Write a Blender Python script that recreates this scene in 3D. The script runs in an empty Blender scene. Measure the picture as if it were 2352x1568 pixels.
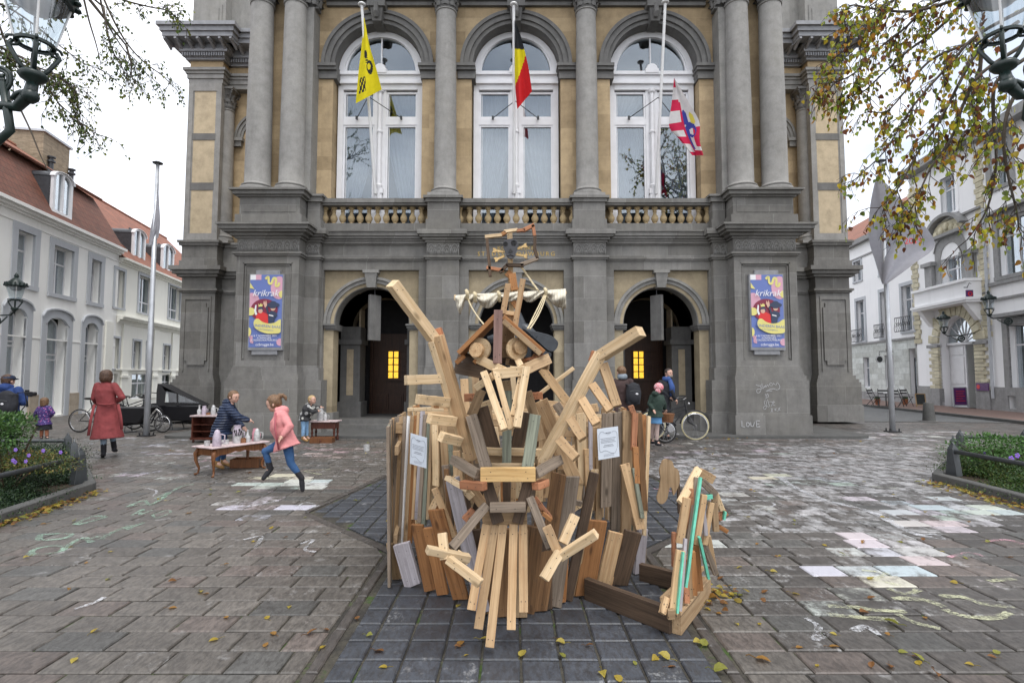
import bpy, bmesh, math, random
from math import sin, cos, pi, radians, sqrt, atan2
from mathutils import Vector, Matrix, Euler, Quaternion
random.seed(7)
S = bpy.context.scene
COL = S.collection
# ---------------------------------------------------------------- camera
FPX = 1241.0                       # focal length in units of a 2352 wide picture
PITCH = math.atan(78 / FPX)
CAMZ = 1.6
cam_d = bpy.data.cameras.new('camera'); cam = bpy.data.objects.new('camera', cam_d); COL.objects.link(cam)
cam.location = (0, 0, CAMZ); cam.rotation_euler = (radians(90) + PITCH, 0, 0)
cam_d.sensor_width = 36; cam_d.lens = 36 * FPX / 2352; cam_d.clip_start = .05; cam_d.clip_end = 500
S.camera = cam
# ---------------------------------------------------------------- world, sun, exposure
w = bpy.data.worlds.new('World'); S.world = w; w.use_nodes = True
nt = w.node_tree; nt.nodes.clear()
N = nt.nodes.new; L = nt.links.new
out = N('ShaderNodeOutputWorld'); bg = N('ShaderNodeBackground'); bg.inputs[1].default_value = .12
sky = N('ShaderNodeTexSky'); sky.sky_type = 'NISHITA'; sky.sun_disc = False
SUN_EL, SUN_AZ = radians(64), radians(150)
sky.sun_elevation = SUN_EL; sky.sun_rotation = SUN_AZ; sky.dust_density = 3
tc = N('ShaderNodeTexCoord'); ns = N('ShaderNodeTexNoise'); ns.inputs['Scale'].default_value = 2.2; ns.inputs['Detail'].default_value = 6
mp = N('ShaderNodeMapping'); mp.inputs['Scale'].default_value = (1, 1, 2.2)
L(tc.outputs['Generated'], mp.inputs[0]); L(mp.outputs[0], ns.inputs['Vector'])
rp = N('ShaderNodeValToRGB'); rp.color_ramp.elements[0].position = .3; rp.color_ramp.elements[0].color = (.88,.88,.88,1)
rp.color_ramp.elements[1].position = .6; rp.color_ramp.elements[1].color = (1,1,1,1)
L(ns.outputs['Fac'], rp.inputs[0])
rc = N('ShaderNodeValToRGB'); rc.color_ramp.elements[0].position = .3; rc.color_ramp.elements[0].color = (.46,.50,.56,1)
rc.color_ramp.elements[1].position = .58; rc.color_ramp.elements[1].color = (1,1,1,1)
L(ns.outputs['Fac'], rc.inputs[0])
cm = N('ShaderNodeMixRGB'); cm.blend_type = 'MULTIPLY'; cm.inputs[0].default_value = 1; cm.inputs[2].default_value = (10.4, 10.5, 10.9, 1)
L(rc.outputs[0], cm.inputs[1])
mx = N('ShaderNodeMixRGB'); L(rp.outputs[0], mx.inputs[0]); L(sky.outputs[0], mx.inputs[1]); L(cm.outputs[0], mx.inputs[2])
L(mx.outputs[0], bg.inputs[0]); L(bg.outputs[0], out.inputs[0])
sd = bpy.data.lights.new('sun', 'SUN'); sd.energy = 1.3; sd.angle = radians(22); sd.color = (1, .97, .92)
sun = bpy.data.objects.new('sun', sd); COL.objects.link(sun)
sun.rotation_euler = Vector((sin(SUN_AZ)*cos(SUN_EL), cos(SUN_AZ)*cos(SUN_EL), sin(SUN_EL))).to_track_quat('Z', 'Y').to_euler()
S.view_settings.view_transform = 'Standard'; S.view_settings.look = 'None'; S.view_settings.exposure = 0.75; S.view_settings.gamma = 1
S.cycles.max_bounces = 6; S.cycles.transparent_max_bounces = 16

# ---------------------------------------------------------------- pixel -> world (2352 wide picture)
def W(px, py, Y):
    u = (px - 1176) / FPX; v = (784 - py) / FPX
    t = Y / (cos(PITCH) - v * sin(PITCH))
    return Vector((u * t, Y, CAMZ + (sin(PITCH) + v * cos(PITCH)) * t))
def ZP(py, Y): return W(1176, py, Y).z
def XP(px, Y, py=800): return W(px, py, Y).x
def G(px, py, z=0.0):              # point of the plane z seen at the pixel
    u = (px - 1176) / FPX; v = (784 - py) / FPX
    dz = sin(PITCH) + v * cos(PITCH); t = (z - CAMZ) / dz
    return Vector((u * t, (cos(PITCH) - v * sin(PITCH)) * t, z))

# ---------------------------------------------------------------- node helpers
def newmat(name):
    m = bpy.data.materials.new(name); m.use_nodes = True; t = m.node_tree; t.nodes.clear()
    o = t.nodes.new('ShaderNodeOutputMaterial'); b = t.nodes.new('ShaderNodeBsdfPrincipled'); t.links.new(b.outputs[0], o.inputs[0])
    return m, t, b
def node(t, kind, **kw):
    n = t.nodes.new(kind)
    for k, v in kw.items():
        if k in n.inputs: n.inputs[k].default_value = v
        else: setattr(n, k, v)
    return n
def rgb(c): return (c[0], c[1], c[2], 1)
def ramp(t, src, stops):
    r = t.nodes.new('ShaderNodeValToRGB'); e = r.color_ramp.elements
    while len(e) < len(stops): e.new(.5)
    for i, (p, c) in enumerate(stops): e[i].position = p; e[i].color = rgb(c) if not isinstance(c, (int, float)) else (c, c, c, 1)
    t.links.new(src, r.inputs[0]); return r.outputs[0]
def mixc(t, fac, a, b, mode='MIX'):
    m = t.nodes.new('ShaderNodeMixRGB'); m.blend_type = mode
    for i, s in ((0, fac), (1, a), (2, b)):
        if isinstance(s, (int, float)): m.inputs[i].default_value = s if i == 0 else (s, s, s, 1)
        elif isinstance(s, tuple): m.inputs[i].default_value = rgb(s)
        else: t.links.new(s, m.inputs[i])
    return m.outputs[0]
def objco(t): return t.nodes.new('ShaderNodeTexCoord').outputs['Object']
def mapped(t, src, scale=(1,1,1), rot=(0,0,0), loc=(0,0,0)):
    m = t.nodes.new('ShaderNodeMapping'); m.inputs['Scale'].default_value = scale; m.inputs['Rotation'].default_value = rot; m.inputs['Location'].default_value = loc
    t.links.new(src, m.inputs[0]); return m.outputs[0]
def noise(t, src, scale, detail=4, rough=.55):
    n = node(t, 'ShaderNodeTexNoise', Scale=scale, Detail=detail, Roughness=rough); t.links.new(src, n.inputs['Vector']); return n.outputs['Fac']
def voro(t, src, scale, feature='F1'):
    n = node(t, 'ShaderNodeTexVoronoi', Scale=scale); n.feature = feature; t.links.new(src, n.inputs['Vector']); return n.outputs['Distance']
def bump(t, b, h, strength=.3, dist=.01):
    n = node(t, 'ShaderNodeBump', Strength=strength, Distance=dist); t.links.new(h, n.inputs['Height']); t.links.new(n.outputs[0], b.inputs['Normal']); return n
def scl(c, k): return tuple(min(1, max(0, x * k)) for x in c)

def m_plain(name, c, rough=.6, var=.12, ns=6, metal=0, bmp=.1, spec=None):
    m, t, b = newmat(name); co = objco(t)
    n1 = noise(t, co, ns, 5)
    t.links.new(ramp(t, n1, [(.3, scl(c, 1 - var)), (.7, scl(c, 1 + var))]), b.inputs['Base Color'])
    b.inputs['Roughness'].default_value = rough; b.inputs['Metallic'].default_value = metal
    if spec is not None: b.inputs['Specular IOR Level'].default_value = spec
    if bmp: bump(t, b, noise(t, co, ns * 6, 3), bmp, .004)
    return m
def m_stone(name, c, warm=0, block=None, joint=.75, pits=True, stain=.45, bmp=.35):
    m, t, b = newmat(name); co = objco(t)
    big = noise(t, co, .7, 6, .65); mid = noise(t, co, 3.5, 8, .7); fine = noise(t, co, 55, 3, .7)
    colr = ramp(t, mid, [(.25, scl(c, .72)), (.5, c), (.75, scl(c, 1.22))])
    streak = noise(t, mapped(t, co, (3.2, 3.2, .4)), 1.3, 8, .75)
    colr = mixc(t, ramp(t, streak, [(.46, 0), (.70, stain)]), colr, scl(c, .5))
    colr = mixc(t, ramp(t, big, [(.5, 0), (.75, stain)]), colr, (c[0]*1.25, c[1]*1.22, c[2]*1.1))
    colr = mixc(t, ramp(t, fine, [(.35, .22), (.5, 0)]), colr, scl(c, .45))
    colr = mixc(t, ramp(t, fine, [(.66, 0), (.75, .5)]), colr, scl(c, 1.9))
    h = mixc(t, .5, mid, fine)
    if block:
        sep = t.nodes.new('ShaderNodeSeparateXYZ'); t.links.new(co, sep.inputs[0]); cb = t.nodes.new('ShaderNodeCombineXYZ')
        ad = node(t, 'ShaderNodeMath', operation='ADD'); t.links.new(sep.outputs[0], ad.inputs[0]); t.links.new(sep.outputs[1], ad.inputs[1])
        t.links.new(ad.outputs[0], cb.inputs[0]); t.links.new(sep.outputs[2], cb.inputs[1])
        br = node(t, 'ShaderNodeTexBrick', **{'Scale': 1.0, 'Mortar Size': .006, 'Mortar Smooth': .3, 'Bias': 0.0, 'Brick Width': block[0], 'Row Height': block[1]})
        br.inputs['Color1'].default_value = (1, 1, 1, 1); br.inputs['Color2'].default_value = (.70, .69, .67, 1); br.inputs['Mortar'].default_value = (joint,) * 3 + (1,)
        t.links.new(cb.outputs[0], br.inputs['Vector']); colr = mixc(t, 1, colr, br.outputs['Color'], 'MULTIPLY')
        h = mixc(t, .6, h, br.outputs['Fac'])
        inv = node(t, 'ShaderNodeInvert'); t.links.new(h, inv.inputs[1]); h = inv.outputs[0]
    t.links.new(colr, b.inputs['Base Color']); b.inputs['Roughness'].default_value = .85; b.inputs['Specular IOR Level'].default_value = .3
    bump(t, b, h, bmp, .012); return m
def m_render(name, c):
    m, t, b = newmat(name); co = objco(t); big = noise(t, co, .6, 5, .6); st = noise(t, mapped(t, co, (4, 4, .5)), 1, 6, .7)
    cc = ramp(t, big, [(.3, scl(c, .93)), (.7, c)]); cc = mixc(t, ramp(t, st, [(.52, 0), (.75, .3)]), cc, scl(c, .7)); t.links.new(cc, b.inputs['Base Color']); b.inputs['Roughness'].default_value = .9; bump(t, b, noise(t, co, 30, 3), .1, .004); return m
def m_wood(name, c, c2=None, grain=1.0, rough=.7, knots=True):
    m, t, b = newmat(name); co = objco(t); c2 = c2 or scl(c, .62)
    oi = t.nodes.new('ShaderNodeObjectInfo')
    sh = node(t, 'ShaderNodeVectorMath', operation='SCALE'); cbn = t.nodes.new('ShaderNodeCombineXYZ')
    for i in range(3): t.links.new(oi.outputs['Random'], cbn.inputs[i])
    t.links.new(cbn.outputs[0], sh.inputs[0]); sh.inputs['Scale'].default_value = 37
    ad = node(t, 'ShaderNodeVectorMath', operation='ADD'); t.links.new(co, ad.inputs[0]); t.links.new(sh.outputs[0], ad.inputs[1]); v = ad.outputs[0]
    g1 = noise(t, mapped(t, v, (26, 26, 1.4)), 1.5, 6, .6); g2 = noise(t, mapped(t, v, (110, 110, 3)), 1, 4, .6)
    colr = ramp(t, g1, [(.3, c2), (.52, c), (.75, scl(c, 1.14))])
    colr = mixc(t, ramp(t, g2, [(.4, .35 * grain), (.58, 0)]), colr, scl(c2, .7))
    if knots:
        kn = voro(t, mapped(t, v, (9, 9, 3.2)), 1)
        colr = mixc(t, ramp(t, kn, [(.06, .85), (.16, 0)]), colr, scl(c2, .42))
    ck = noise(t, mapped(t, v, (60, 60, .9)), 1, 3, .5); colr = mixc(t, ramp(t, ck, [(.27, .8), (.33, 0)]), colr, scl(c2, .3))
    gm = noise(t, v, 11, 6, .7); colr = mixc(t, ramp(t, gm, [(.56, 0), (.72, .28)]), colr, (.10, .085, .07))
    bl = noise(t, v, 4, 4); colr = mixc(t, ramp(t, bl, [(.45, 0), (.75, .3)]), colr, scl(c2, .75))
    rr = ramp(t, oi.outputs['Random'], [(0, .76), (.35, .95), (.7, 1.05), (1, 1.2)]); colr = mixc(t, 1, colr, rr, 'MULTIPLY')
    t.links.new(colr, b.inputs['Base Color']); b.inputs['Roughness'].default_value = rough; b.inputs['Specular IOR Level'].default_value = .3
    bump(t, b, mixc(t, .5, g1, g2), .35 * grain, .004); return m
def m_attr(name, rough=.7, var=.15, ns=30, trans=0, spec=.3):
    m, t, b = newmat(name); a = node(t, 'ShaderNodeAttribute', attribute_name='col')
    n1 = noise(t, objco(t), ns, 3); c = mixc(t, 1, a.outputs['Color'], ramp(t, n1, [(.3, 1 - var), (.7, 1.0)]), 'MULTIPLY')
    t.links.new(c, b.inputs['Base Color']); b.inputs['Roughness'].default_value = rough; b.inputs['Specular IOR Level'].default_value = spec
    if trans:
        o = [n for n in t.nodes if n.type == 'OUTPUT_MATERIAL'][0]
        tr = t.nodes.new('ShaderNodeBsdfTranslucent'); t.links.new(c, tr.inputs[0]); ms = t.nodes.new('ShaderNodeMixShader'); ms.inputs[0].default_value = trans
        t.links.new(b.outputs[0], ms.inputs[1]); t.links.new(tr.outputs[0], ms.inputs[2]); t.links.new(ms.outputs[0], o.inputs[0])
    return m
def m_glass(name, refl=.2, tint=(.85, .9, .95)):
    m, t, b = newmat(name); o = [n for n in t.nodes if n.type == 'OUTPUT_MATERIAL'][0]; t.nodes.remove(b)
    g = node(t, 'ShaderNodeBsdfGlossy', Roughness=.015); g.inputs[0].default_value = rgb(tint)
    n1 = noise(t, objco(t), 1.2, 2)
    bp = node(t, 'ShaderNodeBump', Strength=.03, Distance=.02); t.links.new(n1, bp.inputs['Height']); t.links.new(bp.outputs[0], g.inputs['Normal'])
    tr = t.nodes.new('ShaderNodeBsdfTransparent'); tr.inputs[0].default_value = (.75, .8, .82, 1)
    ms = t.nodes.new('ShaderNodeMixShader'); ms.inputs[0].default_value = refl
    t.links.new(tr.outputs[0], ms.inputs[1]); t.links.new(g.outputs[0], ms.inputs[2]); t.links.new(ms.outputs[0], o.inputs[0]); return m
def m_emit(name, c, s):
    m, t, b = newmat(name); co = objco(t); v = voro(t, co, 26); c2 = ramp(t, v, [(.1, scl(c, .55)), (.5, c)])
    t.links.new(c2, b.inputs['Base Color']); t.links.new(c2, b.inputs['Emission Color']); b.inputs['Emission Strength'].default_value = s; return m

M = {}
M['stone'] = m_stone('grey_limestone', (.235, .23, .218))
M['stone_col'] = m_stone('column_limestone', (.275, .268, .255), stain=.3)
M['stone_dark'] = m_stone('dark_limestone', (.155, .152, .147))
M['stone_light'] = m_stone('pale_limestone', (.26, .255, .245), stain=.25)
M['stone_block'] = m_stone('grey_blocks', (.215, .21, .20), block=(1.3, .62), joint=1.25)
M['ochre'] = m_stone('ochre_sandstone', (.46, .35, .215), block=(1.05, .42), joint=.85, stain=.2, bmp=.15)
M['cream'] = m_stone('cream_sandstone', (.40, .335, .23), block=(1.6, .75), joint=.9, stain=.22, bmp=.15)
M['cream_plain'] = m_stone('cream_plaster', (.47, .385, .265), stain=.18, bmp=.12)
M['baluster'] = m_stone('baluster_stone', (.43, .33, .19), stain=.4)
M['white_paint'] = m_plain('white_paint', (.72, .72, .74), .45, .06, 3)
M['glass'] = m_glass('window_glass', .15)
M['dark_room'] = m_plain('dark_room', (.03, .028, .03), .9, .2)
M['curtain'] = m_plain('curtain', (.27, .27, .31), .9, .1, 5)
M['dark_wood'] = m_wood('dark_door_wood', (.075, .035, .02), (.035, .018, .012), knots=False, rough=.45)
M['amber'] = m_emit('amber_glass', (1.0, .58, .05), .75)
M['black_metal'] = m_plain('black_metal', (.018, .018, .02), .4, .2)
M['grey_metal'] = m_plain('grey_metal', (.42, .44, .47), .35, .1, 8, metal=.6)
M['iron'] = m_plain('iron_paint', (.05, .056, .06), .45, .2, 10)
M['green_iron'] = m_plain('green_iron', (.005, .016, .014), .4, .3, 10)
M['lead'] = m_plain('lead_sheet', (.23, .235, .25), .6, .15)
M['gold'] = m_plain('gold_letters', (.46, .31, .08), .4, .2, 20, metal=.3)

# ---------------------------------------------------------------- mesh builder
class MB:
    def __init__(s): s.v = []; s.f = []; s.m = []; s.c = []; s.cur = 0; s.col = None
    def add(s, vs, fs):
        o = len(s.v); s.v.extend([tuple(p) for p in vs])
        for f in fs: s.f.append([o + i for i in f]); s.m.append(s.cur); s.c.append(s.col)
        return s
    def box(s, x0, x1, y0, y1, z0, z1):
        if x0 > x1: x0, x1 = x1, x0
        if y0 > y1: y0, y1 = y1, y0
        if z0 > z1: z0, z1 = z1, z0
        return s.add([(x0,y0,z0),(x1,y0,z0),(x1,y1,z0),(x0,y1,z0),(x0,y0,z1),(x1,y0,z1),(x1,y1,z1),(x0,y1,z1)],
              [(0,3,2,1),(4,5,6,7),(0,1,5,4),(1,2,6,5),(2,3,7,6),(3,0,4,7)])
    def hexa(s, p):   # 8 points bottom 4 (ccw), top 4
        return s.add(p, [(0,3,2,1),(4,5,6,7),(0,1,5,4),(1,2,6,5),(2,3,7,6),(3,0,4,7)])
    def beam(s, a, b, wd, th, n=(0,-1,0)):   # box between two points; wd across, th along n
        a = Vector(a); b = Vector(b); d = (b - a).normalized(); n = Vector(n); x = d.cross(n).normalized(); y = x.cross(d).normalized()
        P = []
        for e in (a, b):
            for sx, sy in ((-1,-1),(1,-1),(1,1),(-1,1)): P.append(e + x * (sx * wd / 2) + y * (sy * th / 2))
        return s.hexa(P)
    def prism(s, pts, d):        # planar polygon pts extruded by vector d
        n = len(pts); d = Vector(d); P = [Vector(p) for p in pts]
        s.add(P + [p + d for p in P], [tuple(range(n))[::-1], tuple(range(n, 2*n))] + [(i, (i+1) % n, n + (i+1) % n, n + i) for i in range(n)]); return s
    def lathe(s, prof, c=(0,0,0), n=20, axis='z', a0=0, a1=2*pi, rx=1, ry=1, cap=True):
        c = Vector(c); full = abs(a1 - a0 - 2*pi) < 1e-6; k = n if full else n + 1; vs = []
        for r, z in prof:
            for i in range(k):
                a = a0 + (a1 - a0) * i / n; x, y = r * cos(a) * rx, r * sin(a) * ry
                vs.append(c + (Vector((x, y, z)) if axis == 'z' else Vector((z, x, y)) if axis == 'x' else Vector((x, z, y))))
        fs = []
        for j in range(len(prof) - 1):
            for i in range(n): a, b = j*k + i, j*k + (i+1) % k; fs.append((a, b, b + k, a + k))
        if full and cap:
            if prof[0][0] > 1e-5: fs.append(tuple(range(k))[::-1])
            if prof[-1][0] > 1e-5: fs.append(tuple(range((len(prof)-1)*k, len(prof)*k)))
        return s.add(vs, fs)
    def tube(s, pts, r, n=8, flat=1.0, up=(0,0,1), cap=True):
        pts = [Vector(p) for p in pts]; m = len(pts)
        if not hasattr(r, '__len__'): r = [r] * m
        vs = []; pu = None
        for i, p in enumerate(pts):
            d = (pts[min(i+1, m-1)] - pts[max(i-1, 0)])
            if d.length < 1e-9: d = Vector((0,0,1))
            d.normalize(); u = Vector(up) if pu is None else pu
            x = d.cross(u)
            if x.length < .05: x = d.cross(Vector((1, .3, 0)))
            x.normalize(); y = x.cross(d).normalized(); pu = y if pu is not None or True else None
            rr = r[i]; rr = rr if hasattr(rr, '__len__') else (rr, rr * flat)
            for k in range(n): a = 2*pi*k/n; vs.append(p + x * (cos(a) * rr[0]) + y * (sin(a) * rr[1]))
        fs = [(i*n + k, i*n + (k+1) % n, (i+1)*n + (k+1) % n, (i+1)*n + k) for i in range(m-1) for k in range(n)]
        if cap: fs += [tuple(range(n))[::-1], tuple(range((m-1)*n, m*n))]
        return s.add(vs, fs)
    def ell(s, c, r, n=12, m=8, rot=None):
        c = Vector(c); r = r if hasattr(r, '__len__') else (r, r, r); vs = []
        for j in range(m + 1):
            t = pi * j / m
            for i in range(n):
                a = 2*pi*i/n; p = Vector((r[0]*sin(t)*cos(a), r[1]*sin(t)*sin(a), -r[2]*cos(t)))
                if rot is not None: p = rot @ p
                vs.append(c + p)
        return s.add(vs, [(j*n+i, j*n+(i+1) % n, (j+1)*n+(i+1) % n, (j+1)*n+i) for j in range(m) for i in range(n)])
    def archwall(s, x0, x1, z0, z1, cx, r, zs, y0, y1, n=24):   # wall with a round headed opening down to z0
        s.box(x0, cx - r, y0, y1, z0, z1); s.box(cx + r, x1, y0, y1, z0, z1)
        for i in range(n):
            a, b = pi - pi*i/n, pi - pi*(i+1)/n
            xa, za, xb, zb = cx + r*cos(a), zs + r*sin(a), cx + r*cos(b), zs + r*sin(b)
            s.add([(xa,y0,za),(xb,y0,zb),(xb,y0,z1),(xa,y0,z1),(xa,y1,za),(xb,y1,zb),(xb,y1,z1),(xa,y1,z1)], [(0,1,2,3),(7,6,5,4),(0,4,5,1),(3,2,6,7)])
        return s
    def ring(s, cx, zs, r0, r1, y0, y1, n=28, a0=0, a1=pi, rz=1.0):
        for i in range(n):
            a, b = a0 + (a1-a0)*i/n, a0 + (a1-a0)*(i+1)/n; P = []
            for y in (y0, y1):
                for r, q in ((r0,a),(r1,a),(r1,b),(r0,b)): P.append((cx + r*cos(q), y, zs + r*sin(q)*rz))
            f = [(0,3,2,1),(4,5,6,7),(1,2,6,5),(0,4,7,3)]
            if i == 0: f.append((0,1,5,4))
            if i == n-1: f.append((3,7,6,2))
            s.add(P, f)
        return s
    def layers(s, x0, x1, y0, y1, L):   # moulding: L = [(z0,z1,proj)], projecting to the front and both sides
        for z0, z1, p in L: s.box(x0 - p, x1 + p, y0 - p, y1, z0, z1)
        return s
    def build(s, name, mats=None, parent=None, smooth=False, world=True, auto=None, bev=0, recalc=True):
        me = bpy.data.meshes.new(name); off = Vector((0,0,0))
        if parent is not None and world: off = ROOTLOC.get(parent.name, Vector((0,0,0)))
        me.from_pydata([tuple(Vector(p) - off) for p in s.v], [], s.f)
        mats = mats or []; mats = mats if isinstance(mats, (list, tuple)) else [mats]
        for m in mats: me.materials.append(M[m] if isinstance(m, str) else m)
        if len(mats) > 1: me.polygons.foreach_set('material_index', s.m)
        if any(c is not None for c in s.c):
            at = me.color_attributes.new('col', 'FLOAT_COLOR', 'CORNER'); buf = []
            for f, c in zip(s.f, s.c): buf.extend((list(c or (1,1,1)) + [1]) * len(f))
            at.data.foreach_set('color', buf)
        me.update()
        if recalc:
            bm = bmesh.new(); bm.from_mesh(me); bmesh.ops.recalc_face_normals(bm, faces=bm.faces); bm.to_mesh(me); bm.free()
        if smooth or auto is not None:
            me.polygons.foreach_set('use_smooth', [True] * len(me.polygons))
            if auto is not None: me.set_sharp_from_angle(angle=radians(auto))
        o = bpy.data.objects.new(name, me); COL.objects.link(o)
        if parent is not None: o.parent = parent; ROOTLOC[o.name] = off
        else: ROOTLOC[o.name] = Vector((0,0,0))
        if bev:
            bv = o.modifiers.new('bevel', 'BEVEL'); bv.width = bev; bv.segments = 1; bv.limit_method = 'ANGLE'
        return o
ROOTLOC = {}
def tag(o, label=None, cat=None, group=None, kind=None):
    if label: o['label'] = label
    if cat: o['category'] = cat
    if group: o['group'] = group
    if kind: o['kind'] = kind
    return o
def thing(name, loc, label, cat, group=None, rz=0):
    o = bpy.data.objects.new(name, None); COL.objects.link(o); o.location = loc; o.rotation_euler = (0, 0, rz); o.empty_display_size = .2
    ROOTLOC[o.name] = Vector(loc); return tag(o, label, cat, group)
def single(mb, name, mats, loc, label=None, cat=None, group=None, kind=None, **kw):   # a thing of one mesh, origin at loc
    o = mb.build(name, mats, None, **kw); loc = Vector(loc)
    o.data.transform(Matrix.Translation(-loc)); o.location = loc; ROOTLOC[o.name] = loc
    return tag(o, label, cat, group, kind)
def copy_tree(o, parent=None):
    c = o.copy(); COL.objects.link(c)
    if parent is not None: c.parent = parent
    for ch in list(o.children): copy_tree(ch, c)
    ROOTLOC[c.name] = ROOTLOC.get(o.name, Vector((0,0,0)))
    return c
def arcpts(c, r, a0, a1, n, ax=(1,0,0), ay=(0,0,1)):
    c = Vector(c); ax = Vector(ax); ay = Vector(ay)
    return [c + ax * (r * cos(a0 + (a1-a0)*i/n)) + ay * (r * sin(a0 + (a1-a0)*i/n)) for i in range(n+1)]
# ================================================================ THEATRE
XC = .12; SP = 4.07; YP = 14.35; YS = 14.78; YB = 15.0; YR = 15.14; YU = 15.4; YW = 18.2
ZPL = .07
theatre = thing('theatre', (XC, 16, 0), 'grey limestone and ochre theatre with three arched doorways, columns and tall white windows', 'theatre')
def tp(mb, name, mats, **kw): return mb.build(name, mats, theatre, **kw)
def mir(x): return 2*XC - x
def both(fn):
    for s in (-1, 1): fn(s)
def sx(s, px, Y, py=800):          # x of a feature measured on the left side, mirrored for s = 1
    x = XP(px, Y, py); return x if s < 0 else mir(x)
def acanthus(mb, x0, x1, y, z0, z1, n):   # row of carved leaves on a face looking to -y
    wd = (x1-x0)/n; h = z1-z0
    for i in range(n):
        c = x0 + wd*(i+.5)
        for k, q in ((.46, .013), (.30, .016), (.15, .018)):
            pts = [(c + wd*k*cos(pi*j/8), y - q*.4, z0 + h*.08 + h*(.82*k/.46)*(sin(pi*j/8)**.6)) for j in range(9)]
            mb.tube(pts, [.012]*9, 5, up=(0,1,0))
        mb.ell((c, y, z0 + h*.35), (wd*.05, .02, h*.3), 6, 6)
        mb.ell((c + wd*.5, y, z0 + h*.28), (wd*.05, .025, h*.26), 6, 6); mb.ell((c + wd*.5, y, z0 + h*.72), (wd*.09, .02, h*.12), 6, 5)
def capital(mb, cx, cy, z0, z1, r, sq=False, n=8):
    h = z1 - z0
    if sq: mb.box(cx-r, cx+r, cy-r*.5, cy+r*.5, z0, z1-.1*h)
    else: mb.lathe([(r*1.08, z0), (r*1.14, z0+.04*h), (r*1.0, z0+.08*h), (r*.98, z0+.5*h), (r*1.15, z0+.8*h), (r*1.35, z0+.9*h)], (cx, cy, 0), 16)
    mb.box(cx-r*1.42, cx+r*1.42, cy-r*1.42, cy+r*1.42, z1-.11*h, z1)
    for row, (zb, zt, rr, off) in enumerate(((.08, .45, 1.02, 0), (.3, .74, 1.05, .5))):
        for i in range(n):
            a = 2*pi*(i+off)/n; d = Vector((cos(a), sin(a), 0)); t = Vector((-sin(a), cos(a), 0)); c = Vector((cx, cy, 0)); prev = None
            for j in range(6):
                q = j/5; rad = r*(rr + .02 + .34*max(0, q-.35)**1.6*2.2); z = z0 + h*(zb + (zt-zb)*(q if q < .85 else .85 - (q-.85)*.9)); wl = r*.36*(1-.55*q**2)*(1.18 if j % 2 else .92)
                cur = [c + d*(rad) + t*wl + Vector((0,0,z)), c + d*(rad+.045*r/.3) + Vector((0,0,z)), c + d*rad - t*wl + Vector((0,0,z))]
                if prev: mb.add(prev + cur, [(0,1,4,3), (1,2,5,4)])
                prev = cur
    for k in range(4):
        a = pi/4 + k*pi/2; c = Vector((cx + cos(a)*r*1.5, cy + sin(a)*r*1.5, z0 + .8*h)); d = Vector((cos(a), sin(a), 0))
        mb.tube([c + d*(.11*h*(1-j/11)*cos(j*.9)) + Vector((0,0,.13*h*(1-j/11)*sin(j*.9))) for j in range(11)], .035*h, 5)
        mb.tube([Vector((cx + cos(a)*r*1.0, cy + sin(a)*r*1.0, z0+.5*h)), Vector((cx + cos(a)*r*1.25, cy + sin(a)*r*1.25, z0+.78*h)), c + Vector((0,0,.12*h))], .035*h, 5)
def column(cx, cy, z0, z1, r0, r1, caph):
    c = MB(); c.box(cx-r0*1.36, cx+r0*1.36, cy-r0*1.36, cy+r0*1.36, z0, z0+.1)
    base = [(r0*1.33, z0+.10), (r0*1.36, z0+.14), (r0*1.33, z0+.19), (r0*1.16, z0+.20), (r0*1.14, z0+.235), (r0*1.22, z0+.24), (r0*1.23, z0+.265), (r0*1.08, z0+.29), (r0*1.0, z0+.34)]
    zt = z1 - caph
    sh = [(r0 + (r1-r0)*(q**1.6), z0+.34 + (zt-.05-z0-.34)*q) for q in [i/8 for i in range(1, 9)]]
    c.lathe(base + sh + [(r1*1.1, zt-.04), (r1*1.12, zt-.015), (r1*1.05, zt)], (cx, cy, 0), 36)
    o = tp(c, 'column', 'stone_col', auto=40); cp = MB(); capital(cp, cx, cy, zt, z1, r1); cp.build('capital', ['stone_dark'], o, auto=50); return o

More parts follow.
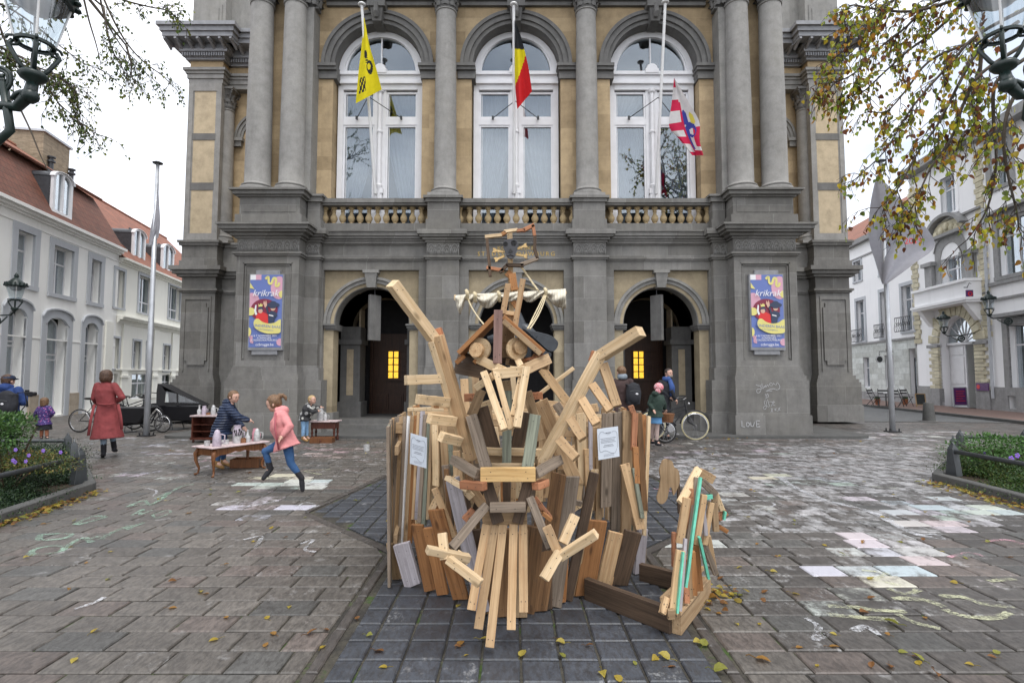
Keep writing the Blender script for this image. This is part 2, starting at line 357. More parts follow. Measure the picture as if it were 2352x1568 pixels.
# ---- heights
Z = dict(sub=ZP(954,14.1), pl=ZP(873,14.15), sl=ZP(844,14.3), st=4.80, st2=4.90, fr=5.28, co=5.62, bb=5.87, br=6.38, rt=6.56, ct=12.0)
Z['ub'] = 5.93; Z['uc'] = 6.42; Z['ut'] = 6.62
CAPH = .78
def side(s):
    xi = sx(s, 682, YP); xo = sx(s, 537, YP); x0, x1 = min(xi, xo), max(xi, xo)
    m = MB()
    Yb = 18.9
    m.box(x0-.16, x1+.16, YP-.24, Yb, ZPL, Z['sub']); m.box(x0-.12, x1+.12, YP-.2, Yb, Z['sub'], Z['pl'])
    for a, b, p in ((0, .35, .10), (.35, .6, .06), (.6, 1, .03)): m.box(x0-p, x1+p, YP-p-.02, Yb, Z['pl']+(Z['sl']-Z['pl'])*a, Z['pl']+(Z['sl']-Z['pl'])*b)
    # dado with sunk panel
    fx0 = x0 + (x1-x0)*.10; fx1 = x1 - (x1-x0)*.10; zt = ZP(603, YP); zb = ZP(838, YP)+.12
    m.box(x0, x1, YP+.06, Yb, Z['sl'], Z['st']); m.box(x0, fx0, YP, YP+.06, Z['sl'], Z['st']); m.box(fx1, x1, YP, YP+.06, Z['sl'], Z['st'])
    m.box(fx0, fx1, YP, YP+.06, zt, Z['st']); m.box(fx0, fx1, YP, YP+.06, Z['sl'], zb)
    for a in (.0, .05):
        b = a + .03; m.box(fx0+a, fx0+b, YP+.0+a*.6, YP+.06, zb+a, zt-a); m.box(fx1-b, fx1-a, YP+a*.6, YP+.06, zb+a, zt-a); m.box(fx0+a, fx1-a, YP+a*.6, YP+.06, zt-b, zt-a)
    m.layers(x0, x1, YP, Yb, [(Z['st'], Z['st']+.05, .05), (Z['st']+.05, Z['st2'], .09), (Z['st2'], Z['fr'], .0), (Z['fr'], Z['fr']+.06, .05), (Z['fr']+.06, Z['fr']+.13, .14), (Z['fr']+.13, Z['fr']+.19, .27), (Z['fr']+.19, Z['co']-.05, .34), (Z['co']-.05, Z['co'], .4)])
    m.layers(x0, x1, YP, Yb, [(Z['co'], Z['ub'], .06), (Z['ub'], Z['uc'], -.02), (Z['uc'], Z['uc']+.05, .04), (Z['uc']+.05, Z['ut']-.05, .12), (Z['ut']-.05, Z['ut'], .19)])
    m.box(x0+.12, x1-.12, YP+.01, YP+.05, Z['ub']+.08, Z['uc']-.06)
    tp(m, 'pedestal', 'stone_block')
    a = MB(); acanthus(a, x0+.02, x1-.02, YP-.004, Z['st2']+.02, Z['fr']-.02, 8); tp(a, 'carved_frieze', 'stone_light', smooth=True)
    # stepped return between pedestal and bay
    q0 = x1 if s < 0 else x0; q1 = sx(s, 729, YS); r0, r1 = min(q0, q1), max(q0, q1)
    m = MB(); g = .1 if s < 0 else 0; h = .1 if s > 0 else 0
    m.box(r0-h*2, r1+g*2, YS-.16, YB+.3, ZPL, Z['sub']); m.box(r0-h*1.6, r1+g*1.6, YS-.12, YB+.3, Z['sub'], Z['pl']); m.box(r0-h*.6, r1+g*.6, YS-.05, YB+.3, Z['pl'], Z['sl'])
    m.box(r0, r1, YS, YB+.3, Z['sl'], Z['st'])
    m.layers(r0, r1, YS, YB+.3, [(Z['st'], Z['st']+.05, .05), (Z['st']+.05, Z['st2'], .09), (Z['st2'], Z['fr'], 0), (Z['fr'], Z['fr']+.06, .05), (Z['fr']+.06, Z['fr']+.13, .1), (Z['fr']+.13, Z['fr']+.19, .18), (Z['fr']+.19, Z['co'], .24), (Z['co'], Z['ub'], .03), (Z['ub'], Z['uc'], -.02), (Z['uc'], Z['ut']-.06, .05), (Z['ut']-.06, Z['ut'], .1)])
    tp(m, 'pilaster', 'stone_block'); a = MB(); acanthus(a, r0+.02, r1-.02, YS-.004, Z['st2']+.02, Z['fr']-.02, 2); tp(a, 'carved_frieze', 'stone_light', smooth=True)
    # upper storey: double columns, ochre wall, grey pilaster
    xa, xb = sx(s, 592, 14.85, 410), sx(s, 670, 14.85, 410)
    for xx in (xa, xb): column(xx, 14.85, Z['ut']-.02, 12.95, .345, .30, CAPH)
    xr = sx(s, 714, 14.8, 200); xl = sx(s, 574, 15.2, 300)
    m = MB(); m.box(min(xl, xr) + (.012 if s > 0 else 0), max(xl, xr) - (.012 if s < 0 else 0), 15.22, 19, Z['ut'], 13.0); tp(m, 'wall', 'ochre')
    q = sx(s, 690, 14.9, 200); m = MB(); m.box(min(q, xr), max(q, xr), 14.92, 15.7, Z['ut']+.22, 12.95-CAPH); m.box(min(q, xr)-.03, max(q, xr)+.03, 14.88, 15.7, Z['ut'], Z['ut']+.12); m.box(min(q, xr)-.015, max(q, xr)+.015, 14.9, 15.7, Z['ut']+.12, Z['ut']+.22)
    e = xr + (.0 if s < 0 else 0); m.box(min(xr-s*.0, xr-s*.12), max(xr, xr-s*.12), 15.02, 15.5, Z['ut'], 12.95-CAPH) if False else None
    p = tp(m, 'pilaster', 'stone'); c = MB(); capital(c, (q+xr)/2, 15.1, 12.95-CAPH, 12.95, .26, sq=True); c.build('capital', ['stone_dark'], p)
both(side)
# ---- three lower bays
for i in (-1, 0, 1):
    cx = XC + SP*i; hw = SP/2
    zs = 3.04; r = 1.07; px0 = cx - 1.335; px1 = cx + 1.335; zpt = 4.55
    m = MB(); bx0 = cx-hw+.33 if i > -1 else cx - 1.62; bx1 = cx+hw-.33 if i < 1 else cx + 1.62
    m.box(bx0, px0, YB, YR+.02, ZPL, zpt); m.box(px1, bx1, YB, YR+.02, ZPL, zpt); m.box(bx0, bx1, YB, YR+.6, zpt, Z['st'])
    m.box(bx0, bx1, YB-.02, YB+.1, Z['sl']-.3, Z['sl']-.22) if False else None
    m.layers(bx0, bx1, YB, YR+.6, [(Z['st'], Z['st']+.05, .03), (Z['st']+.05, Z['st2'], .06), (Z['st2'], Z['fr']-.03, -.0), (Z['fr']-.03, Z['fr'], .04), (Z['fr'], Z['fr']+.07, .08), (Z['fr']+.13, Z['fr']+.2, .16), (Z['fr']+.2, Z['co']-.03, .2), (Z['fr']+.07, Z['fr']+.13, .11), (Z['co']-.03, Z['co'], .24)])
    tp(m, 'entablature', 'stone_block')
    m = MB(); m.archwall(px0, px1, ZPL+.42, zpt, cx, r-.0, zs, YR, YR+.45, 28); p = tp(m, 'arch_panel', 'cream')
    m = MB()
    for s in (-1, 1):
        a, b = cx + s*(r-.04), cx + s*1.335
        m = MB(); m.box(min(a,b), max(a,b), YR-.05, YR+.5, ZPL, ZPL+.5); m.build('plinth', ['stone'], p)
    m = MB()
    for r0, r1, y in ((r-.02, r+.10, YR+.02), (r+.09, r+.20, YR-.04), (r+.19, r+.265, YR-.09)): m.ring(cx, zs, r0, r1, y, YR+.44, 36)
    kz = zs + r
    m.hexa([(cx-.12, YR-.14, kz-.05), (cx+.12, YR-.14, kz-.05), (cx+.12, YR+.3, kz-.05), (cx-.12, YR+.3, kz-.05), (cx-.17, YR-.2, zpt-.09), (cx+.17, YR-.2, zpt-.09), (cx+.17, YR+.3, zpt-.09), (cx-.17, YR+.3, zpt-.09)])
    m.box(cx-.22, cx+.22, YR-.22, YR+.2, zpt-.09, zpt-.001)
    tp(m, 'arch_ring', 'stone', auto=30)
    m = MB()
    for s in (-1, 1):
        a, b = cx + s*(r-.09), cx + s*1.334; x0, x1 = min(a,b), max(a,b); m = MB()
        m.box(x0+.05, x1, YR-.05, YR+.5, zs-.17, zs-.12); m.box(x0+.02, x1, YR-.09, YR+.52, zs-.12, zs-.05); m.box(x0, x1, YR-.13, YR+.54, zs-.05, zs-.002); tp(m, 'impost', 'stone_dark')
    # balustrade
    zb = Z['bb']; m = MB(); b0, b1 = bx0 + .12, bx1 - .12
    if i > -1: b0 = cx - hw + .3
    if i < 1: b1 = cx + hw - .3
    m.box(b0-.1, b1+.1, YB-.04, YB+.36, Z['co'], zb); m.box(b0-.1, b1+.1, YB-.08, YB+.38, Z['br'], Z['br']+.06); m.box(b0-.1, b1+.1, YB-.12, YB+.42, Z['br']+.06, Z['rt'])
    rail = tp(m, 'balustrade', 'stone_block'); nb = 13; h = Z['br']-zb
    prof = [(.085,0),(.085,.07),(.05,.09),(.045,.13),(.075,.2),(.1,.32),(.1,.42),(.075,.52),(.05,.62),(.042,.7),(.06,.74),(.06,.78),(.045,.8),(.07,.88),(.085,.9),(.085,1)]
    first = None
    for k in range(nb):
        bxk = b0 + (b1-b0)*(k+.5)/nb
        if first is None:
            m = MB(); m.lathe([(a, zb + q*h) for a, q in prof], (bxk, YB+.16, 0), 14); first = m.build('baluster', ['baluster'], rail, auto=35); fx = bxk
        else:
            c = first.copy(); COL.objects.link(c); c.parent = rail; c.location = (bxk-fx, 0, 0)
    # upper window wall
    zs2 = ZP(151, YU); m = MB(); m.archwall(cx-hw if i > -1 else cx-hw+.1, cx+hw if i < 1 else cx+hw-.1, Z['co'], 12.95, cx, 1.31, zs2, YU, YU+.5, 36); tp(m, 'wall', 'ochre')
    m = MB()
    for r0, r1, y in ((1.28, 1.40, YU-.03), (1.39, 1.55, YU-.09), (1.54, 1.64, YU-.15)): m.ring(cx, zs2, r0, r1, y, YU+.345, 40)
    zk = zs2+1.28; m.hexa([(cx-.13, YU-.24, zk-.06), (cx+.13, YU-.24, zk-.06), (cx+.13, YU+.3, zk-.06), (cx-.13, YU+.3, zk-.06), (cx-.2, YU-.34, 12.42), (cx+.2, YU-.34, 12.42), (cx+.2, YU+.3, 12.42), (cx-.2, YU+.3, 12.42)])
    m.box(cx-.26, cx+.26, YU-.38, YU+.2, 12.3, 12.5)
    m.tube([(cx, YU-.3, zk+.02), (cx, YU-.36, zk+.12), (cx, YU-.36, zk+.4)], [.07, .09, .06], 8)
    tp(m, 'arch_ring', 'stone_dark', auto=30)
    m = MB()
    for s in (-1, 1):
        a, b = cx + s*1.2, cx + s*(hw-.25); x0, x1 = min(a,b), max(a,b); m = MB()
        m.box(x0+.07, x1, YU-.06, YU+.42, zs2-.42, zs2-.3); m.box(x0+.06, x1, YU-.04, YU+.42, zs2-.3, zs2-.18); m.box(x0+.03, x1, YU-.12, YU+.44, zs2-.18, zs2-.09); m.box(x0, x1, YU-.17, YU+.46, zs2-.09, zs2-.002); tp(m, 'impost', 'stone_dark')
    # window
    Yw = YU + .34; m = MB(); W0, W1 = cx-1.27, cx+1.27; zbm = Z['co']+.05
    zt0, zt1 = ZP(207, Yw), ZP(168, Yw)
    m.box(W0, W0+.16, Yw, Yw+.16, zbm, zt1); m.box(W1-.16, W1, Yw, Yw+.16, zbm, zt1)
    m.box(W0+.155, W1-.155, Yw-.02, Yw+.16, zt0, zt0+.16); m.box(W0+.01, W1-.01, Yw-.1, Yw+.16, zt0+.16, zt0+.24); m.box(W0+.01, W1-.01, Yw-.05, Yw+.16, zt0+.24, zt1-.1); m.box(W0+.01, W1-.01, Yw-.12, Yw+.16, zt1-.1, zt1)
    m.ring(cx, zt1, 1.1, 1.27, Yw, Yw+.16, 40, rz=(zs2+1.27-zt1)/1.27); m.ring(cx, zt1, 1.04, 1.11, Yw+.04, Yw+.16, 40, rz=(zs2+1.19-zt1)/1.11); m.box(cx-.02, cx+.02, Yw+.06, Yw+.12, zt1, zs2+1.1)
    m.box(cx-.17, cx+.17, Yw+.02, Yw+.16, zbm, zt0)                        # central mullion
    m.lathe([(.08, zbm+.9), (.09, zbm+1.5), (.10, zbm+1.52), (.10, zbm+1.56), (.075, zbm+1.6), (.07, zt0-1.35), (.09, zt0-1.33), (.09, zt0-1.28), (.07, zt0-1.25), (.06, zt0-.12), (.1, zt0-.08), (.11, zt0)], (cx, Yw-.02, 0), 12)
    m.box(cx-.13, cx+.13, Yw-.1, Yw+.02, zbm+1.3, zbm+1.45); m.box(cx-.1, cx+.1, Yw-.08, Yw+.02, zbm+.9, zbm+1.3)
    m.box(cx-.2, cx+.2, Yw-.14, Yw, zt1-.06, zt1+.06); m.lathe([(.2, 0), (.2, .08)], (cx, Yw-.05, zt1+.06), 20, axis='y', a0=0, a1=pi); m.ring(cx, zt1+.06, 0.0, .17, Yw-.12, Yw, 16)
    zu0, zu1 = ZP(271, Yw), ZP(214, Yw); zl1 = ZP(286, Yw)
    for s in (-1, 1):
        g0, g1 = (W0+.16, cx-.17) if s < 0 else (cx+.17, W1-.16)
        m.box(g0, g1, Yw+.03, Yw+.14, zl1, zu0)
        for z0, z1 in ((zbm, zl1), (zu0, zu1+.05)):
            m.box(g0, g0+.06, Yw+.05, Yw+.13, z0, z1); m.box(g1-.06, g1, Yw+.05, Yw+.13, z0, z1); m.box(g0, g1, Yw+.052, Yw+.128, z1-.06, z1); m.box(g0, g1, Yw+.052, Yw+.128, z0, z0+.06)
            m.box(g0+.08, g0+.095, Yw+.09, Yw+.13, z0, z1)
    fr = tp(m, 'window', 'white_paint', auto=30)
    g = MB()
    for s in (-1, 1):
        g0, g1 = (W0+.2, cx-.2) if s < 0 else (cx+.2, W1-.2)
        g.box(g0, g1, Yw+.10, Yw+.104, zbm+.05, zl1-.05); g.box(g0, g1, Yw+.10, Yw+.104, zu0+.05, zu1)
    pts = [(cx + 1.1*cos(pi*k/30), Yw+.1, zt1 + (zs2+1.15-zt1)*sin(pi*k/30)) for k in range(31)]; g.prism(pts, (0, .004, 0))
    g.build('pane', ['glass'], fr)
    # curtains: pleated sheets
    def drape(xa, xb, z0, z1, gather, sd):
        c = MB(); n = 40; rows = 10; vs = []
        for j in range(rows+1):
            q = j/rows; wsc = 1 - gather * (1-q)**1.2
            for k in range(n+1):
                u = k/n; x = (xa + (xb-xa)*u*wsc) if sd < 0 else (xb - (xb-xa)*(1-u)*wsc)
                vs.append((x, Yw+.34 + .03*sin(u*46 + .6*sin(q*3)), z0 + (z1-z0)*q))
        c.add(vs, [(j*(n+1)+k, j*(n+1)+k+1, (j+1)*(n+1)+k+1, (j+1)*(n+1)+k) for j in range(rows) for k in range(n)])
        return c.build('curtain', ['curtain'], fr, smooth=True)
    ga = {-1: (.9, .7), 0: (.72, .72), 1: (.8, .95)}[i]
    drape(W0+.12, cx-.1, zbm, zl1+.05, ga[0], -1); drape(cx+.1, W1-.12, zbm, zl1+.05, ga[1], 1)
    drape(W0+.12, cx-.1, zu0-.05, zu1+.1, {-1:.5,0:.0,1:.6}[i], -1); drape(cx+.1, W1-.12, zu0-.05, zu1+.1, {-1:.4,0:0,1:.97}[i], 1)
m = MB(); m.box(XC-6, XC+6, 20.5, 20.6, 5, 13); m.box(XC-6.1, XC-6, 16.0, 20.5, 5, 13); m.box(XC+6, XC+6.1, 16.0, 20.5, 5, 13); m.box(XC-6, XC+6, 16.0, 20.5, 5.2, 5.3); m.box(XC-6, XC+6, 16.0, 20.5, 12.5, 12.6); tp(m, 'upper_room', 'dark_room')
# ---- pilasters between the bays, inner columns
for i in (-1, 1):
    cx = XC + SP*.5*i; h = .45; m = MB()
    m.box(cx-h-.1, cx+h+.1, YS-.16, YB+.3, ZPL, Z['sub']); m.box(cx-h-.07, cx+h+.07, YS-.12, YB+.3, Z['sub'], Z['pl']); m.box(cx-h-.03, cx+h+.03, YS-.04, YB+.3, Z['pl'], Z['sl']); m.box(cx-h, cx+h, YS, YB+.3, Z['sl'], Z['st'])
    m.layers(cx-h, cx+h, YS, YB+.3, [(Z['st'], Z['st']+.05, .04), (Z['st']+.05, Z['st2'], .08), (Z['st2'], Z['fr'], 0), (Z['fr'], Z['fr']+.06, .04), (Z['fr']+.06, Z['fr']+.13, .1), (Z['fr']+.13, Z['fr']+.19, .18), (Z['fr']+.19, Z['co'], .23), (Z['co'], Z['ub'], .03), (Z['ub'], Z['uc'], -.01), (Z['uc'], Z['ut']-.1, .04), (Z['ut']-.1, Z['ut']-.03, .1)])
    tp(m, 'pilaster', 'stone_block'); a = MB(); acanthus(a, cx-h+.02, cx+h-.02, YS-.004, Z['st2']+.02, Z['fr']-.02, 4); tp(a, 'carved_frieze', 'stone_light', smooth=True)
    column(cx, 15.13, Z['ut']-.05, 12.92, .32, .285, CAPH)
m = MB(); m.layers(XC-5.9, XC+5.9, 14.7, 19, [(12.94, 13.2, .0), (13.2, 13.35, .05), (13.35, 13.5, 0), (13.5, 13.8, .5), (13.8, 14.2, .7)])
m.box(XC-7.4, XC-5.9, 14.45, 19, 12.96, 14.2); m.box(XC+5.9, XC+7.4, 14.45, 19, 12.96, 14.2); m.box(XC-5.6, XC+5.6, 15.3, 15.45, 12.5, 12.93); m.box(XC-5.6, XC+5.6, 15.22, 15.45, 12.62, 12.93)
tp(m, 'upper_entablature', 'stone_dark')
# letters on the frieze
def textmesh(body, size, mat, name, parent, loc, ext=.008, align='CENTER', rot=(pi/2,0,0), shear=0, bold=0, world=True, spacing=1):
    cu = bpy.data.curves.new(name, 'FONT'); cu.body = body; cu.size = size; cu.extrude = ext; cu.align_x = align; cu.align_y = 'CENTER'; cu.shear = shear; cu.offset = bold; cu.space_character = spacing; cu.resolution_u = 2
    t = bpy.data.objects.new(name, cu); COL.objects.link(t); dg = bpy.context.evaluated_depsgraph_get(); me = bpy.data.meshes.new_from_object(t.evaluated_get(dg)); bpy.data.objects.remove(t)
    me.materials.clear(); me.materials.append(M[mat]); off = ROOTLOC.get(parent.name, Vector((0,0,0))) if parent and world else Vector((0,0,0))
    me.transform(Matrix.Translation(Vector(loc) - off) @ Euler(rot).to_matrix().to_4x4()); me.name = name
    o = bpy.data.objects.new(name, me); COL.objects.link(o); o.parent = parent; return o
textmesh('KONINKLIJKE', .15, 'gold', 'lettering', theatre, (XC-.02, YB-.003, 5.165), spacing=1.15)
textmesh('STADSSCHOUWBURG', .17, 'gold', 'lettering', theatre, (XC, YB-.003, 5.0), spacing=1.4)
# ---- vestibule
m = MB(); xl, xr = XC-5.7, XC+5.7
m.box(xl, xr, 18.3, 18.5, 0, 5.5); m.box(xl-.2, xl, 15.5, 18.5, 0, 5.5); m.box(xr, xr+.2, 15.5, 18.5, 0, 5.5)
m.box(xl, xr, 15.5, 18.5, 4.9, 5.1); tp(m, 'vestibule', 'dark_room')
m = MB(); m.box(xl, xr, 15.5, 18.4, 0, .2); m.box(xl, xr, 15.75, 18.4, .2, .33); tp(m, 'steps', 'stone_dark')
for i in (-1, 1):
    cx = XC + SP*i
    for s in (-1, 1):
        q = cx + s*1.02; m = MB(); m.box(q-.3, q+.3, 16.6, 17.2, .33, 3.1); m.box(q-.36, q+.36, 16.54, 17.25, .33, .8); m.box(q-.36, q+.36, 16.52, 17.25, 2.55, 2.7); p = tp(m, 'pier', 'stone_dark')
        c = MB(); c.box(q-.1, q+.1, 16.59, 16.61, 1.0, 2.4); c.build('inset_panel', ['cream_plain'], p)
        m = MB(); m.box(q-.25*s-.02, q-.25*s+.02, 16.7, 17.2, 2.7, 4.5); m.ring(cx, 3.0, 1.0, 1.35, 16.7, 17.1, 20); tp(m, 'inner_arch', 'cream_plain')
    m = MB(); d0 = cx-.70 if i < 0 else cx-.44; d1 = d0+1.2
    m.box(d0, d1, 18.15, 18.28, .33, 3.0); m.box(d0-.1, d0, 18.1, 18.3, .33, 3.1); m.box(d1, d1+.1, 18.1, 18.3, .33, 3.1)
    for k in range(2):
        a = d0+.08+k*.5; m.box(a, a+.44, 18.11, 18.16, .45, 1.0); m.box(a+.05, a+.39, 18.08, 18.12, .52, .93)
    ax = d0 + (.5 if i < 0 else .30); m.box(ax-.12, ax+.75, 18.04, 18.16, 1.42, 1.5)
    door = tp(m, 'door', 'dark_wood'); a = MB(); a.box(ax, ax+.37, 18.1, 18.14, 1.5, 2.4); a.build('amber_pane', ['amber'], door)
    b = MB()
    for k in range(3): b.box(ax-.02+k*.185, ax+.015+k*.185, 18.06, 18.12, 1.5, 2.4)
    for k in range(5): b.box(ax-.02, ax+.7, 18.065, 18.115, 1.5+k*.23-.014, 1.5+k*.23+.014)
    b.build('glazing_bars', ['dark_wood'], door)
# ---- wings
def wing(s):
    yw = YW; xo = sx(s, 412, yw); xi = sx(s, 490, yw); x0, x1 = min(xo, xi), max(xo, xi)
    inn = sx(s, 560, yw+.4); r0, r1 = (x1, inn) if s < 0 else (inn, x0)
    zz = lambda py: ZP(py, yw)
    for (a, b, y, nm) in ((x0, x1, yw, 'corner_pier'), (r0, r1, yw+.4, 'wing_wall')):
        m = MB(); Yb = 30 if nm == 'corner_pier' else 20
        L = [(ZPL, zz(930), .2), (zz(930), zz(877), .17), (zz(877), zz(870), .12), (zz(870), zz(862), .06), (zz(862), zz(672), 0), (zz(672), zz(668), .05), (zz(668), zz(663), .1), (zz(663), zz(636), .0), (zz(636), zz(630), .12), (zz(630), zz(622), .22), (zz(622), zz(613), .3), (zz(613), zz(599), .08), (zz(599), zz(564), .03), (zz(564), zz(558), .1), (zz(558), zz(553), .14)]
        for z0, z1, p in L: m.box(a-p, b+p, y-p, Yb, z0, z1)
        if nm == 'corner_pier':
            tp(m, nm, 'stone_block'); m = MB(); m.box(a, b, y+.03, Yb, zz(553), zz(192)); e = .16
            m.box(a, a+e, y-.03, y+.03, zz(553)+.001, zz(192)); m.box(b-e, b, y-.03, y+.03, zz(553), zz(192)); m.box(a+e, b-e, y-.03, y+.03, zz(210), zz(192)); m.box(a+e, b-e, y-.03, y+.03, zz(553), zz(536))
            m.box(a+e, a+e+.04, y-.01, y+.03, zz(536), zz(210)); m.box(b-e-.04, b-e, y-.01, y+.03, zz(536), zz(210))
            tp(m, 'pier_shaft', 'stone_col'); m = MB()
            c0, c1 = a+.2, b-.2; m.box(a+.12, b-.12, y-.03, y, zz(688), zz(680)); m.box(a+.12, a+.16, y-.03, y, zz(852), zz(688)); m.box(b-.16, b-.12, y-.03, y, zz(852), zz(688)); m.box(c0+.08, c1-.08, y-.05, y, zz(838), zz(696)); m.box(c0, c1, y-.049, y, zz(828), zz(706))
        else:
            m.box(a, b, y+.35, Yb, zz(553), zz(192))
        tp(m, 'sunk_panel' if nm == 'corner_pier' else nm, 'stone_block' if nm == 'corner_pier' else 'stone')
        m = MB(); m.layers(a, b, y, Yb, [(zz(192), zz(182), .02), (zz(182), zz(172), .06), (zz(172), zz(166), .1), (zz(166), zz(160), .16)]); tp(m, 'architrave', 'stone_light')
        m = MB(); m.box(a, b, y+.01, Yb, zz(160), zz(141)); tp(m, 'ochre_frieze', 'ochre')
        m = MB(); m.layers(a, b, y, Yb, [(zz(141), zz(137), .1), (zz(137), zz(127), .12), (zz(127), zz(121), .25), (zz(121), zz(108), .2), (zz(108), zz(98), .62), (zz(98), zz(88), .68), (zz(88), zz(80), .76)])
        zd = zz(136)
        nn = int((b-a+.4)/.085)
        for k in range(nn):
            q = a-.18+k*(b-a+.36)/nn; m.box(q, q+.05, y-.22, y-.1, zz(136), zz(128))
        nm2 = max(3, int((b-a+1.2)/.3))
        for k in range(nm2):
            q = a-.55+k*(b-a+1.1)/(nm2-1); 
            if nm == 'wing_wall' and (q < a-.05 or q > b+.05): continue
            m.box(q-.055, q+.055, y-.55, y-.1, zz(108)-.1, zz(108)); m.tube([(q, y-.62, zz(108)-.05), (q, y-.4, zz(108)-.13), (q, y-.2, zz(108)-.22)], .05, 6)
        tp(m, 'cornice', 'lead')
        m = MB(); m.layers(a, b, y+.05, Yb-.5, [(zz(80), zz(65), .05), (zz(65), 16.6, 0)])
        if nm == 'corner_pier': m.box(a+.12, b-.12, y+.02, y+.05, zz(54), zz(10)); m.box(a+.22, b-.22, y, y+.05, zz(48), zz(18))
        tp(m, 'attic', 'stone')
    # ochre panels
    m = MB(); m.box(x0+.2, x1-.2, yw+.0, yw+.04, zz(536), zz(210)); p = tp(m, 'ochre_panel', 'cream_plain')
    for za, zb_ in ((437, 420), (322, 307)): m = MB(); m.box(x0+.16, x1-.16, yw-.02, yw+.04, zz(za), zz(zb_)); m.build('band', ['stone_dark'], p)
    # ochre wall with blind arch, small column
    m = MB(); xx0, xx1 = (x1, sx(s, 640, 18.9)) if s < 0 else (sx(s, 640, 18.9), x0); m.box(xx0, xx1, 18.88, 20, zz(553), zz(192)); m.box(xx0+.01, xx1-.01, 18.7, 20, 0, zz(553)-.01); m.box(xx0, xx1, 18.75, 20, 13.5, 16); tp(m, 'wall', 'ochre')
    ca = sx(s, 605, 18.88, 330); m = MB(); zs = ZP(320, 18.88)
    for r0_, r1_, y in ((.72, .82, 18.83), (.81, .93, 18.8), (.92, 1.0, 18.76)): m.ring(ca, zs, r0_, r1_, y, 18.89, 24)
    q = ca + s*.87*-1*(-1) ; q = ca + (.0 if 0 else 0) + s*.9
    m.box(q-.22, q+.22, 18.7, 18.9, zs-.12, zs-.004); m.box(q-.16, q+.16, 18.76, 18.9, zs-.3, zs-.12); tp(m, 'blind_arch', 'stone')
    cc = sx(s, 522, 18.62, 300); column(cc, 18.62, zz(556), zz(194), .25, .215, .75)
both(wing)
# parapet piece and back wall mass
m = MB(); m.box(XC-8.5, XC+8.5, 19.0, 30, 0, 16); tp(m, 'rear_mass', 'stone_dark')
# ================================================================ GROUND
def m_slab(name):
    m, t, b = newmat(name); co = objco(t)
    a = node(t, 'ShaderNodeAttribute', attribute_name='col'); k = node(t, 'ShaderNodeAttribute', attribute_name='chk')
    n1 = noise(t, mapped(t, co, (1, 1, 1)), 9, 8, .7); n2 = noise(t, mapped(t, co, (26, 9, 1), (0, 0, .5)), 1.5, 6, .7); big = noise(t, co, .45, 5, .6)
    c = mixc(t, 1, a.outputs['Color'], ramp(t, n1, [(.25, .62), (.5, 1), (.8, 1.35)]), 'MULTIPLY')
    c = mixc(t, ramp(t, n2, [(.42, .5), (.56, 0)]), c, (.026, .023, .021))
    c = mixc(t, 1, c, ramp(t, big, [(.3, .72), (.55, 1.05), (.75, 1.25)]), 'MULTIPLY')
    sp = noise(t, co, 3.2, 9, .75); c = mixc(t, ramp(t, sp, [(.60, 0), (.70, .5)]), c, (.36, .355, .355))
    # chalk pigment where it was rubbed on
    cn = noise(t, mapped(t, co, (1, .7, 1), (0, 0, .3)), 5.5, 12, .78); sub = node(t, 'ShaderNodeMath', operation='SUBTRACT'); t.links.new(k.outputs['Alpha'], sub.inputs[0]); t.links.new(cn, sub.inputs[1])
    mul = node(t, 'ShaderNodeMath', operation='MULTIPLY'); t.links.new(sub.outputs[0], mul.inputs[0]); mul.inputs[1].default_value = 6.5; mul.use_clamp = True
    ml2 = node(t, 'ShaderNodeMath', operation='MULTIPLY'); t.links.new(mul.outputs[0], ml2.inputs[0]); ml2.inputs[1].default_value = .68
    c = mixc(t, ml2.outputs[0], c, k.outputs['Color'])
    t.links.new(c, b.inputs['Base Color'])
    t.links.new(ramp(t, n1, [(.3, .34), (.7, .62)]), b.inputs['Roughness']); b.inputs['Specular IOR Level'].default_value = .5
    bump(t, b, mixc(t, .6, n1, n2), .7, .009); return m
M['slab'] = m_slab('paving_slab')
def m_joint():
    m, t, b = newmat('paving_joint'); co = objco(t); n = noise(t, co, 2.2, 6, .7); n2 = noise(t, co, 40, 4)
    c = ramp(t, n, [(.42, (.028, .025, .021)), (.56, (.06, .054, .04)), (.62, (.035, .065, .010))]); c = mixc(t, 1, c, ramp(t, n2, [(.3, .6), (.7, 1.3)]), 'MULTIPLY')
    t.links.new(c, b.inputs['Base Color']); b.inputs['Roughness'].default_value = .95; bump(t, b, n2, .6, .01); return m
M['joint'] = m_joint()
M['kerb'] = m_stone('kerb_stone', (.10, .10, .097), stain=.3)
M['road'] = m_stone('road_setts', (.13, .135, .14), block=(.16, .12), joint=.6)
M['brick_walk'] = m_plain('brick_walk', (.17, .11, .09), .85, .25, 12)
def m_chalk(name, c):
    m, t, b = newmat(name); o = [n for n in t.nodes if n.type == 'OUTPUT_MATERIAL'][0]; co = objco(t)
    n = noise(t, co, 45, 6, .8); n2 = noise(t, co, 6, 4); f = mixc(t, .35, n, n2)
    b.inputs['Base Color'].default_value = rgb(c); b.inputs['Roughness'].default_value = 1; b.inputs['Specular IOR Level'].default_value = 0
    tr = t.nodes.new('ShaderNodeBsdfTransparent'); ms = t.nodes.new('ShaderNodeMixShader'); t.links.new(ramp(t, f, [(.44, 1), (.62, .15)]), ms.inputs[0])
    t.links.new(b.outputs[0], ms.inputs[1]); t.links.new(tr.outputs[0], ms.inputs[2]); t.links.new(ms.outputs[0], o.inputs[0]); return m
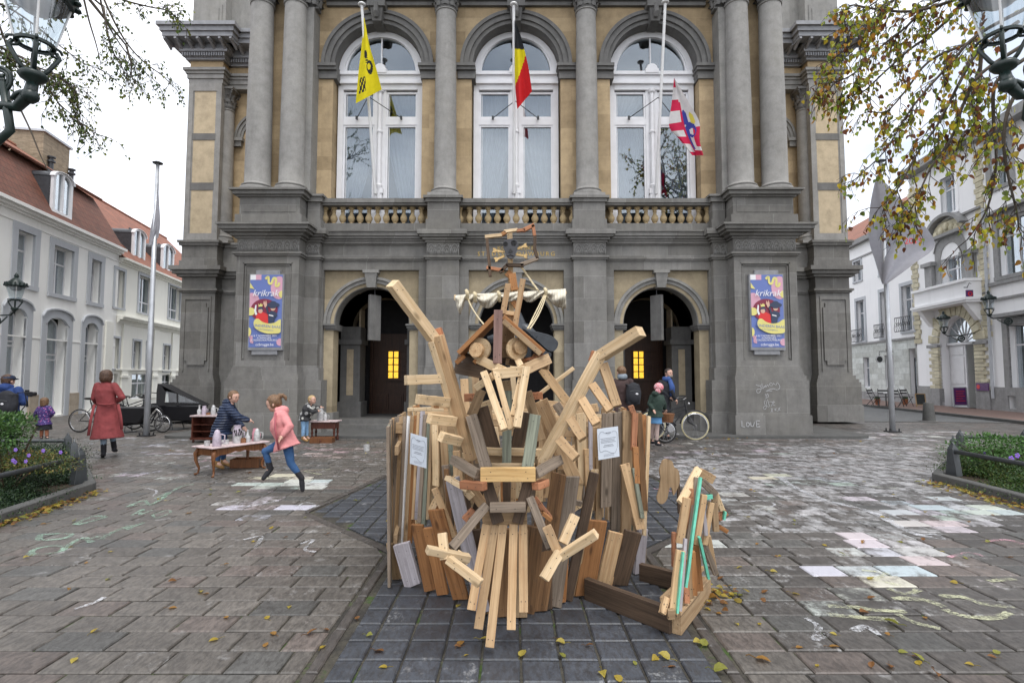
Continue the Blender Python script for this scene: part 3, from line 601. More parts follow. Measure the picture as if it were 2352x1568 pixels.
M['chalk_white'] = m_chalk('chalk_white', (.62, .63, .66)); M['chalk_wall'] = m_plain('chalk_on_stone', (.42, .42, .43), .95, .3, 40); M['chalk_green'] = m_chalk('chalk_green', (.33, .48, .38)); M['chalk_yellow'] = m_chalk('chalk_yellow', (.55, .56, .38)); M['chalk_pink'] = m_chalk('chalk_pink', (.62, .36, .42))
POLY = [(-1.0, 1.5), (-1.02, 5.05), (-2.35, 6.45), (-1.95, 8.85), (-.9, 9.9), (1.1, 9.9), (2.15, 8.85), (2.5, 6.45), (1.15, 5.05), (1.1, 1.5)]
def prange(y):
    xs = []
    n = len(POLY)
    for i in range(n):
        (xa, ya), (xb, yb) = POLY[i], POLY[(i+1) % n]
        if (ya <= y < yb) or (yb <= y < ya): xs.append(xa + (xb-xa)*(y-ya)/(yb-ya))
    return (min(xs), max(xs)) if len(xs) >= 2 else None
# chalk: (px, py, rx, ry, colour, strength)
CH = [(1950,1080,560,75,(0.532,0.526,0.538),0.560),(1980,1180,420,60,(0.535,0.535,0.546),0.530),(2000,1330,420,110,(0.551,0.551,0.551),0.455),(1650,1090,200,50,(0.554,0.554,0.565),0.500),(600,1060,400,60,(0.548,0.537,0.548),0.460),(680,1250,160,160,(0.570,0.570,0.570),0.420),(250,1050,260,50,(0.554,0.554,0.565),0.460),(1900,1010,420,25,(0.529,0.518,0.529),0.500),(660,1108,115,15,(0.588,0.656,0.599),0.621),(640,1096,90,6,(0.617,0.617,0.486),0.607),(610,1158,110,17,(0.616,0.604,0.661),0.621),(610,1190,60,20,(0.580,0.580,0.626),0.500),(640,1240,70,30,(0.575,0.575,0.598),0.420),(690,1320,60,60,(0.570,0.570,0.570),0.400),(720,1470,60,60,(0.570,0.570,0.570),0.390),
 (560,1045,120,14,(0.576,0.440,0.485),0.500),(420,1040,90,14,(0.566,0.538,0.578),0.470),(300,1015,120,12,(0.545,0.574,0.619),0.460),(620,1020,150,8,(0.538,0.453,0.481),0.470),(780,1030,90,9,(0.564,0.415,0.427),0.520),(760,1045,70,6,(0.594,0.491,0.463),0.500),(470,1070,120,14,(0.589,0.578,0.600),0.440),(330,1085,60,10,(0.594,0.571,0.640),0.500),
 (1830,1075,250,34,(0.573,0.573,0.584),0.530),(1640,1040,160,16,(0.550,0.533,0.561),0.480),(1900,1100,160,22,(0.548,0.588,0.622),0.550),(1770,1098,80,9,(0.623,0.623,0.521),0.600),(1850,1110,90,8,(0.517,0.597,0.540),0.600),(2050,1070,200,30,(0.574,0.574,0.591),0.500),(1700,1160,130,24,(0.584,0.584,0.561),0.500),(2110,1165,150,24,(0.548,0.588,0.622),0.621),(2230,1180,90,24,(0.566,0.623,0.578),0.628),(2180,1200,130,14,(0.595,0.550,0.584),0.607),(1980,1150,60,16,(0.603,0.569,0.614),0.500),(2080,1000,150,12,(0.586,0.575,0.586),0.500),(1750,1010,150,10,(0.547,0.490,0.502),0.450),(2250,1040,140,20,(0.573,0.573,0.584),0.480),
 (2010,1250,110,30,(0.619,0.597,0.608),0.628),(2110,1275,60,20,(0.609,0.552,0.586),0.621),(1980,1305,120,18,(0.588,0.611,0.645),0.621),(1790,1280,40,10,(0.592,0.592,0.603),0.500),(1820,1170,60,14,(0.573,0.573,0.584),0.500),(2030,1335,80,22,(0.609,0.621,0.518),0.600),(2010,1355,60,14,(0.612,0.623,0.532),0.550),(1600,1200,60,20,(0.573,0.573,0.584),0.580),(1560,1230,60,24,(0.592,0.592,0.603),0.600),(1540,1150,50,10,(0.590,0.471,0.545),0.600),(1560,1130,60,10,(0.500,0.569,0.546),0.500),(1900,1400,80,14,(0.632,0.643,0.558),0.550),(2300,1240,60,14,(0.592,0.592,0.603),0.450),(1900,1440,60,40,(0.570,0.570,0.570),0.380),(2200,1350,120,50,(0.570,0.570,0.570),0.360)]
def topx(x, y):
    dy = y*cos(PITCH) - CAMZ*sin(PITCH); dz = -CAMZ*cos(PITCH) - y*sin(PITCH); return 1176 + x/dy*FPX, 784 - dz/dy*FPX
def chalk_at(x, y, rnd):
    px, py = topx(x, y); best = (.6, .6, .6, 0.34)
    if rnd.random() < .05: best = (.56, .56, .56, .46)
    for cx, cy, rx, ry, c, s in CH:
        d = ((px-cx)/rx)**2 + ((py-cy)/ry)**2
        if rx >= 160 and ry >= 20 and d < 1:
            k = min(1, (1-d)*2.2); a_ = .36 + (s-.36)*k
            if a_ > best[3]: best = (c[0], c[1], c[2], a_ + rnd.uniform(-.02, .02))
            continue
        if d < 1.0 * rnd.uniform(.7, 1.25):
            if rnd.random() < .82:
                j = rnd.uniform(.9, 1.1); best = (c[0]*j, c[1]*rnd.uniform(.94, 1.06), c[2]*rnd.uniform(.92, 1.08), s + rnd.uniform(-.1, .1))
    return best
class Slabs:
    def __init__(s): s.v = []; s.f = []; s.c = []; s.k = []
    def add(s, q, z, col, ck, gap, rnd, ch=.008):   # q: 4 corners ccw (x,y)
        cx = sum(p[0] for p in q)/4; cy = sum(p[1] for p in q)/4; o = len(s.v); tx, ty = rnd.uniform(-.006, .006), rnd.uniform(-.006, .006); dz = rnd.uniform(-.0025, .0025)
        def ins(p, g):
            dx, dy = p[0]-cx, p[1]-cy; return p[0] - math.copysign(min(abs(dx), g), dx), p[1] - math.copysign(min(abs(dy), g), dy)
        for g, h in ((gap, -.03), (gap, -.007), (gap+ch, 0)):
            for p in q:
                j = rnd.uniform(0, .004) if h > -.02 else 0
                x, y = ins(p, g + j); s.v.append((x, y, z + h + dz + (x-cx)*tx + (y-cy)*ty))
        for r in (0, 4): s.f += [(o+r+i, o+r+(i+1) % 4, o+r+4+(i+1) % 4, o+r+4+i) for i in range(4)]
        s.f.append((o+8, o+9, o+10, o+11)); s.c += [col]*9; s.k += [ck]*9
    def build(s, name, mat):
        me = bpy.data.meshes.new(name); me.from_pydata(s.v, [], s.f); me.materials.append(M[mat])
        for nm, dat in (('col', [tuple(c)+(1,) for c in s.c]), ('chk', s.k)):
            at = me.color_attributes.new(nm, 'FLOAT_COLOR', 'CORNER'); buf = []
            for d in dat: buf.extend(list(d)*4)
            at.data.foreach_set('color', buf)
        me.polygons.foreach_set('use_smooth', [False]*len(me.polygons))
        o = bpy.data.objects.new(name, me); COL.objects.link(o); return o
def pave():
    rnd = random.Random(3); sl = Slabs(); y = 1.6; RH = .238
    while y < 30:
        y1 = y + RH*rnd.choice([1, 1, .97, 1.03]); ym = (y+y1)/2; xa, xb = -17, 17
        if y > 19: xa, xb = -24, 10 + (0 if y < 20 else 0)
        pr0, pr1, prm = prange(y), prange(y1), prange(ym)
        segs = [(xa, xb, None, None)]
        if prm:
            l0, r0 = pr0 or prm; l1, r1 = pr1 or prm
            segs = [(xa, min(l0, l1)-.13, None, (l0-.13, l1-.13)), (max(r0, r1)+.13, xb, (r0+.13, r1+.13), None)]
        for a, b, la, lb in segs:
            x = a - (0 if la else rnd.uniform(0, .3)); first = True
            while x < b:
                wd = rnd.choice([.30, .33, .35, .38, .41]); x1 = x + wd; last = x1 >= b - .12
                if last: x1 = b
                q = [(x, y), (x1, y), (x1, y1), (x, y1)]
                if first and la: q[0] = (la[0], y); q[3] = (la[1], y1)
                if last and lb: q[1] = (lb[0], y); q[2] = (lb[1], y1)
                tone = rnd.gauss(1, .10); base = (.122, .110, .097) if x < 1.5 else (.088, .080, .073)
                if rnd.random() < .18: base = (.126, .104, .092)
                if rnd.random() < .12: base = (.098, .096, .090)
                c = tuple(max(.03, v*tone) for v in base)
                sl.add(q, 0, c, chalk_at((q[0][0]+q[1][0])/2, ym, rnd), .0045 if rnd.random() < .8 else .0075, rnd)
                first = False
                if last: break
                x = x1
        y = y1
    tag(sl.build('plaza_paving', 'slab'), kind='structure')
    sl = Slabs(); T = .222; y = 1.6
    while y < 9.85:
        y1 = y + T; pr0, pr1, prm = prange(y), prange(min(y1, 9.89)), prange((y+y1)/2)
        if not prm: y = y1; continue
        l0, r0 = pr0 or prm; l1, r1 = pr1 or prm; a, b = max(l0, l1), min(r0, r1)
        if abs(r0-r1) > .5 or abs(l0-l1) > .5: y = y1; continue
        x = .05 - T*round((.05-a)/T)
        if x < a: x += T
        edge = x
        if x - a > .03: sl.add([(l0+.01, y), (x, y), (x, y1), (l1+.01, y1)], .001, (.048, .054, .066), (.6,.6,.6,.36), .007, rnd)
        while x + T <= b:
            tone = rnd.gauss(1, .1); sl.add([(x, y), (x+T, y), (x+T, y1), (x, y1)], .001, tuple(v*tone for v in (.050, .056, .068)), (.6, .6, .6, rnd.uniform(.34, .44)), .006, rnd); x += T
        if b - x > .03: sl.add([(x, y), (r0-.01, y), (r1-.01, y1), (x, y1)], .001, (.048, .054, .066), (.6,.6,.6,.36), .007, rnd)
        y = y1
    tag(sl.build('slate_paving', 'slab'), kind='structure')
    sl = Slabs()
    for (xa, ya), (xb, yb) in zip(POLY, POLY[1:]):
        if ya > 8.84 and yb > 8.84: continue
        d = Vector((xb-xa, yb-ya)); n = max(1, int(d.length/.45)); dn = d.normalized(); p = Vector((dn.y, -dn.x)) * -1
        for i in range(n):
            a = Vector((xa, ya)) + d*(i/n); b_ = Vector((xa, ya)) + d*((i+1)/n)
            q = [a + p*.035, b_ + p*.035, b_ + p*.115, a + p*.115]
            sl.add([tuple(v) for v in q][::-1], .002, (.075, .066, .06), (.6,.6,.6,.36), .004, rnd)
    tag(sl.build('paving_border', 'slab'), kind='structure')
pave()
g = MB(); g.add([(-250,-60,-.012),(250,-60,-.012),(250,250,-.012),(-250,250,-.012)], [(0,1,2,3)]); tag(g.build('ground', 'joint'), kind='structure')
# theatre platform with rounded ends
pts = [(XC-8.3, 19, 0), (XC-9.0, 15)] ; pl = []
for a in range(7): t = pi + (pi/2)*a/6; pl.append((XC-8.6+.55*cos(t), 14.3+.5*sin(t), -.01))
for a in range(7): t = 1.5*pi + (pi/2)*a/6; pl.append((XC+8.6+.55*cos(t), 14.3+.5*sin(t), -.01))
pl += [(XC+9.15, 19, -.01), (XC-9.15, 19, -.01)]
g = MB(); g.prism(pl, (0, 0, .08)); tag(g.build('platform_kerb', 'kerb'), kind='structure')
# street on the right with kerbs
def strip(name, p0, p1, q1, q0, z, mat):
    g = MB(); g.prism([(p0[0],p0[1],-.01),(p1[0],p1[1],-.01),(q1[0],q1[1],-.01),(q0[0],q0[1],-.01)], (0,0,z+.01)); return tag(g.build(name, mat), kind='structure')
strip('road', (9.5, 19.3), (40, 16.0), (40, 21.0), (9.5, 37), .006, 'road')
strip('kerb', (9.5, 19.1), (40, 15.8), (40, 16.0), (9.5, 19.3), .02, 'kerb')
# chalk drawings on the slabs
def stroke(mb, pts, wd, z=.006):
    P = [G(x, y) for x, y in pts]; vs = []
    for i, p in enumerate(P):
        d = P[min(i+1, len(P)-1)] - P[max(i-1, 0)]; d.z = 0; d.normalize(); n = Vector((-d.y, d.x, 0)); k = wd*random.uniform(.7, 1.2)/2
        vs += [Vector((p.x, p.y, z)) + n*k, Vector((p.x, p.y, z)) - n*k]
    mb.add(vs, [(2*i, 2*i+2, 2*i+3, 2*i+1) for i in range(len(P)-1)])
def smooth(pts, n=5):
    out = []
    P = [pts[0]] + pts + [pts[-1]]
    for i in range(1, len(P)-2):
        for k in range(n):
            t = k/n; a = [.5*((2*P[i][j]) + (-P[i-1][j]+P[i+1][j])*t + (2*P[i-1][j]-5*P[i][j]+4*P[i+1][j]-P[i+2][j])*t*t + (-P[i-1][j]+3*P[i][j]-3*P[i+1][j]+P[i+2][j])*t**3) for j in range(len(P[0]))]; out.append(tuple(a))
    out.append(pts[-1]); return out
def chalkset(mat, items, name='chalk_drawing'):
    g = MB()
    for w_, pts in items: stroke(g, smooth(pts), w_)
    o = g.build(name, mat); tag(o, kind='structure'); return o
chalkset('chalk_white', [(.09, [(1790,1095),(1830,1122),(1900,1150),(1990,1172),(2040,1195),(2090,1222),(2140,1235)]), (.05, [(2140,1235),(2165,1238),(2150,1228),(2120,1228)]),
  (.03, [(330,1120),(360,1128),(350,1140)]), (.05, [(560,1165),(590,1160),(640,1150)]), (.03, [(690,1170),(715,1168),(722,1158),(700,1155),(688,1162),(700,1172),(735,1160)]), (.04,[(170,1400),(215,1385),(240,1372)]),
  (.035,[(560,1240),(600,1232),(585,1260)]),(.04,[(690,1250),(720,1240),(700,1262),(725,1268)]),(.03,[(1700,1155),(1750,1150),(1780,1160),(1740,1170)]),(.04,[(1850,1420),(1880,1440),(1870,1470),(1905,1455)]),(.05,[(1960,1450),(1990,1440),(2020,1460)])])
chalkset('chalk_green', [(0.053, [(93,1228),(150,1226),(165,1229),(140,1238),(92,1240),(93,1228)]), (0.053, [(170,1205),(190,1195),(215,1186),(240,1188),(200,1200),(175,1206)]), (0.060, [(70,1273),(80,1262),(120,1254),(150,1256),(135,1268),(95,1274),(70,1273)]),
  (0.053, [(150,1256),(190,1236),(210,1246)]), (0.045, [(205,1240),(240,1228),(230,1240),(260,1222)]), (0.053, [(255,1224),(300,1206),(290,1216),(330,1200)]), (.04,[(300,1185),(330,1170),(320,1182),(350,1172)]),(.05,[(290,1165),(330,1150),(345,1160),(380,1140)]),(.04,[(355,1146),(390,1130),(375,1142),(415,1118),(445,1112)]),(.03,[(350,1182),(385,1172),(390,1178),(360,1190),(350,1182)]),(.05,[(300,1162),(350,1158)])])
chalkset('chalk_yellow', [(.06, [(1900,1392),(1960,1395),(2010,1402),(2080,1405)]), (.07, [(2050,1375),(2120,1378),(2170,1395)]), (.06, [(2160,1370),(2210,1372),(2260,1388),(2330,1395)]), (.07,[(1900,1412),(1990,1420),(2060,1425)]), (.06,[(2170,1400),(2210,1415),(2280,1420),(2320,1408)]),(.05,[(2270,1335),(2330,1330)]),(.05,[(1980,1310),(2040,1318),(2010,1330),(2070,1345)]),(.05,[(2040,1352),(2080,1365),(2110,1355)]),(.035,[(740,1090),(700,1082),(760,1078)]),(.05,[(2060,1410),(2100,1430),(2160,1445)])])
chalkset('chalk_pink', [(.05, [(1500,1122),(1540,1128),(1580,1134)]), (.05,[(700,1028),(740,1034),(800,1030)]),(.04,[(850,1040),(900,1036),(930,1044)]),(.05,[(440,1062),(480,1058),(520,1066)]),(.04,[(1700,1020),(1740,1018),(1790,1022)]),(.05,[(2260,1245),(2310,1240),(2350,1250)]),(.04,[(2180,1280),(2225,1270),(2260,1278)])])
# ================================================================ NEIGHBOURING HOUSES
def m_tiles(name, c, w_=.22, h_=.2):
    m, t, b = newmat(name); co = objco(t); sep = t.nodes.new('ShaderNodeSeparateXYZ'); t.links.new(co, sep.inputs[0]); cb = t.nodes.new('ShaderNodeCombineXYZ'); t.links.new(sep.outputs[0], cb.inputs[0]); t.links.new(sep.outputs[2], cb.inputs[1])
    br = node(t, 'ShaderNodeTexBrick', **{'Scale': 1.0, 'Mortar Size': .02, 'Mortar Smooth': 1.0, 'Brick Width': w_, 'Row Height': h_}); br.offset = .0
    br.inputs['Color1'].default_value = rgb(c); br.inputs['Color2'].default_value = rgb(scl(c, .78)); br.inputs['Mortar'].default_value = rgb(scl(c, .3)); t.links.new(cb.outputs[0], br.inputs['Vector'])
    n = noise(t, co, 1.2, 6, .7); cc = mixc(t, 1, br.outputs['Color'], ramp(t, n, [(.3, .7), (.7, 1.25)]), 'MULTIPLY'); n2 = noise(t, co, 9, 4); cc = mixc(t, ramp(t, n2, [(.5, 0), (.7, .35)]), cc, (.12, .09, .06))
    t.links.new(cc, b.inputs['Base Color']); b.inputs['Roughness'].default_value = .8; bump(t, b, br.outputs['Fac'], -.8, .03); return m
M['tiles'] = m_tiles('roof_tiles', (.27, .095, .052)); M['tiles_dark'] = m_tiles('mansard_tiles', (.17, .062, .038), .24, .26)
M['render_white'] = m_render('white_render', (.90, .895, .865)); M['render_cream'] = m_render('cream_render', (.84, .83, .76))
M['white_wall'] = m_render('white_wall', (.90, .90, .91)); M['trim_grey'] = m_render('grey_trim', (.49, .51, .54))
M['mint_wall'] = m_stone('pale_rusticated', (.64, .67, .65), block=(.9, .34), joint=.55, stain=.1); M['yellow_trim'] = m_stone('yellow_quoins', (.68, .63, .47), block=(.5, .3), joint=.6, stain=.1)
M['brick_yellow'] = m_stone('yellow_brick', (.33, .265, .19), block=(.22, .07), joint=.9); M['slate_dark'] = m_plain('slate_cladding', (.045, .048, .055), .5, .3, 9)
M['plinth_sand'] = m_stone('sand_plinth', (.46, .39, .31), block=(.8, .4)); M['house_glass'] = m_glass('house_glass', .35); M['green_curtain'] = m_plain('green_blind', (.22, .27, .22), .8, .3, 3)
M['shutter'] = m_plain('louvre', (.25, .22, .19), .7, .3, 30); M['purple'] = m_plain('purple_sign', (.09, .02, .12), .5, .15); M['grey_stone_trim'] = m_stone('weathered_trim', (.30, .30, .30), stain=.4)
class House:     # local frame: x along the street, z up, y into the house
    def __init__(s, name, P, d, inward, label):
        s.P = Vector((P[0], P[1], 0)); s.d = Vector((d[0], d[1], 0)).normalized(); s.n = Vector((-s.d.y, s.d.x, 0))
        if s.n.dot(Vector((inward[0], inward[1], 0))) < 0: s.n = -s.n
        s.root = thing(name, s.P, label, 'house'); ang = atan2(s.d.y, s.d.x); s.root.rotation_euler = (0, 0, ang); s.flip = s.n.dot(Vector((-s.d.y, s.d.x, 0))) < 0
    def u(s, px):       # metres along the street of a picture column
        k = (px-1176)/FPX; return (k*s.P.y - s.P.x) / (s.d.x - k*s.d.y)
    def Y(s, px): return s.P.y + s.d.y*s.u(px)
    def z(s, px, py): return ZP(py, s.Y(px))
    def put(s, mb, name, mats, parent=None, **kw):
        if s.flip: mb.v = [(x, -y, z) for x, y, z in mb.v]
        o = mb.build(name, mats, parent or s.root, world=False, **kw); return o
def window(h, u0, u1, z0, z1, trim=None, tw=.16, depth=.22, mull=1, trans=(.66,), arch=0, frame='white_paint', back='dark_room', sill=True, wall_y=0.0, bars=()):
    if u0 > u1: u0, u1 = u1, u0
    m = MB()
    def seg(x): return arch * sqrt(max(0, 1 - ((x-(u0+u1)/2)/((u1-u0)/2))**2)) if arch else 0
    y0 = wall_y - .035
    if trim:
        m.box(u0-tw, u0, y0, y0+.1, z0-tw*.3, z1); m.box(u1, u1+tw, y0, y0+.1, z0-tw*.3, z1)
        if arch: 
            for i in range(12):
                a = u0 - tw + (u1-u0+2*tw)*i/12; b = u0-tw + (u1-u0+2*tw)*(i+1)/12; f = lambda x: arch*sqrt(max(0, 1-((x-(u0+u1)/2)/((u1-u0)/2+tw))**2))
                ga = arch*sqrt(max(0,1-min(1,((a-(u0+u1)/2)/((u1-u0)/2)))**2)) if abs(a-(u0+u1)/2) < (u1-u0)/2 else 0; gb = arch*sqrt(max(0,1-((b-(u0+u1)/2)/((u1-u0)/2))**2)) if abs(b-(u0+u1)/2) < (u1-u0)/2 else 0
                m.hexa([(a,y0,z1+ga),(b,y0,z1+gb),(b,y0+.1,z1+gb),(a,y0+.1,z1+ga),(a,y0,z1+f(a)+tw),(b,y0,z1+f(b)+tw),(b,y0+.1,z1+f(b)+tw),(a,y0+.1,z1+f(a)+tw)])
                m.hexa([(a,y0-.06,z1+f(a)+tw),(b,y0-.06,z1+f(b)+tw),(b,y0+.1,z1+f(b)+tw),(a,y0+.1,z1+f(a)+tw),(a,y0-.06,z1+f(a)+tw+.06),(b,y0-.06,z1+f(b)+tw+.06),(b,y0+.1,z1+f(b)+tw+.06),(a,y0+.1,z1+f(a)+tw+.06)])
        else: m.box(u0-tw, u1+tw, y0-.005, y0+.1, z1, z1+tw)
        if sill: m.box(u0-tw, u1+tw, y0-.03, y0+.1, z0-tw*.6, z0)
    tr = h.put(m, 'window', [trim or frame]) if m.v else None
    f = MB(); yf = wall_y + depth; w_ = .055
    f.box(u0, u0+w_, yf, yf+.06, z0, z1); f.box(u1-w_, u1, yf, yf+.06, z0, z1); f.box(u0+w_, u1-w_, yf+.001, yf+.06, z0, z0+w_*1.4)
    if arch: f.ring((u0+u1)/2, z1, (u1-u0)/2-w_, (u1-u0)/2, yf, yf+.06, 14, rz=arch/((u1-u0)/2))
    else: f.box(u0+w_, u1-w_, yf+.001, yf+.06, z1-w_, z1)
    for i in range(mull): x = u0 + (u1-u0)*(i+1)/(mull+1); f.box(x-w_*.6, x+w_*.6, yf-.01, yf+.055, z0+w_, z1 + (arch*.95 if arch else 0) - w_*.5)
    for q in trans: f.box(u0+w_, u1-w_, yf-.006, yf+.05, z0+(z1-z0)*q-w_*.55, z0+(z1-z0)*q+w_*.55)
    for q in bars: f.box(u0+w_, u1-w_, yf+.01, yf+.04, z0+(z1-z0)*q-.012, z0+(z1-z0)*q+.012)
    fo = h.put(f, 'window_frame' if tr else 'window', [frame], tr)
    g = MB()
    if arch: g.prism([(u0+w_, yf+.03, z0), (u1-w_, yf+.03, z0)] + [((u0+u1)/2 + ((u1-u0)/2-w_*.6)*cos(pi*k/12), yf+.03, z1 + (arch-w_)*sin(pi*k/12)) for k in range(13)], (0, .004, 0))
    else: g.box(u0+w_*.5, u1-w_*.5, yf+.03, yf+.034, z0, z1)
    h.put(g, 'pane', ['house_glass'], tr or fo)
    if back != 'dark_room':
        b = MB(); b.box(u0, u1, yf+.16, yf+.17, z0, z1+(arch or 0)); h.put(b, 'blind', [back], tr or fo)
    return tr or fo
def wall_with_holes(h, u0, u1, z0, z1, holes, mat, name='wall', thick=.35, y0=0.0, parent=None):   # grid of boxes around rectangular openings
    us = sorted({u0, u1, *[a for q in holes for a in (q[0], q[1])]}); zs = sorted({z0, z1, *[a for q in holes for a in (q[2], q[3])]}); m = MB()
    us = [u for u in us if u0 <= u <= u1]; zs = [z for z in zs if z0 <= z <= z1]; vid = {}
    def hole(a, b): return any(q[0] < a < q[1] and q[2] < b < q[3] for q in holes)
    for i in range(len(us)-1):
        for j in range(len(zs)-1):
            if hole((us[i]+us[i+1])/2, (zs[j]+zs[j+1])/2): continue
            a, b, c, d = us[i], us[i+1], zs[j], zs[j+1]
            m.add([(a,y0,c),(b,y0,c),(b,y0,d),(a,y0,d)], [(0,1,2,3)])
    for q in holes:
        a, b, c, d = q[:4]; m.add([(a,y0,c),(a,y0+thick,c),(a,y0+thick,d),(a,y0,d)], [(0,1,2,3)]); m.add([(b,y0,c),(b,y0+thick,c),(b,y0+thick,d),(b,y0,d)], [(0,1,2,3)]); m.add([(a,y0,d),(b,y0,d),(b,y0+thick,d),(a,y0+thick,d)], [(0,1,2,3)]); m.add([(a,y0,c),(b,y0,c),(b,y0+thick,c),(a,y0+thick,c)], [(0,1,2,3)])
    return h.put(m, name, [mat], parent, recalc=False)
LD = (-.2, 1.0)
# ---------------- house 1: large white house with mansard
H1 = House('white_house', (-17.2, 18.2), LD, (-1, 0), 'large white rendered house with red mansard roof, grey framed windows and sandstone plinth')
e1 = H1.u(263); EV = 7.5; a1 = -8
def hz(h, px, py): return h.z(px, py)
def spec(h, x0, x1, y0, y1):       # picture rectangle -> local window rectangle
    c = (x0+x1)/2; return h.u(x0), h.u(x1), h.z(c, y1), h.z(c, y0)
up = [spec(H1, 24, 50, 531, 651), spec(H1, 110, 145, 568, 676), spec(H1, 199, 212, 596, 694)]
lo = [spec(H1, 12, 42, 727, 900), spec(H1, 102, 141, 748, 956), spec(H1, 192, 213, 758, 944)]
up = [(a, b+.35, c, d) for a, b, c, d in up]; lo = [(a, b+.3, max(c, .06), d) for a, b, c, d in lo]
near_w = [(-3.6, -2.2, 4.6, 6.5), (-3.6, -2.2, .9, 3.3)]
holes = [(a, b, c, d) for a, b, c, d in up + near_w] + [(a, b, c, d+.32) for a, b, c, d in lo]
wall_with_holes(H1, a1, e1, 0, EV, holes, 'render_white')
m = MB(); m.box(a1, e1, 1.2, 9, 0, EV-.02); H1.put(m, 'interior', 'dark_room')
m = MB(); m.box(e1-.02, e1, 0.01, 9, 0, EV); m.box(a1, a1+.02, .01, 9, 0, EV); H1.put(m, 'side_wall', 'render_white')
for q in up: window(H1, *q, trim='trim_grey', tw=.26, depth=.28, back='dark_room')
window(H1, *near_w[0], trim='trim_grey', tw=.26, depth=.28); window(H1, *near_w[1], trim='trim_grey', tw=.26, depth=.28)
for k, q in enumerate(lo): window(H1, *q, trim='trim_grey', tw=.3, depth=.35, arch=.32, mull=1 if k else 1, trans=(.62, .68), back='green_curtain' if k else 'shutter', sill=False)
pz = hz(H1, 170, 902); prev = a1
for q in sorted(lo) + [(e1+.3, 0)]: m = MB(); m.box(prev, q[0]-.3, -.06, .1, 0, pz); H1.put(m, 'plinth', 'plinth_sand'); prev = q[1]+.3
m = MB()
for z0, z1, p in ((EV-.55, EV-.5, .03), (EV-.22, EV-.14, .08), (EV-.14, EV-.04, .18), (EV-.04, EV+.08, .32)): m.box(a1-.1, e1+.05, -p, .3, z0, z1)
m.box(a1, e1, -.02, .1, 2.95, 3.0); H1.put(m, 'cornice', 'render_white')
# mansard: steep lower slope, flatter upper slope
m = MB(); mz = EV + 2.3
m.add([(a1,-.2,EV+.08),(e1+.05,-.2,EV+.08),(e1-.5,.95,mz),(a1,.95,mz)], [(0,1,2,3)]); H1.put(m, 'mansard_roof', 'tiles_dark', recalc=False)
m = MB(); rz = EV + 4.6
m.add([(a1,.7,mz-.05),(e1-.35,.7,mz-.05),(e1-.35,4.3,rz),(a1,4.3,rz),(a1,8,mz-1),(e1-.35,8,mz-1)], [(0,1,2,3),(3,2,5,4)]); m.add([(e1-.5,.95,mz),(e1+.05,-.2,EV+.08),(e1+.02,8,EV),(e1-.35,4.3,rz)], [(0,1,2,3)])
m.tube([(a1, .68, mz), (e1-.35, .68, mz)], .05, 6); m.tube([(a1, 4.3, rz), (e1-.35, 4.3, rz)], .09, 6); H1.put(m, 'upper_roof', 'tiles', recalc=False)
def dormer(h, u0, u1, z0, z1, y, sidemat, wn='white_paint', back=1.6):
    m = MB(); m.box(u0, u0+.14, y, y+.12, z0, z1); m.box(u1-.14, u1, y, y+.12, z0, z1); m.box(u0+.14, u1-.14, y+.001, y+.12, z0, z0+.12)
    c = (u0+u1)/2; r = (u1-u0)/2; m.ring(c, z1, r-.16, r, y-.001, y+.12, 14, rz=.45); m.box(c-.06, c+.06, y, y+.1, z0, z1+r*.4); m.ring(c, z1, r, r+.05, y-.06, y+.12, 14, rz=.46)
    o = h.put(m, 'dormer', [wn]); g = MB(); g.box(u0+.1, u1-.1, y+.07, y+.075, z0+.05, z1+r*.3); h.put(g, 'pane', ['house_glass'], o)
    s_ = MB(); s_.add([(u0,y+.1,z0),(u0,y+.1,z1),(u0,y+back,z1)], [(0,1,2)]); s_.add([(u1,y+.1,z0),(u1,y+.1,z1),(u1,y+back,z1)], [(0,1,2)])
    n = 10; P = [(c + (r+.02)*cos(pi*k/n), z1 + (r+.02)*.45*sin(pi*k/n)) for k in range(n+1)]
    for (xa, za), (xb, zb) in zip(P, P[1:]): s_.add([(xa,y+.05,za),(xb,y+.05,zb),(xb,y+back+.6,zb),(xa,y+back+.6,za)], [(0,1,2,3)])
    s_.box(u0+.13, u1-.13, y+.3, y+.32, z0, z1+.3); h.put(s_, 'dormer_cheek', [sidemat], o, recalc=False)
dormer(H1, H1.u(98), H1.u(145), EV+.35, EV+1.75, -.05, 'slate_dark')
# chimney
m = MB(); uc = H1.u(150); uc = 8.2; m.box(uc-.9, uc+1.1, 3.4, 4.9, EV+2.5, rz+.9); o = H1.put(m, 'chimney', 'brick_yellow'); m = MB(); m.box(uc-1.0, uc+1.2, 3.3, 5.0, rz+.9, rz+1.0); H1.put(m, 'chimney_cap', 'trim_grey', o)
m = MB(); m.box(uc-3.6, uc-2.8, 4.2, 5, EV+3, rz+.5); H1.put(m, 'chimney', 'brick_yellow')
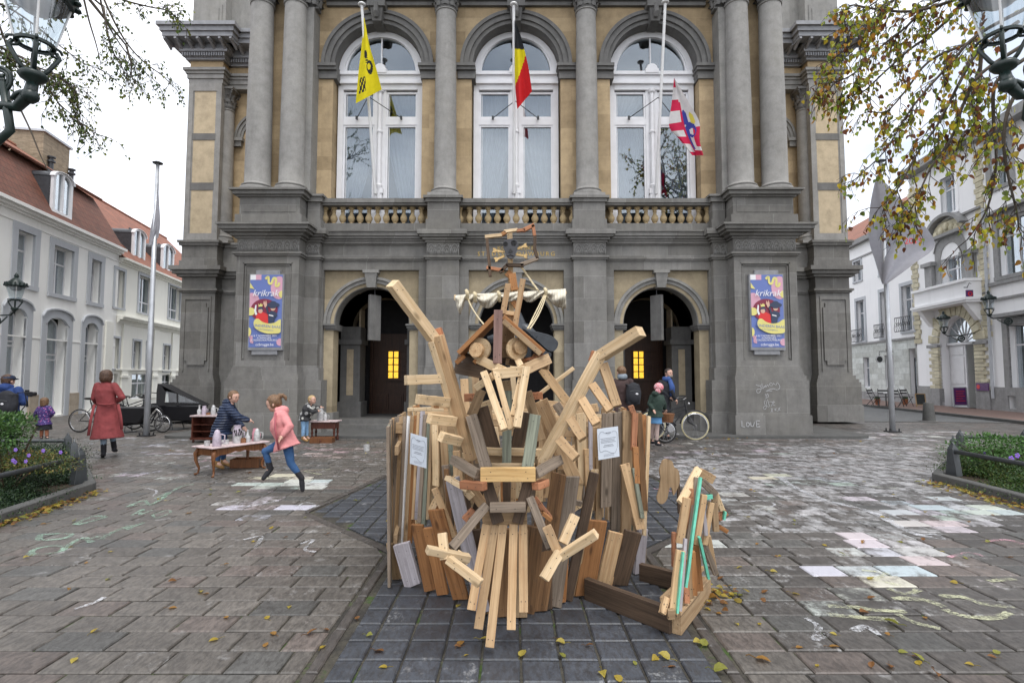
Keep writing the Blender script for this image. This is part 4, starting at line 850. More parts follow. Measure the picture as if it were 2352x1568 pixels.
# ---------------- house 2
P2 = H1.P + H1.d * (e1 + .02); H2 = House('cream_house', (P2.x, P2.y), LD, (-1, 0), 'cream rendered house with plain red tile roof and two slate clad dormers, beside the theatre')
EV2 = 7.1; L2 = 16
up2 = [spec(H2, 256, 271, 620, 706), spec(H2, 312, 340, 636, 719), spec(H2, 382, 405, 658, 733)]
up2 += [(up2[-1][0]+2.6, up2[-1][1]+2.6, up2[-1][2], up2[-1][3])]
lo2 = [spec(H2, 256, 267, 776, 846), spec(H2, 305, 317, 783, 848), spec(H2, 336, 345, 787, 848), spec(H2, 375, 386, 793, 852)]
big = [spec(H2, 258, 270, 858, 920), spec(H2, 305, 342, 858, 915), spec(H2, 374, 398, 860, 905)]
up2 = [(a, b+.25, c, d) for a, b, c, d in up2]; lo2 = [(a, b+.2, c, d) for a, b, c, d in lo2]; big = [(a, b+.1, c, d) for a, b, c, d in big]
wall_with_holes(H2, 0, L2, 0, EV2, up2+lo2+big, 'render_cream')
m = MB(); m.box(0, L2, 1.2, 9, 0, EV2-.02); H2.put(m, 'interior', 'dark_room')
m = MB(); m.box(0, .02, .01, 9, 0, EV2); m.box(L2-.02, L2, .01, 9, 0, EV2); H2.put(m, 'side_wall', 'render_cream')
for q in up2: window(H2, *q, trim='trim_grey', tw=.14, depth=.2, back='green_curtain', trans=(.3,))
for k, q in enumerate(lo2): window(H2, *q, trim='trim_grey', tw=.1, depth=.2, mull=0, trans=(.6,), back='green_curtain' if k else 'shutter')
for q in big: window(H2, *q, trim=None, depth=.15, trans=(.62,), back='green_curtain')
m = MB(); cz = hz(H2, 330, 745)
for z0, z1, p in ((cz-.18, cz-.1, .06), (cz-.1, cz, .12), (cz, cz+.1, .26), (cz+.1, cz+.16, .34)): m.box(.02, L2, -p, .1, z0, z1)
for z0, z1, p in ((EV2-.2, EV2-.1, .06), (EV2-.1, EV2, .16), (EV2, EV2+.1, .3)): m.box(.02, L2, -p, .1, z0, z1)
zz = hz(H2, 330, 850)
m.box(.02, L2, -.1, .1, zz-.02, zz+.05)
for px in (246, 285, 355, 397): uu = H2.u(px); m.box(uu-.3, uu+.3, -.08, .05, .4, cz-.2); m.box(uu-.36, uu+.36, -.14, .05, 1.5, 1.62)
H2.put(m, 'cornice', 'render_cream')
m = MB(); m.add([(0,-.25,EV2+.08),(L2,-.25,EV2+.08),(L2,4.4,EV2+4.8),(0,4.4,EV2+4.8),(0,9,EV2),(L2,9,EV2)], [(0,1,2,3),(3,2,5,4)]); m.tube([(0,4.4,EV2+4.8),(L2,4.4,EV2+4.8)], .09, 6); H2.put(m, 'roof', 'tiles', recalc=False)
for a, b in ((306, 336), (374, 402)): dormer(H2, H2.u(a)+.1, H2.u(b), EV2+.25, EV2+1.75, .25, 'slate_dark', back=1.9)
for px, zt in ((188, 0), (222, 0)):
    m = MB(); uu = H2.u(250) + (1.0 if px == 188 else 2.6); m.lathe([(.1, 0), (.1, 1.2), (.17, 1.22), (.17, 1.3), (.1, 1.32), (.1, 1.42), (.17, 1.44), (.17, 1.5)], (uu, 3.3, EV2+3.4), 10); H2.put(m, 'flue_pipe', 'slate_dark')
# neighbour at the far left, mostly outside the picture
H0 = House('gabled_house', (-17.0+.2*8.0, 18.2-8.1), LD, (-1, 0), 'tall white house with projecting cornice at the far left edge')
m = MB(); m.box(-9, -.02, 0, 9, 0, 9.4); H0.put(m, 'wall', 'white_wall'); m = MB(); m.box(-9, .05, -.4, 9, 9.4, 9.7); m.box(-9, .25, -.6, 9, 9.7, 9.9); H0.put(m, 'cornice', 'white_paint')
# ---------------- right side of the square
RD = (.14, 1.0); PR = (21.0, 23.6)
def rp_(u): v = Vector(RD).normalized()*u; return (PR[0]+v.x, PR[1]+v.y)
HR = House('gateway_house', PR, RD, (1, 0), 'white town house with yellow quoins round an arched gateway and a balcony above it')
uq = lambda px: HR.u(px); rs = lambda x0, x1, y0, y1: (min(uq(x0), uq(x1)), max(uq(x0), uq(x1)), HR.z((x0+x1)/2, y1), HR.z((x0+x1)/2, y0))
uL, uR = uq(2107), uq(2275)           # left end is farther
zc = HR.z(2200, 715)
gate = rs(2160, 2243, 790, 950); gate = (gate[0], gate[1], .02, gate[3]); gr = (gate[1]-gate[0])/2; gc = (gate[0]+gate[1])/2
zsp = HR.z(2200, 785); gzt = zsp + gr
win1 = rs(2172, 2220, 590, 665); win2 = rs(2180, 2215, 405, 490)
TOPR = 12.6
wall_with_holes(HR, uR, uL, 0, TOPR, [(gate[0], gate[1], 0, gzt), win1, win2], 'white_wall', thick=.5)
m = MB(); m.archwall(gate[0]-.01, gate[1]+.01, zsp, gzt+.02, gc, gr-.02, zsp, -.01, .5, 20); HR.put(m, 'arch_spandrel', 'white_wall')
m = MB(); m.box(uR, uL, 2.2, 9, 0, TOPR-.1); HR.put(m, 'interior', 'dark_room'); m = MB(); m.box(gate[0]-.3, gate[1]+.3, 2.0, 2.19, 0, 5); m.box(gate[1], gate[1]+.1, .5, 2, 0, 5); HR.put(m, 'passage_wall', 'render_white')
m = MB()                                             # fan light
m.ring(gc, zsp, gr-.1, gr-.01, .3, .4, 20); m.box(gate[0], gate[1], .28, .42, zsp-.12, zsp); m.ring(gc, zsp, 0, .16, .28, .38, 10)
for k in range(1, 9): a = pi*k/9; m.beam((gc, .35, zsp), (gc+cos(a)*gr*.95, .35, zsp+sin(a)*gr*.95), .035, .04)
o = HR.put(m, 'fanlight', 'white_paint'); g = MB(); g.prism([(gc+gr*.97*cos(pi*k/20), .36, zsp+gr*.97*sin(pi*k/20)) for k in range(21)], (0, .01, 0)); HR.put(g, 'pane', ['house_glass'], o)
m = MB(); d1 = gate[1]; m.box(d1-gr*.95, d1-.03, .4, .47, .05, zsp-.12)
for a, b in ((.25, 1.0), (1.2, 2.5), (2.6, 3.0)): m.box(d1-gr*.95+.12, d1-.15, .37, .41, a, min(b, zsp-.2))
HR.put(m, 'gate_leaf', 'white_paint')
m = MB()
for s, e in ((gate[0], -1), (gate[1], 1)):
    for k in range(12):
        z0 = .95 + k*(zsp-.95-.15)/12*1.0; z1 = z0 + (zsp-1.1)/12*.88; wd = .75 if k % 2 == 0 else .55; m.box(min(s, s+e*wd), max(s, s+e*wd), -.1, .05, z0, z1)
for k in range(13):
    a0, a1_ = pi*k/13+.02, pi*(k+1)/13-.02; r1 = gr + (.75 if k % 2 == 0 else .5); m.ring(gc, zsp, gr, r1, -.1, .05, 2, a0, a1_)
HR.put(m, 'quoins', 'yellow_trim')
for px in (2112, 2272):
    uu = uq(px); m = MB()
    for k in range(34): z0 = zsp+.1+k*.25; wd = .2 if k % 2 else .3; m.box(uu-wd, uu+wd, -.06, .03, z0, z0+.22) if z0 < TOPR-.5 else None
    HR.put(m, 'quoins', 'yellow_trim')
m = MB()
for s, e in ((gate[0], -1), (gate[1], 1)): m = MB(); m.box(min(s, s+e*.85), max(s, s+e*.85), -.14, .1, zsp-.2, zsp-.05); HR.put(m, 'impost', 'grey_stone_trim'); m = MB(); m.box(min(s, s+e*.85), max(s, s+e*.85), -.12, .1, 0, .95); a_, b_ = (uR, gate[0]-.85) if e < 0 else (gate[1]+.85, uL); m.box(a_, b_, -.05, .1, 0, 1.05); HR.put(m, 'plinth', 'grey_stone_trim')
m = MB(); bz = HR.z(2200, 700); b0, b1 = gate[0]-.7, gate[1]+.8; m.box(b0, b1, -.75, .1, bz-.1, bz); m.box(b0-.06, b1+.06, -.82, .1, bz, bz+.12); m.box(b0+.05, b1-.05, -.66, .1, bz+.12, bz+.85); m.box(b0-.02, b1+.02, -.78, .1, bz+.85, bz+.97)
for s in (gate[0]-.35, gate[1]+.45): m.hexa([(s-.15,-.12,bz-.9),(s+.15,-.12,bz-.9),(s+.15,.05,bz-.9),(s-.15,.05,bz-.9),(s-.15,-.65,bz-.1),(s+.15,-.65,bz-.1),(s+.15,.05,bz-.1),(s-.15,.05,bz-.1)])
HR.put(m, 'balcony', 'white_wall')
window(HR, *win1, trim='grey_stone_trim', tw=.4, depth=.3, arch=(win1[1]-win1[0])/2*.95); window(HR, *win2, trim='white_wall', tw=.2, depth=.2)
m = MB(); w0, w1, z0, z1 = win1; c = (w0+w1)/2; m.box(w0-1.0, w0-.45, -.2, .1, z0-.1, z1-.2); m.box(w1+.45, w1+1.0, -.2, .1, z0-.1, z1-.2); m.box(w0-1.15, w0-.3, -.3, .1, z1-.2, z1); m.box(w1+.3, w1+1.15, -.3, .1, z1-.2, z1)
m.ring(c, z1+1.05, 1.25, 1.45, -.35, .05, 16, .35, pi-.35, rz=.75); m.box(c-1.35, c+1.35, -.25, .05, z1+1.05, z1+1.2); HR.put(m, 'window_surround', 'grey_stone_trim')
m = MB(); m.ring(c, z1+1.2, 0, 1.1, -.12, .02, 12, rz=.6); [m.ell((c+dx, -.15, z1+1.35+dz), (.16, .1, .2), 8, 6) for dx, dz in ((0, .15), (-.4, 0), (.4, 0), (-.75, -.1), (.75, -.1))]; HR.put(m, 'carved_crest', 'yellow_trim')
for a_ in ((-.06, .05, bz+.2, bz+.32), (-.12, .05, win2[2]-.4, win2[2]-.3), (-.5, .2, TOPR-.3, TOPR+.1)): m = MB(); m.box(uR, uL, *a_); HR.put(m, 'string_course', 'grey_stone_trim')
m = MB(); m.add([(uR,-.4,TOPR+.1),(uL,-.4,TOPR+.1),(uL,5,TOPR+3.6),(uR,5,TOPR+3.6)], [(0,1,2,3)]); m.box(uL-.01, uL, .1, 9, 0, TOPR); HR.put(m, 'roof', 'tiles', recalc=False)
m = MB(); m.box(uq(2292), uq(2285), -.5, -.42, 0, .01) if False else None
# near white house (right edge)
HW = House('white_corner_house', PR, RD, (1, 0), 'white three storey house with grey framed windows at the right edge')
u1w = uR - .02; ws = lambda *a: rs(*a); w_lo = rs(2318, 2352, 745, 900); w_lo = (w_lo[0]-.9, w_lo[1], w_lo[2], w_lo[3]); w_up = rs(2308, 2352, 500, 630); w_up = (w_up[0]-.6, w_up[1], w_up[2], w_up[3]); w_top = rs(2300, 2345, 325, 425)
bas = [rs(2313, 2331, 945-18, 952), (uq(2352)-.9, uq(2352)+.2, .2, .75)]; bas[0] = (bas[0][0], bas[0][1], .2, .75)
wall_with_holes(HW, -9, u1w, 0, TOPR-.6, [w_lo, w_up, w_top, bas[0]], 'white_wall')
m = MB(); m.box(-9, u1w, 1.2, 9, 0, TOPR-.7); HW.put(m, 'interior', 'dark_room')
for q in (w_lo, w_up, w_top): window(HW, *q, trim='grey_stone_trim', tw=.28, depth=.25, trans=(.7,), back='green_curtain')
m = MB(); m.box(-9, bas[0][0]-.001, -.06, .1, 0, 1.1); m.box(bas[0][1]+.001, u1w, -.06, .1, 0, 1.1); m.box(bas[0][0], bas[0][1], -.06, .1, .75, 1.1); m.box(bas[0][0], bas[0][1], -.06, .1, 0, .2); HW.put(m, 'plinth', 'grey_stone_trim')
m = MB(); m.box(-9, u1w, -.1, .1, w_up[2]-.35, w_up[2]-.2); m.box(-9, u1w, -.08, .1, w_up[2]-1.0, w_up[2]-.9); m.box(w_lo[0]-.5, w_lo[1]+.5, -.3, .1, w_lo[3]+.35, w_lo[3]+.5); m.box(w_up[0]-.4, w_up[1]+.4, -.25, .1, w_up[3]+.3, w_up[3]+.42); m.box(-9, u1w, -.5, .1, TOPR-.6, TOPR-.2); HW.put(m, 'cornice', 'grey_stone_trim')
m = MB(); m.tube([(u1w-.15, -.1, .6), (u1w-.15, -.1, 9)], .06, 8); HW.put(m, 'downpipe', 'trim_grey')
# far house towards the theatre
u0f = uL + .02; HF = House('cafe_house', PR, RD, (1, 0), 'white house over a pale green rusticated ground floor with wrought iron balconies and cafe below')
fu = [rs(1990-12, 1990+4, 645, 726), rs(2030, 2044, 640, 722), rs(2080, 2100, 660-5, 755)]; fu = [rs(1972, 1990, 690, 785), rs(2028, 2043, 670, 775), rs(2078, 2104, 655, 760)]
fl = [rs(1984, 1998, 820, 890), rs(2034, 2054, 815, 888)]; door = rs(2090, 2106, 800, 940); door = (door[0], door[1], .1, door[3]); f3 = [rs(1970, 1986, 600, 645), rs(2030, 2044, 575, 630)]
EF = HF.z(1990, 552)
wall_with_holes(HF, u0f, 40, 0, EF, fu+fl+f3+[door], 'white_wall')
m = MB(); m.box(u0f, 40, 1.2, 9, 0, EF-.1); HF.put(m, 'interior', 'dark_room')
gz = HF.z(2040, 785); wall_with_holes(HF, u0f, 40, .6, gz, fl+[door], 'mint_wall', name='ground_floor', thick=.06, y0=-.05)
for q in fu: window(HF, *q, trim='trim_grey', tw=.2, depth=.2, back='dark_room', trans=(.7,))
for q in fl: window(HF, *q, trim=None, depth=.15, trans=(.65,))
for q in f3: window(HF, *q, trim='trim_grey', tw=.18, depth=.2)
m = MB(); m.box(door[0], door[1], .2, .25, .1, door[3]-.5); o = HF.put(m, 'door', 'slate_dark'); g = MB(); g.box(door[0]+.15, door[1]-.15, .18, .19, 1.0, door[3]-.7); HF.put(g, 'door_glass', ['house_glass'], o)
for q in fu:
    m = MB(); a, b, c, d = q; m.box(a-.2, b+.2, -.35, -.33, c+.75, c+.8); m.box(a-.2, b+.2, -.35, -.33, c-.02, c+.03)
    for k in range(9): x = a-.2+(b-a+.4)*k/8; m.tube([(x, -.34, c), (x+.05, -.34, c+.2), (x-.05, -.34, c+.5), (x, -.34, c+.78)], .014, 4)
    for k in range(6): x = a-.1+(b-a+.2)*k/5; m.tube([(x+.1*cos(j*.9), -.34, c+.4+.1*sin(j*.9)) for j in range(8)], .012, 4)
    HF.put(m, 'iron_balcony', 'black_metal')
m = MB(); m.box(u0f, 40, -.12, .05, gz, gz+.12); m.box(u0f, 40, -.3, .1, EF-.2, EF+.1); m.box(u0f, 40, -.08, .05, .0, .6); m.box(u0f, 40, -.06, .05, EF-1.1, EF-1.0); HF.put(m, 'string_course', 'grey_stone_trim')
m = MB(); m.add([(u0f,-.3,EF+.1),(40,-.3,EF+.1),(40,5,EF+4),(u0f,5,EF+4)], [(0,1,2,3)]); HF.put(m, 'roof', 'tiles', recalc=False)
m = MB()
for k in range(3): m.box(24+k, 24.5+k, 1.6, 2.2, EF+1.5, EF+1.9)
HF.put(m, 'skylight', 'trim_grey')
# pavement in front of the right hand houses
v = Vector((RD[0], RD[1], 0)).normalized(); nrm = Vector((-v.y, v.x, 0)); A = Vector((PR[0], PR[1], 0)) - v*12; B = Vector((PR[0], PR[1], 0)) + v*20
g = MB(); q = [A+nrm*.0, B+nrm*0, B+nrm*3.2, A+nrm*3.2]; g.prism([(p.x, p.y, -.02) for p in q], (0, 0, .12)); tag(g.build('pavement', 'brick_walk'), kind='structure')
g = MB(); q = [A+nrm*3.2, B+nrm*3.2, B+nrm*3.4, A+nrm*3.4]; g.prism([(p.x, p.y, -.02) for p in q], (0, 0, .125)); tag(g.build('kerb', 'kerb'), kind='structure')
# ================================================================ WOODEN SHIP SCULPTURE
M['pine'] = m_wood('fresh_pine', (.62, .475, .30), (.50, .34, .18)); M['pine_mid'] = m_wood('pine_board', (.50, .345, .195), (.37, .22, .11)); M['tan'] = m_wood('tan_board', (.38, .265, .155), (.26, .165, .085))
M['orange'] = m_wood('orange_board', (.36, .17, .065), (.22, .09, .03)); M['red_wood'] = m_wood('reddish_block', (.42, .19, .10), (.28, .11, .05)); M['greywood'] = m_wood('weathered_board', (.27, .215, .165), (.15, .115, .085), grain=1.5)
M['darkwood'] = m_wood('dark_board', (.10, .065, .042), (.045, .03, .02), grain=1.4); M['lilac'] = m_wood('whitewashed_board', (.42, .39, .41), (.27, .24, .25), grain=1.2, knots=False); M['greenwood'] = m_wood('mossy_board', (.25, .27, .21), (.13, .14, .11), grain=1.6, knots=False)
M['pinkwood'] = m_wood('pinkish_board', (.30, .185, .155), (.20, .115, .10)); M['mint'] = m_plain('mint_paint', (.13, .50, .36), .5, .15, 20); M['ply'] = m_wood('plywood', (.62, .42, .19), (.46, .27, .10)); M['burnt'] = m_wood('stained_board', (.22, .12, .055), (.10, .05, .022))
M['sailcloth'] = m_plain('sailcloth', (.56, .52, .43), .95, .1, 12, bmp=.3); M['rope'] = m_plain('hemp_rope', (.50, .42, .27), .95, .25, 60); M['skull_paint'] = m_plain('skull_grey', (.055, .055, .062), .7, .2, 12); M['bone_wood'] = m_wood('bone_wood', (.60, .43, .20), (.48, .30, .12), knots=False); M['line_black'] = m_plain('black_line', (.02, .02, .02), .7, 0)
M['white_strip'] = m_plain('white_strip', (.68, .68, .68), .6, .1); M['paper'] = m_plain('laminated_paper', (.60, .65, .72), .25, .03, 2, bmp=0); M['print'] = m_plain('print_grey', (.16, .17, .2), .6, 0); M['bronze'] = m_plain('dark_bronze', (.03, .035, .042), .35, .3, 8)
def pA(x, y, Y): return W(846.7 + .36*x, 470.4 + .36*y, Y)
def pB(x, y, Y): return pA(x, y + 1306.7, Y)
def GB(x, y): return G(846.7 + .36*x, 940.8 + .36*y)
SHIPLOC = Vector((.05, 4.6, 0))
ship = thing('wooden_ship_sculpture', SHIPLOC, 'dragon headed ship nailed together from scrap planks, with horns, mast and sail, in front', 'sculpture')
def zw(wz, Y): return wz * .36 * Y / FPX
NAIL = MB()
def plank(a, b, wd, th, mat, name='plank', n=(0, -1, 0), parent=None, base=None, nails=True, roll=0, cut=0.0):
    parent = parent or ship; base = SHIPLOC if base is None else base
    a = Vector(a); b = Vector(b); d = b - a; L_ = d.length; z = d.normalized(); n = Vector(n); x = z.cross(n).normalized(); y = x.cross(z).normalized()
    if roll: R = Matrix.Rotation(roll, 3, z); x = R @ x; y = R @ y
    m = MB(); hw, ht = wd/2, th/2; c0, c1 = random.uniform(-cut, cut)*wd, random.uniform(-cut, cut)*wd; k = 5
    P = []
    for i in range(k+1):
        q = i/k; zc = -L_/2 + L_*q; bow = random.uniform(-.0015, .0015) if 0 < i < k else 0
        s0 = c0 if i == 0 else 0; s1 = c1 if i == k else 0
        P += [(-hw+bow, -ht, zc - s0 + s1), (hw+bow, -ht, zc + s0 - s1), (hw+bow, ht, zc + s0 - s1), (-hw+bow, ht, zc - s0 + s1)]
    F = [(0,1,2,3)[::-1], tuple(range(4*k, 4*k+4))] + [(4*i+j, 4*i+(j+1) % 4, 4*i+4+(j+1) % 4, 4*i+4+j) for i in range(k) for j in range(4)]
    m.add(P, F); m.cur = 0
    mats = [mat]
    if nails and wd > .03:
        mats.append('line_black'); m.cur = 1
        for zc in (-L_/2 + .05, L_/2 - .05):
            for s_ in ((-.22, .25) if random.random() < .6 else (.1,)):
                cx, cz, r = s_*wd, zc + random.uniform(-.015, .015), .0032
                for yy in (ht+.0015, -ht-.0015): m.add([(cx + r*cos(t*pi/3), yy, cz + r*sin(t*pi/3)) for t in range(6)], [tuple(range(6))])
    o = m.build(name, mats, None, bev=.0022 if wd > .02 else 0, recalc=True); o.parent = parent
    R = Matrix((x, y, z)).transposed().to_4x4(); o.matrix_local = Matrix.Translation((a+b)/2 - base) @ R; return o
PL = plank
WOODS = ['pine_mid', 'tan', 'greywood', 'pine', 'tan', 'pine_mid', 'orange', 'greywood', 'greenwood', 'tan', 'darkwood', 'lilac']
rs_ = random.Random(11)
# hull sides and stern following the plan of the ship
plan = smooth([(-.96, 4.22), (-1.03, 4.7), (-1.04, 5.4), (-.98, 6.1), (-.62, 6.8), (.05, 7.0), (.7, 6.8), (1.08, 6.1), (1.14, 5.4), (1.13, 4.9), (1.12, 4.46)], 12)
acc = 0; i = 0; side_pts = []
for (xa, ya), (xb, yb) in zip(plan, plan[1:]): side_pts.append((xa, ya, xb, yb))
dist = 0; last = -1; 
for xa, ya, xb, yb in side_pts:
    l = sqrt((xb-xa)**2 + (yb-ya)**2); dist += l
    if dist - last < .088: continue
    last = dist; tx, ty = (xb-xa)/l, (yb-ya)/l; n = (ty, -tx, 0) if (ty*(xa-.05) - tx*(ya-5.4)) > 0 else (-ty, tx, 0)
    h = 1.24 + rs_.uniform(-.10, .05); j = rs_.uniform(-.03, .03)
    PL((xa*.97, ya, 0.01), (xa + j*tx, ya + j*ty, h), rs_.uniform(.06, .12), .022, rs_.choice(WOODS[:9]), 'hull_plank', n=n)
for zz_ in (.35, 1.02):     # rails inside the hull
    for (xa, ya), (xb, yb) in zip(plan[::12], plan[12::12]): PL((xa*.93, ya, zz_), (xb*.93, yb, zz_), .07, .03, 'tan', 'hull_rail', n=(0, 0, 1) if False else (xa, 0.01, 0), nails=False)
for k in range(5): y = 4.6 + k*.5; PL((-.98, y, 1.16+rs_.uniform(-.04,.04)), (1.05, y+rs_.uniform(-.1,.1), 1.12), .09, .03, rs_.choice(['pine_mid', 'tan', 'pine']), 'deck_beam')
# front skirt: planks standing on the ground
front = [((145,850),(185,1085),62,'tan',.02), ((210,850),(285,1130),112,'lilac',.03), ((310,730),(395,1160),76,'orange',.04), ((385,750),(475,1185),72,'orange',.035), ((430,635),(590,1215),98,'orange',.04), ((600,480),(715,1240),60,'darkwood',.03),
 ((535,440),(735,1300),88,'lilac',.035), ((1060,745),(1000,1300),112,'burnt',.03), ((1215,405),(1090,1290),92,'burnt',.045), ((1300,425),(1185,1262),88,'greywood',.045), ((1245,900),(1225,1235),62,'orange',.03), ((1440,400),(1268,1220),60,'darkwood',.035), ((1350,860),(1300,1190),52,'pine_mid',.03),
 ((1460,705),(1375,1190),122,'orange',.04), ((1578,780),(1500,1132),98,'pine_mid',.04), ((1688,775),(1595,1122),116,'darkwood',.05), ((1748,760),(1722,1050),66,'lilac',.03), ((905,760),(870,1325),90,'burnt',.02), ((960,780),(955,1330),110,'tan',.02), ((690,760),(690,1265),90,'darkwood',.02), ((800,800),(800,1300),90,'burnt',.02), ((1130,800),(1130,1280),80,'darkwood',.02)]
for k, ((xt, yt), (xb, yb), wz, mat, dy) in enumerate(front):
    b = GB(xb, yb); Yt = b.y - .04 + (k % 3)*.012; t = pB(xt, yt, Yt); PL(b + Vector((0,0,.012)), t, zw(wz, b.y), .032, mat, 'hull_plank', n=(.35*(b.x-.05), -1, 0), cut=.12)
# tall planks left (x, ytop, ybot, wz, mat, lean)
for k, (x, yt, yb, wz, mat, xb) in enumerate([(185,45,850,30,'greywood',148), (212,42,850,30,'tan',178), (236,42,850,22,'greywood',200), (258,40,850,13,'white_strip',216), (283,38,850,24,'tan',238), (305,36,850,20,'orange',262), (322,20,700,16,'pine_mid',285), (345,10,700,22,'lilac',308), (365,30,720,22,'greywood',326), (386,60,735,26,'greenwood',352), (408,50,700,18,'tan',380), (170,60,840,24,'pine_mid',140)]):
    Y = 4.42 + .0012*(400-x) - (.0 if k % 2 else .02); a = pB(xb, yb, Y - .16); b = pB(x, yt, Y); a.z = max(a.z, .02); PL(a, b, zw(wz*1.15, Y), .03, mat, 'hull_plank', n=(-.5, -1, 0))
for k, (x, yt, yb, wz, mat, xb, Y) in enumerate([(1440,110,640,56,'pine_mid',1438,4.5), (1522,20,620,68,'greywood',1512,4.42), (1592,15,765,62,'greywood',1572,4.44), (1652,5,800,64,'tan',1640,4.42), (1722,20,640,38,'burnt',1760,4.4), (1787,40,800,22,'pine',1757,4.4), (1632,345,760,60,'pine_mid',1735,4.3), (1690,370,690,26,'greenwood',1745,4.28), (1700,235,470,36,'orange',1712,4.3),
  (1352,20,475,60,'pine',1366,4.5), (1290,230,420,46,'pine_mid',1300,4.5), (1414,60,385,24,'lilac',1416,4.48), (1388,250,640,30,'pine_mid',1400,4.46), (1470,300,700,40,'tan',1465,4.46), (1700,20,260,36,'red_wood',1690,4.36), (1745,30,300,44,'orange',1768,4.5), (1325,140,500,40,'pine',1340,4.6),
  (425,95,485,42,'pine',432,4.3), (475,85,440,46,'pine_mid',496,4.3), (520,215,420,28,'greenwood',532,4.3), (455,100,600,30,'tan',470,4.36), (560,260,640,44,'pine_mid',600,4.2), (1235,380,860,60,'tan',1215,4.15), (700,260,560,60,'greywood',690,4.3), (1160,300,560,60,'pine_mid',1130,4.25), (640,250,600,46,'tan',650,4.28)]):
    PL(pB(xb, yb, Y-.03), pB(x, yt, Y), zw(wz, Y), .03, mat, 'hull_plank', n=(.15 if x > 900 else -.2, -1, 0), cut=.1)
# loose diagonal timbers inside
for a, b, wz, mat, Y in [((1100,-60),(1330,480),84,'pine_mid',4.1), ((1135,-20),(1260,400),80,'pine_mid',4.2), ((1195,-40),(1300,120),52,'greywood',4.0), ((1060,-30),(1240,330),70,'tan',4.3), ((640,480),(760,650),62,'pine_mid',3.9), ((420,500),(545,810),40,'pine_mid',3.95), ((440,560),(400,640),40,'pine',4.0), ((540,430),(660,560),46,'pine',3.75), ((720,500),(680,640),40,'darkwood',4.0), ((830,450),(800,600),30,'pine_mid',4.0), ((945,450),(965,560),46,'pine',3.9), ((1060,560),(1160,690),30,'red_wood',3.6), ((1100,640),(1165,700),26,'orange',3.6), ((1300,640),(1360,600),28,'pine',4.2), ((1020,760),(1020,800),40,'pine',3.9), ((1290,580),(1360,600),34,'greywood',4.1)]:
    PL(pB(*b, Y), pB(*a, Y), zw(wz, Y), .03, mat, 'brace')
for a, b, wz, mat, Y in [((610,1110),(620,1330),50,'pine_mid',4.6), ((680,1090),(690,1240),44,'tan',4.7), ((610,1230),(700,1225),50,'red_wood',3.95), ((1030,1220),(1110,1215),46,'red_wood',3.9), ((1265,1255),(1105,1045),56,'pine_mid',3.75), ((1308,1040),(1088,1208),24,'pine',4.0), ((655,1345),(722,1180),62,'tan',3.7), ((720,1290),(800,1560),84,'darkwood',3.75), ((990,1320),(945,1560),84,'darkwood',3.75),
   ((870,1120),(880,1190),70,'tan',3.9), ((720,1290),(780,1270),60,'pine',3.95), ((755,1300),(770,1420),60,'tan',4.2), ((1010,1190),(1100,1500),60,'tan',3.85), ((620,1320),(540,1290),60,'pine_mid',4.8), ((1090,1260),(1400,1300),40,'pine_mid',5.0), ((480,1300),(640,1290),40,'pine_mid',5.2), ((1430,1270),(1440,1320),56,'pine_mid',4.6), ((1670,1280),(1690,1330),34,'red_wood',4.4), ((300,1280),(310,1310),44,'orange',5.2), ((250,1305),(400,1300),22,'pine',4.9)]:
    PL(pA(*a, Y), pA(*b, Y), zw(wz, Y), .035, mat, 'brace')
rr5 = random.Random(77)
for k in range(34):
    x = rr5.uniform(430, 1420); Y = rr5.uniform(4.15, 4.6); yt = rr5.uniform(10, 330) + 60*abs(x-900)/500; ln = rr5.uniform(350, 620); lean = (x-900)*.10 + rr5.uniform(-60, 60)
    PL(pB(x - lean*.4, yt+ln, Y-.03), pB(x + lean*.6, yt, Y), zw(rr5.uniform(26, 56), Y), .025, rr5.choice(['pine', 'pine_mid', 'tan', 'pine_mid', 'greywood', 'burnt']), 'hull_plank', n=(rr5.uniform(-.2, .2), -1, 0), cut=.1)
# ---- horns
def A2(a, b, wz, Ya, Yb, mat, th=.045, name='beam', **k): return PL(pA(*a, Ya), pA(*b, Yb), zw(wz, (Ya+Yb)/2), th, mat, name, **k)
def B2(a, b, wz, Ya, Yb, mat, th=.04, name='beam', **k): return PL(pB(*a, Ya), pB(*b, Yb), zw(wz, (Ya+Yb)/2), th, mat, name, **k)
A2((150,500),(412,852),66,3.25,3.5,'pine',.075,'horn_beam', roll=-.5); A2((440,835),(660,1620),62,3.5,3.62,'pine_mid',.09,'horn_beam', roll=.25); A2((398,872),(588,1500),38,3.47,3.6,'pine',.05,'horn_beam'); A2((440,790),(465,872),52,3.56,3.56,'red_wood',.06,'horn_block')
A2((1738,805),(1482,965),68,3.3,3.5,'pine',.08,'horn_beam', roll=.4); A2((1480,950),(1105,1640),60,3.5,3.6,'pine',.085,'horn_beam', roll=-.2); A2((1445,935),(1425,1000),44,3.57,3.57,'red_wood',.06,'horn_block')
for a, b, wz in (((237,1118),(468,1110),60), ((310,1240),(508,1258),60), ((386,1362),(548,1380),62), ((460,1478),(582,1505),60)): A2(a, b, wz, 3.35, 3.52, 'pine', .045, 'horn_rung')
for a, b, wz in (((1495,1015),(1583,1285),60), ((1425,1145),(1540,1312),52), ((1360,1240),(1455,1398),56), ((1285,1368),(1368,1495),56), ((1215,1495),(1325,1615),60)): A2(a, b, wz, 3.5, 3.42, 'pine_mid', .045, 'horn_rung')
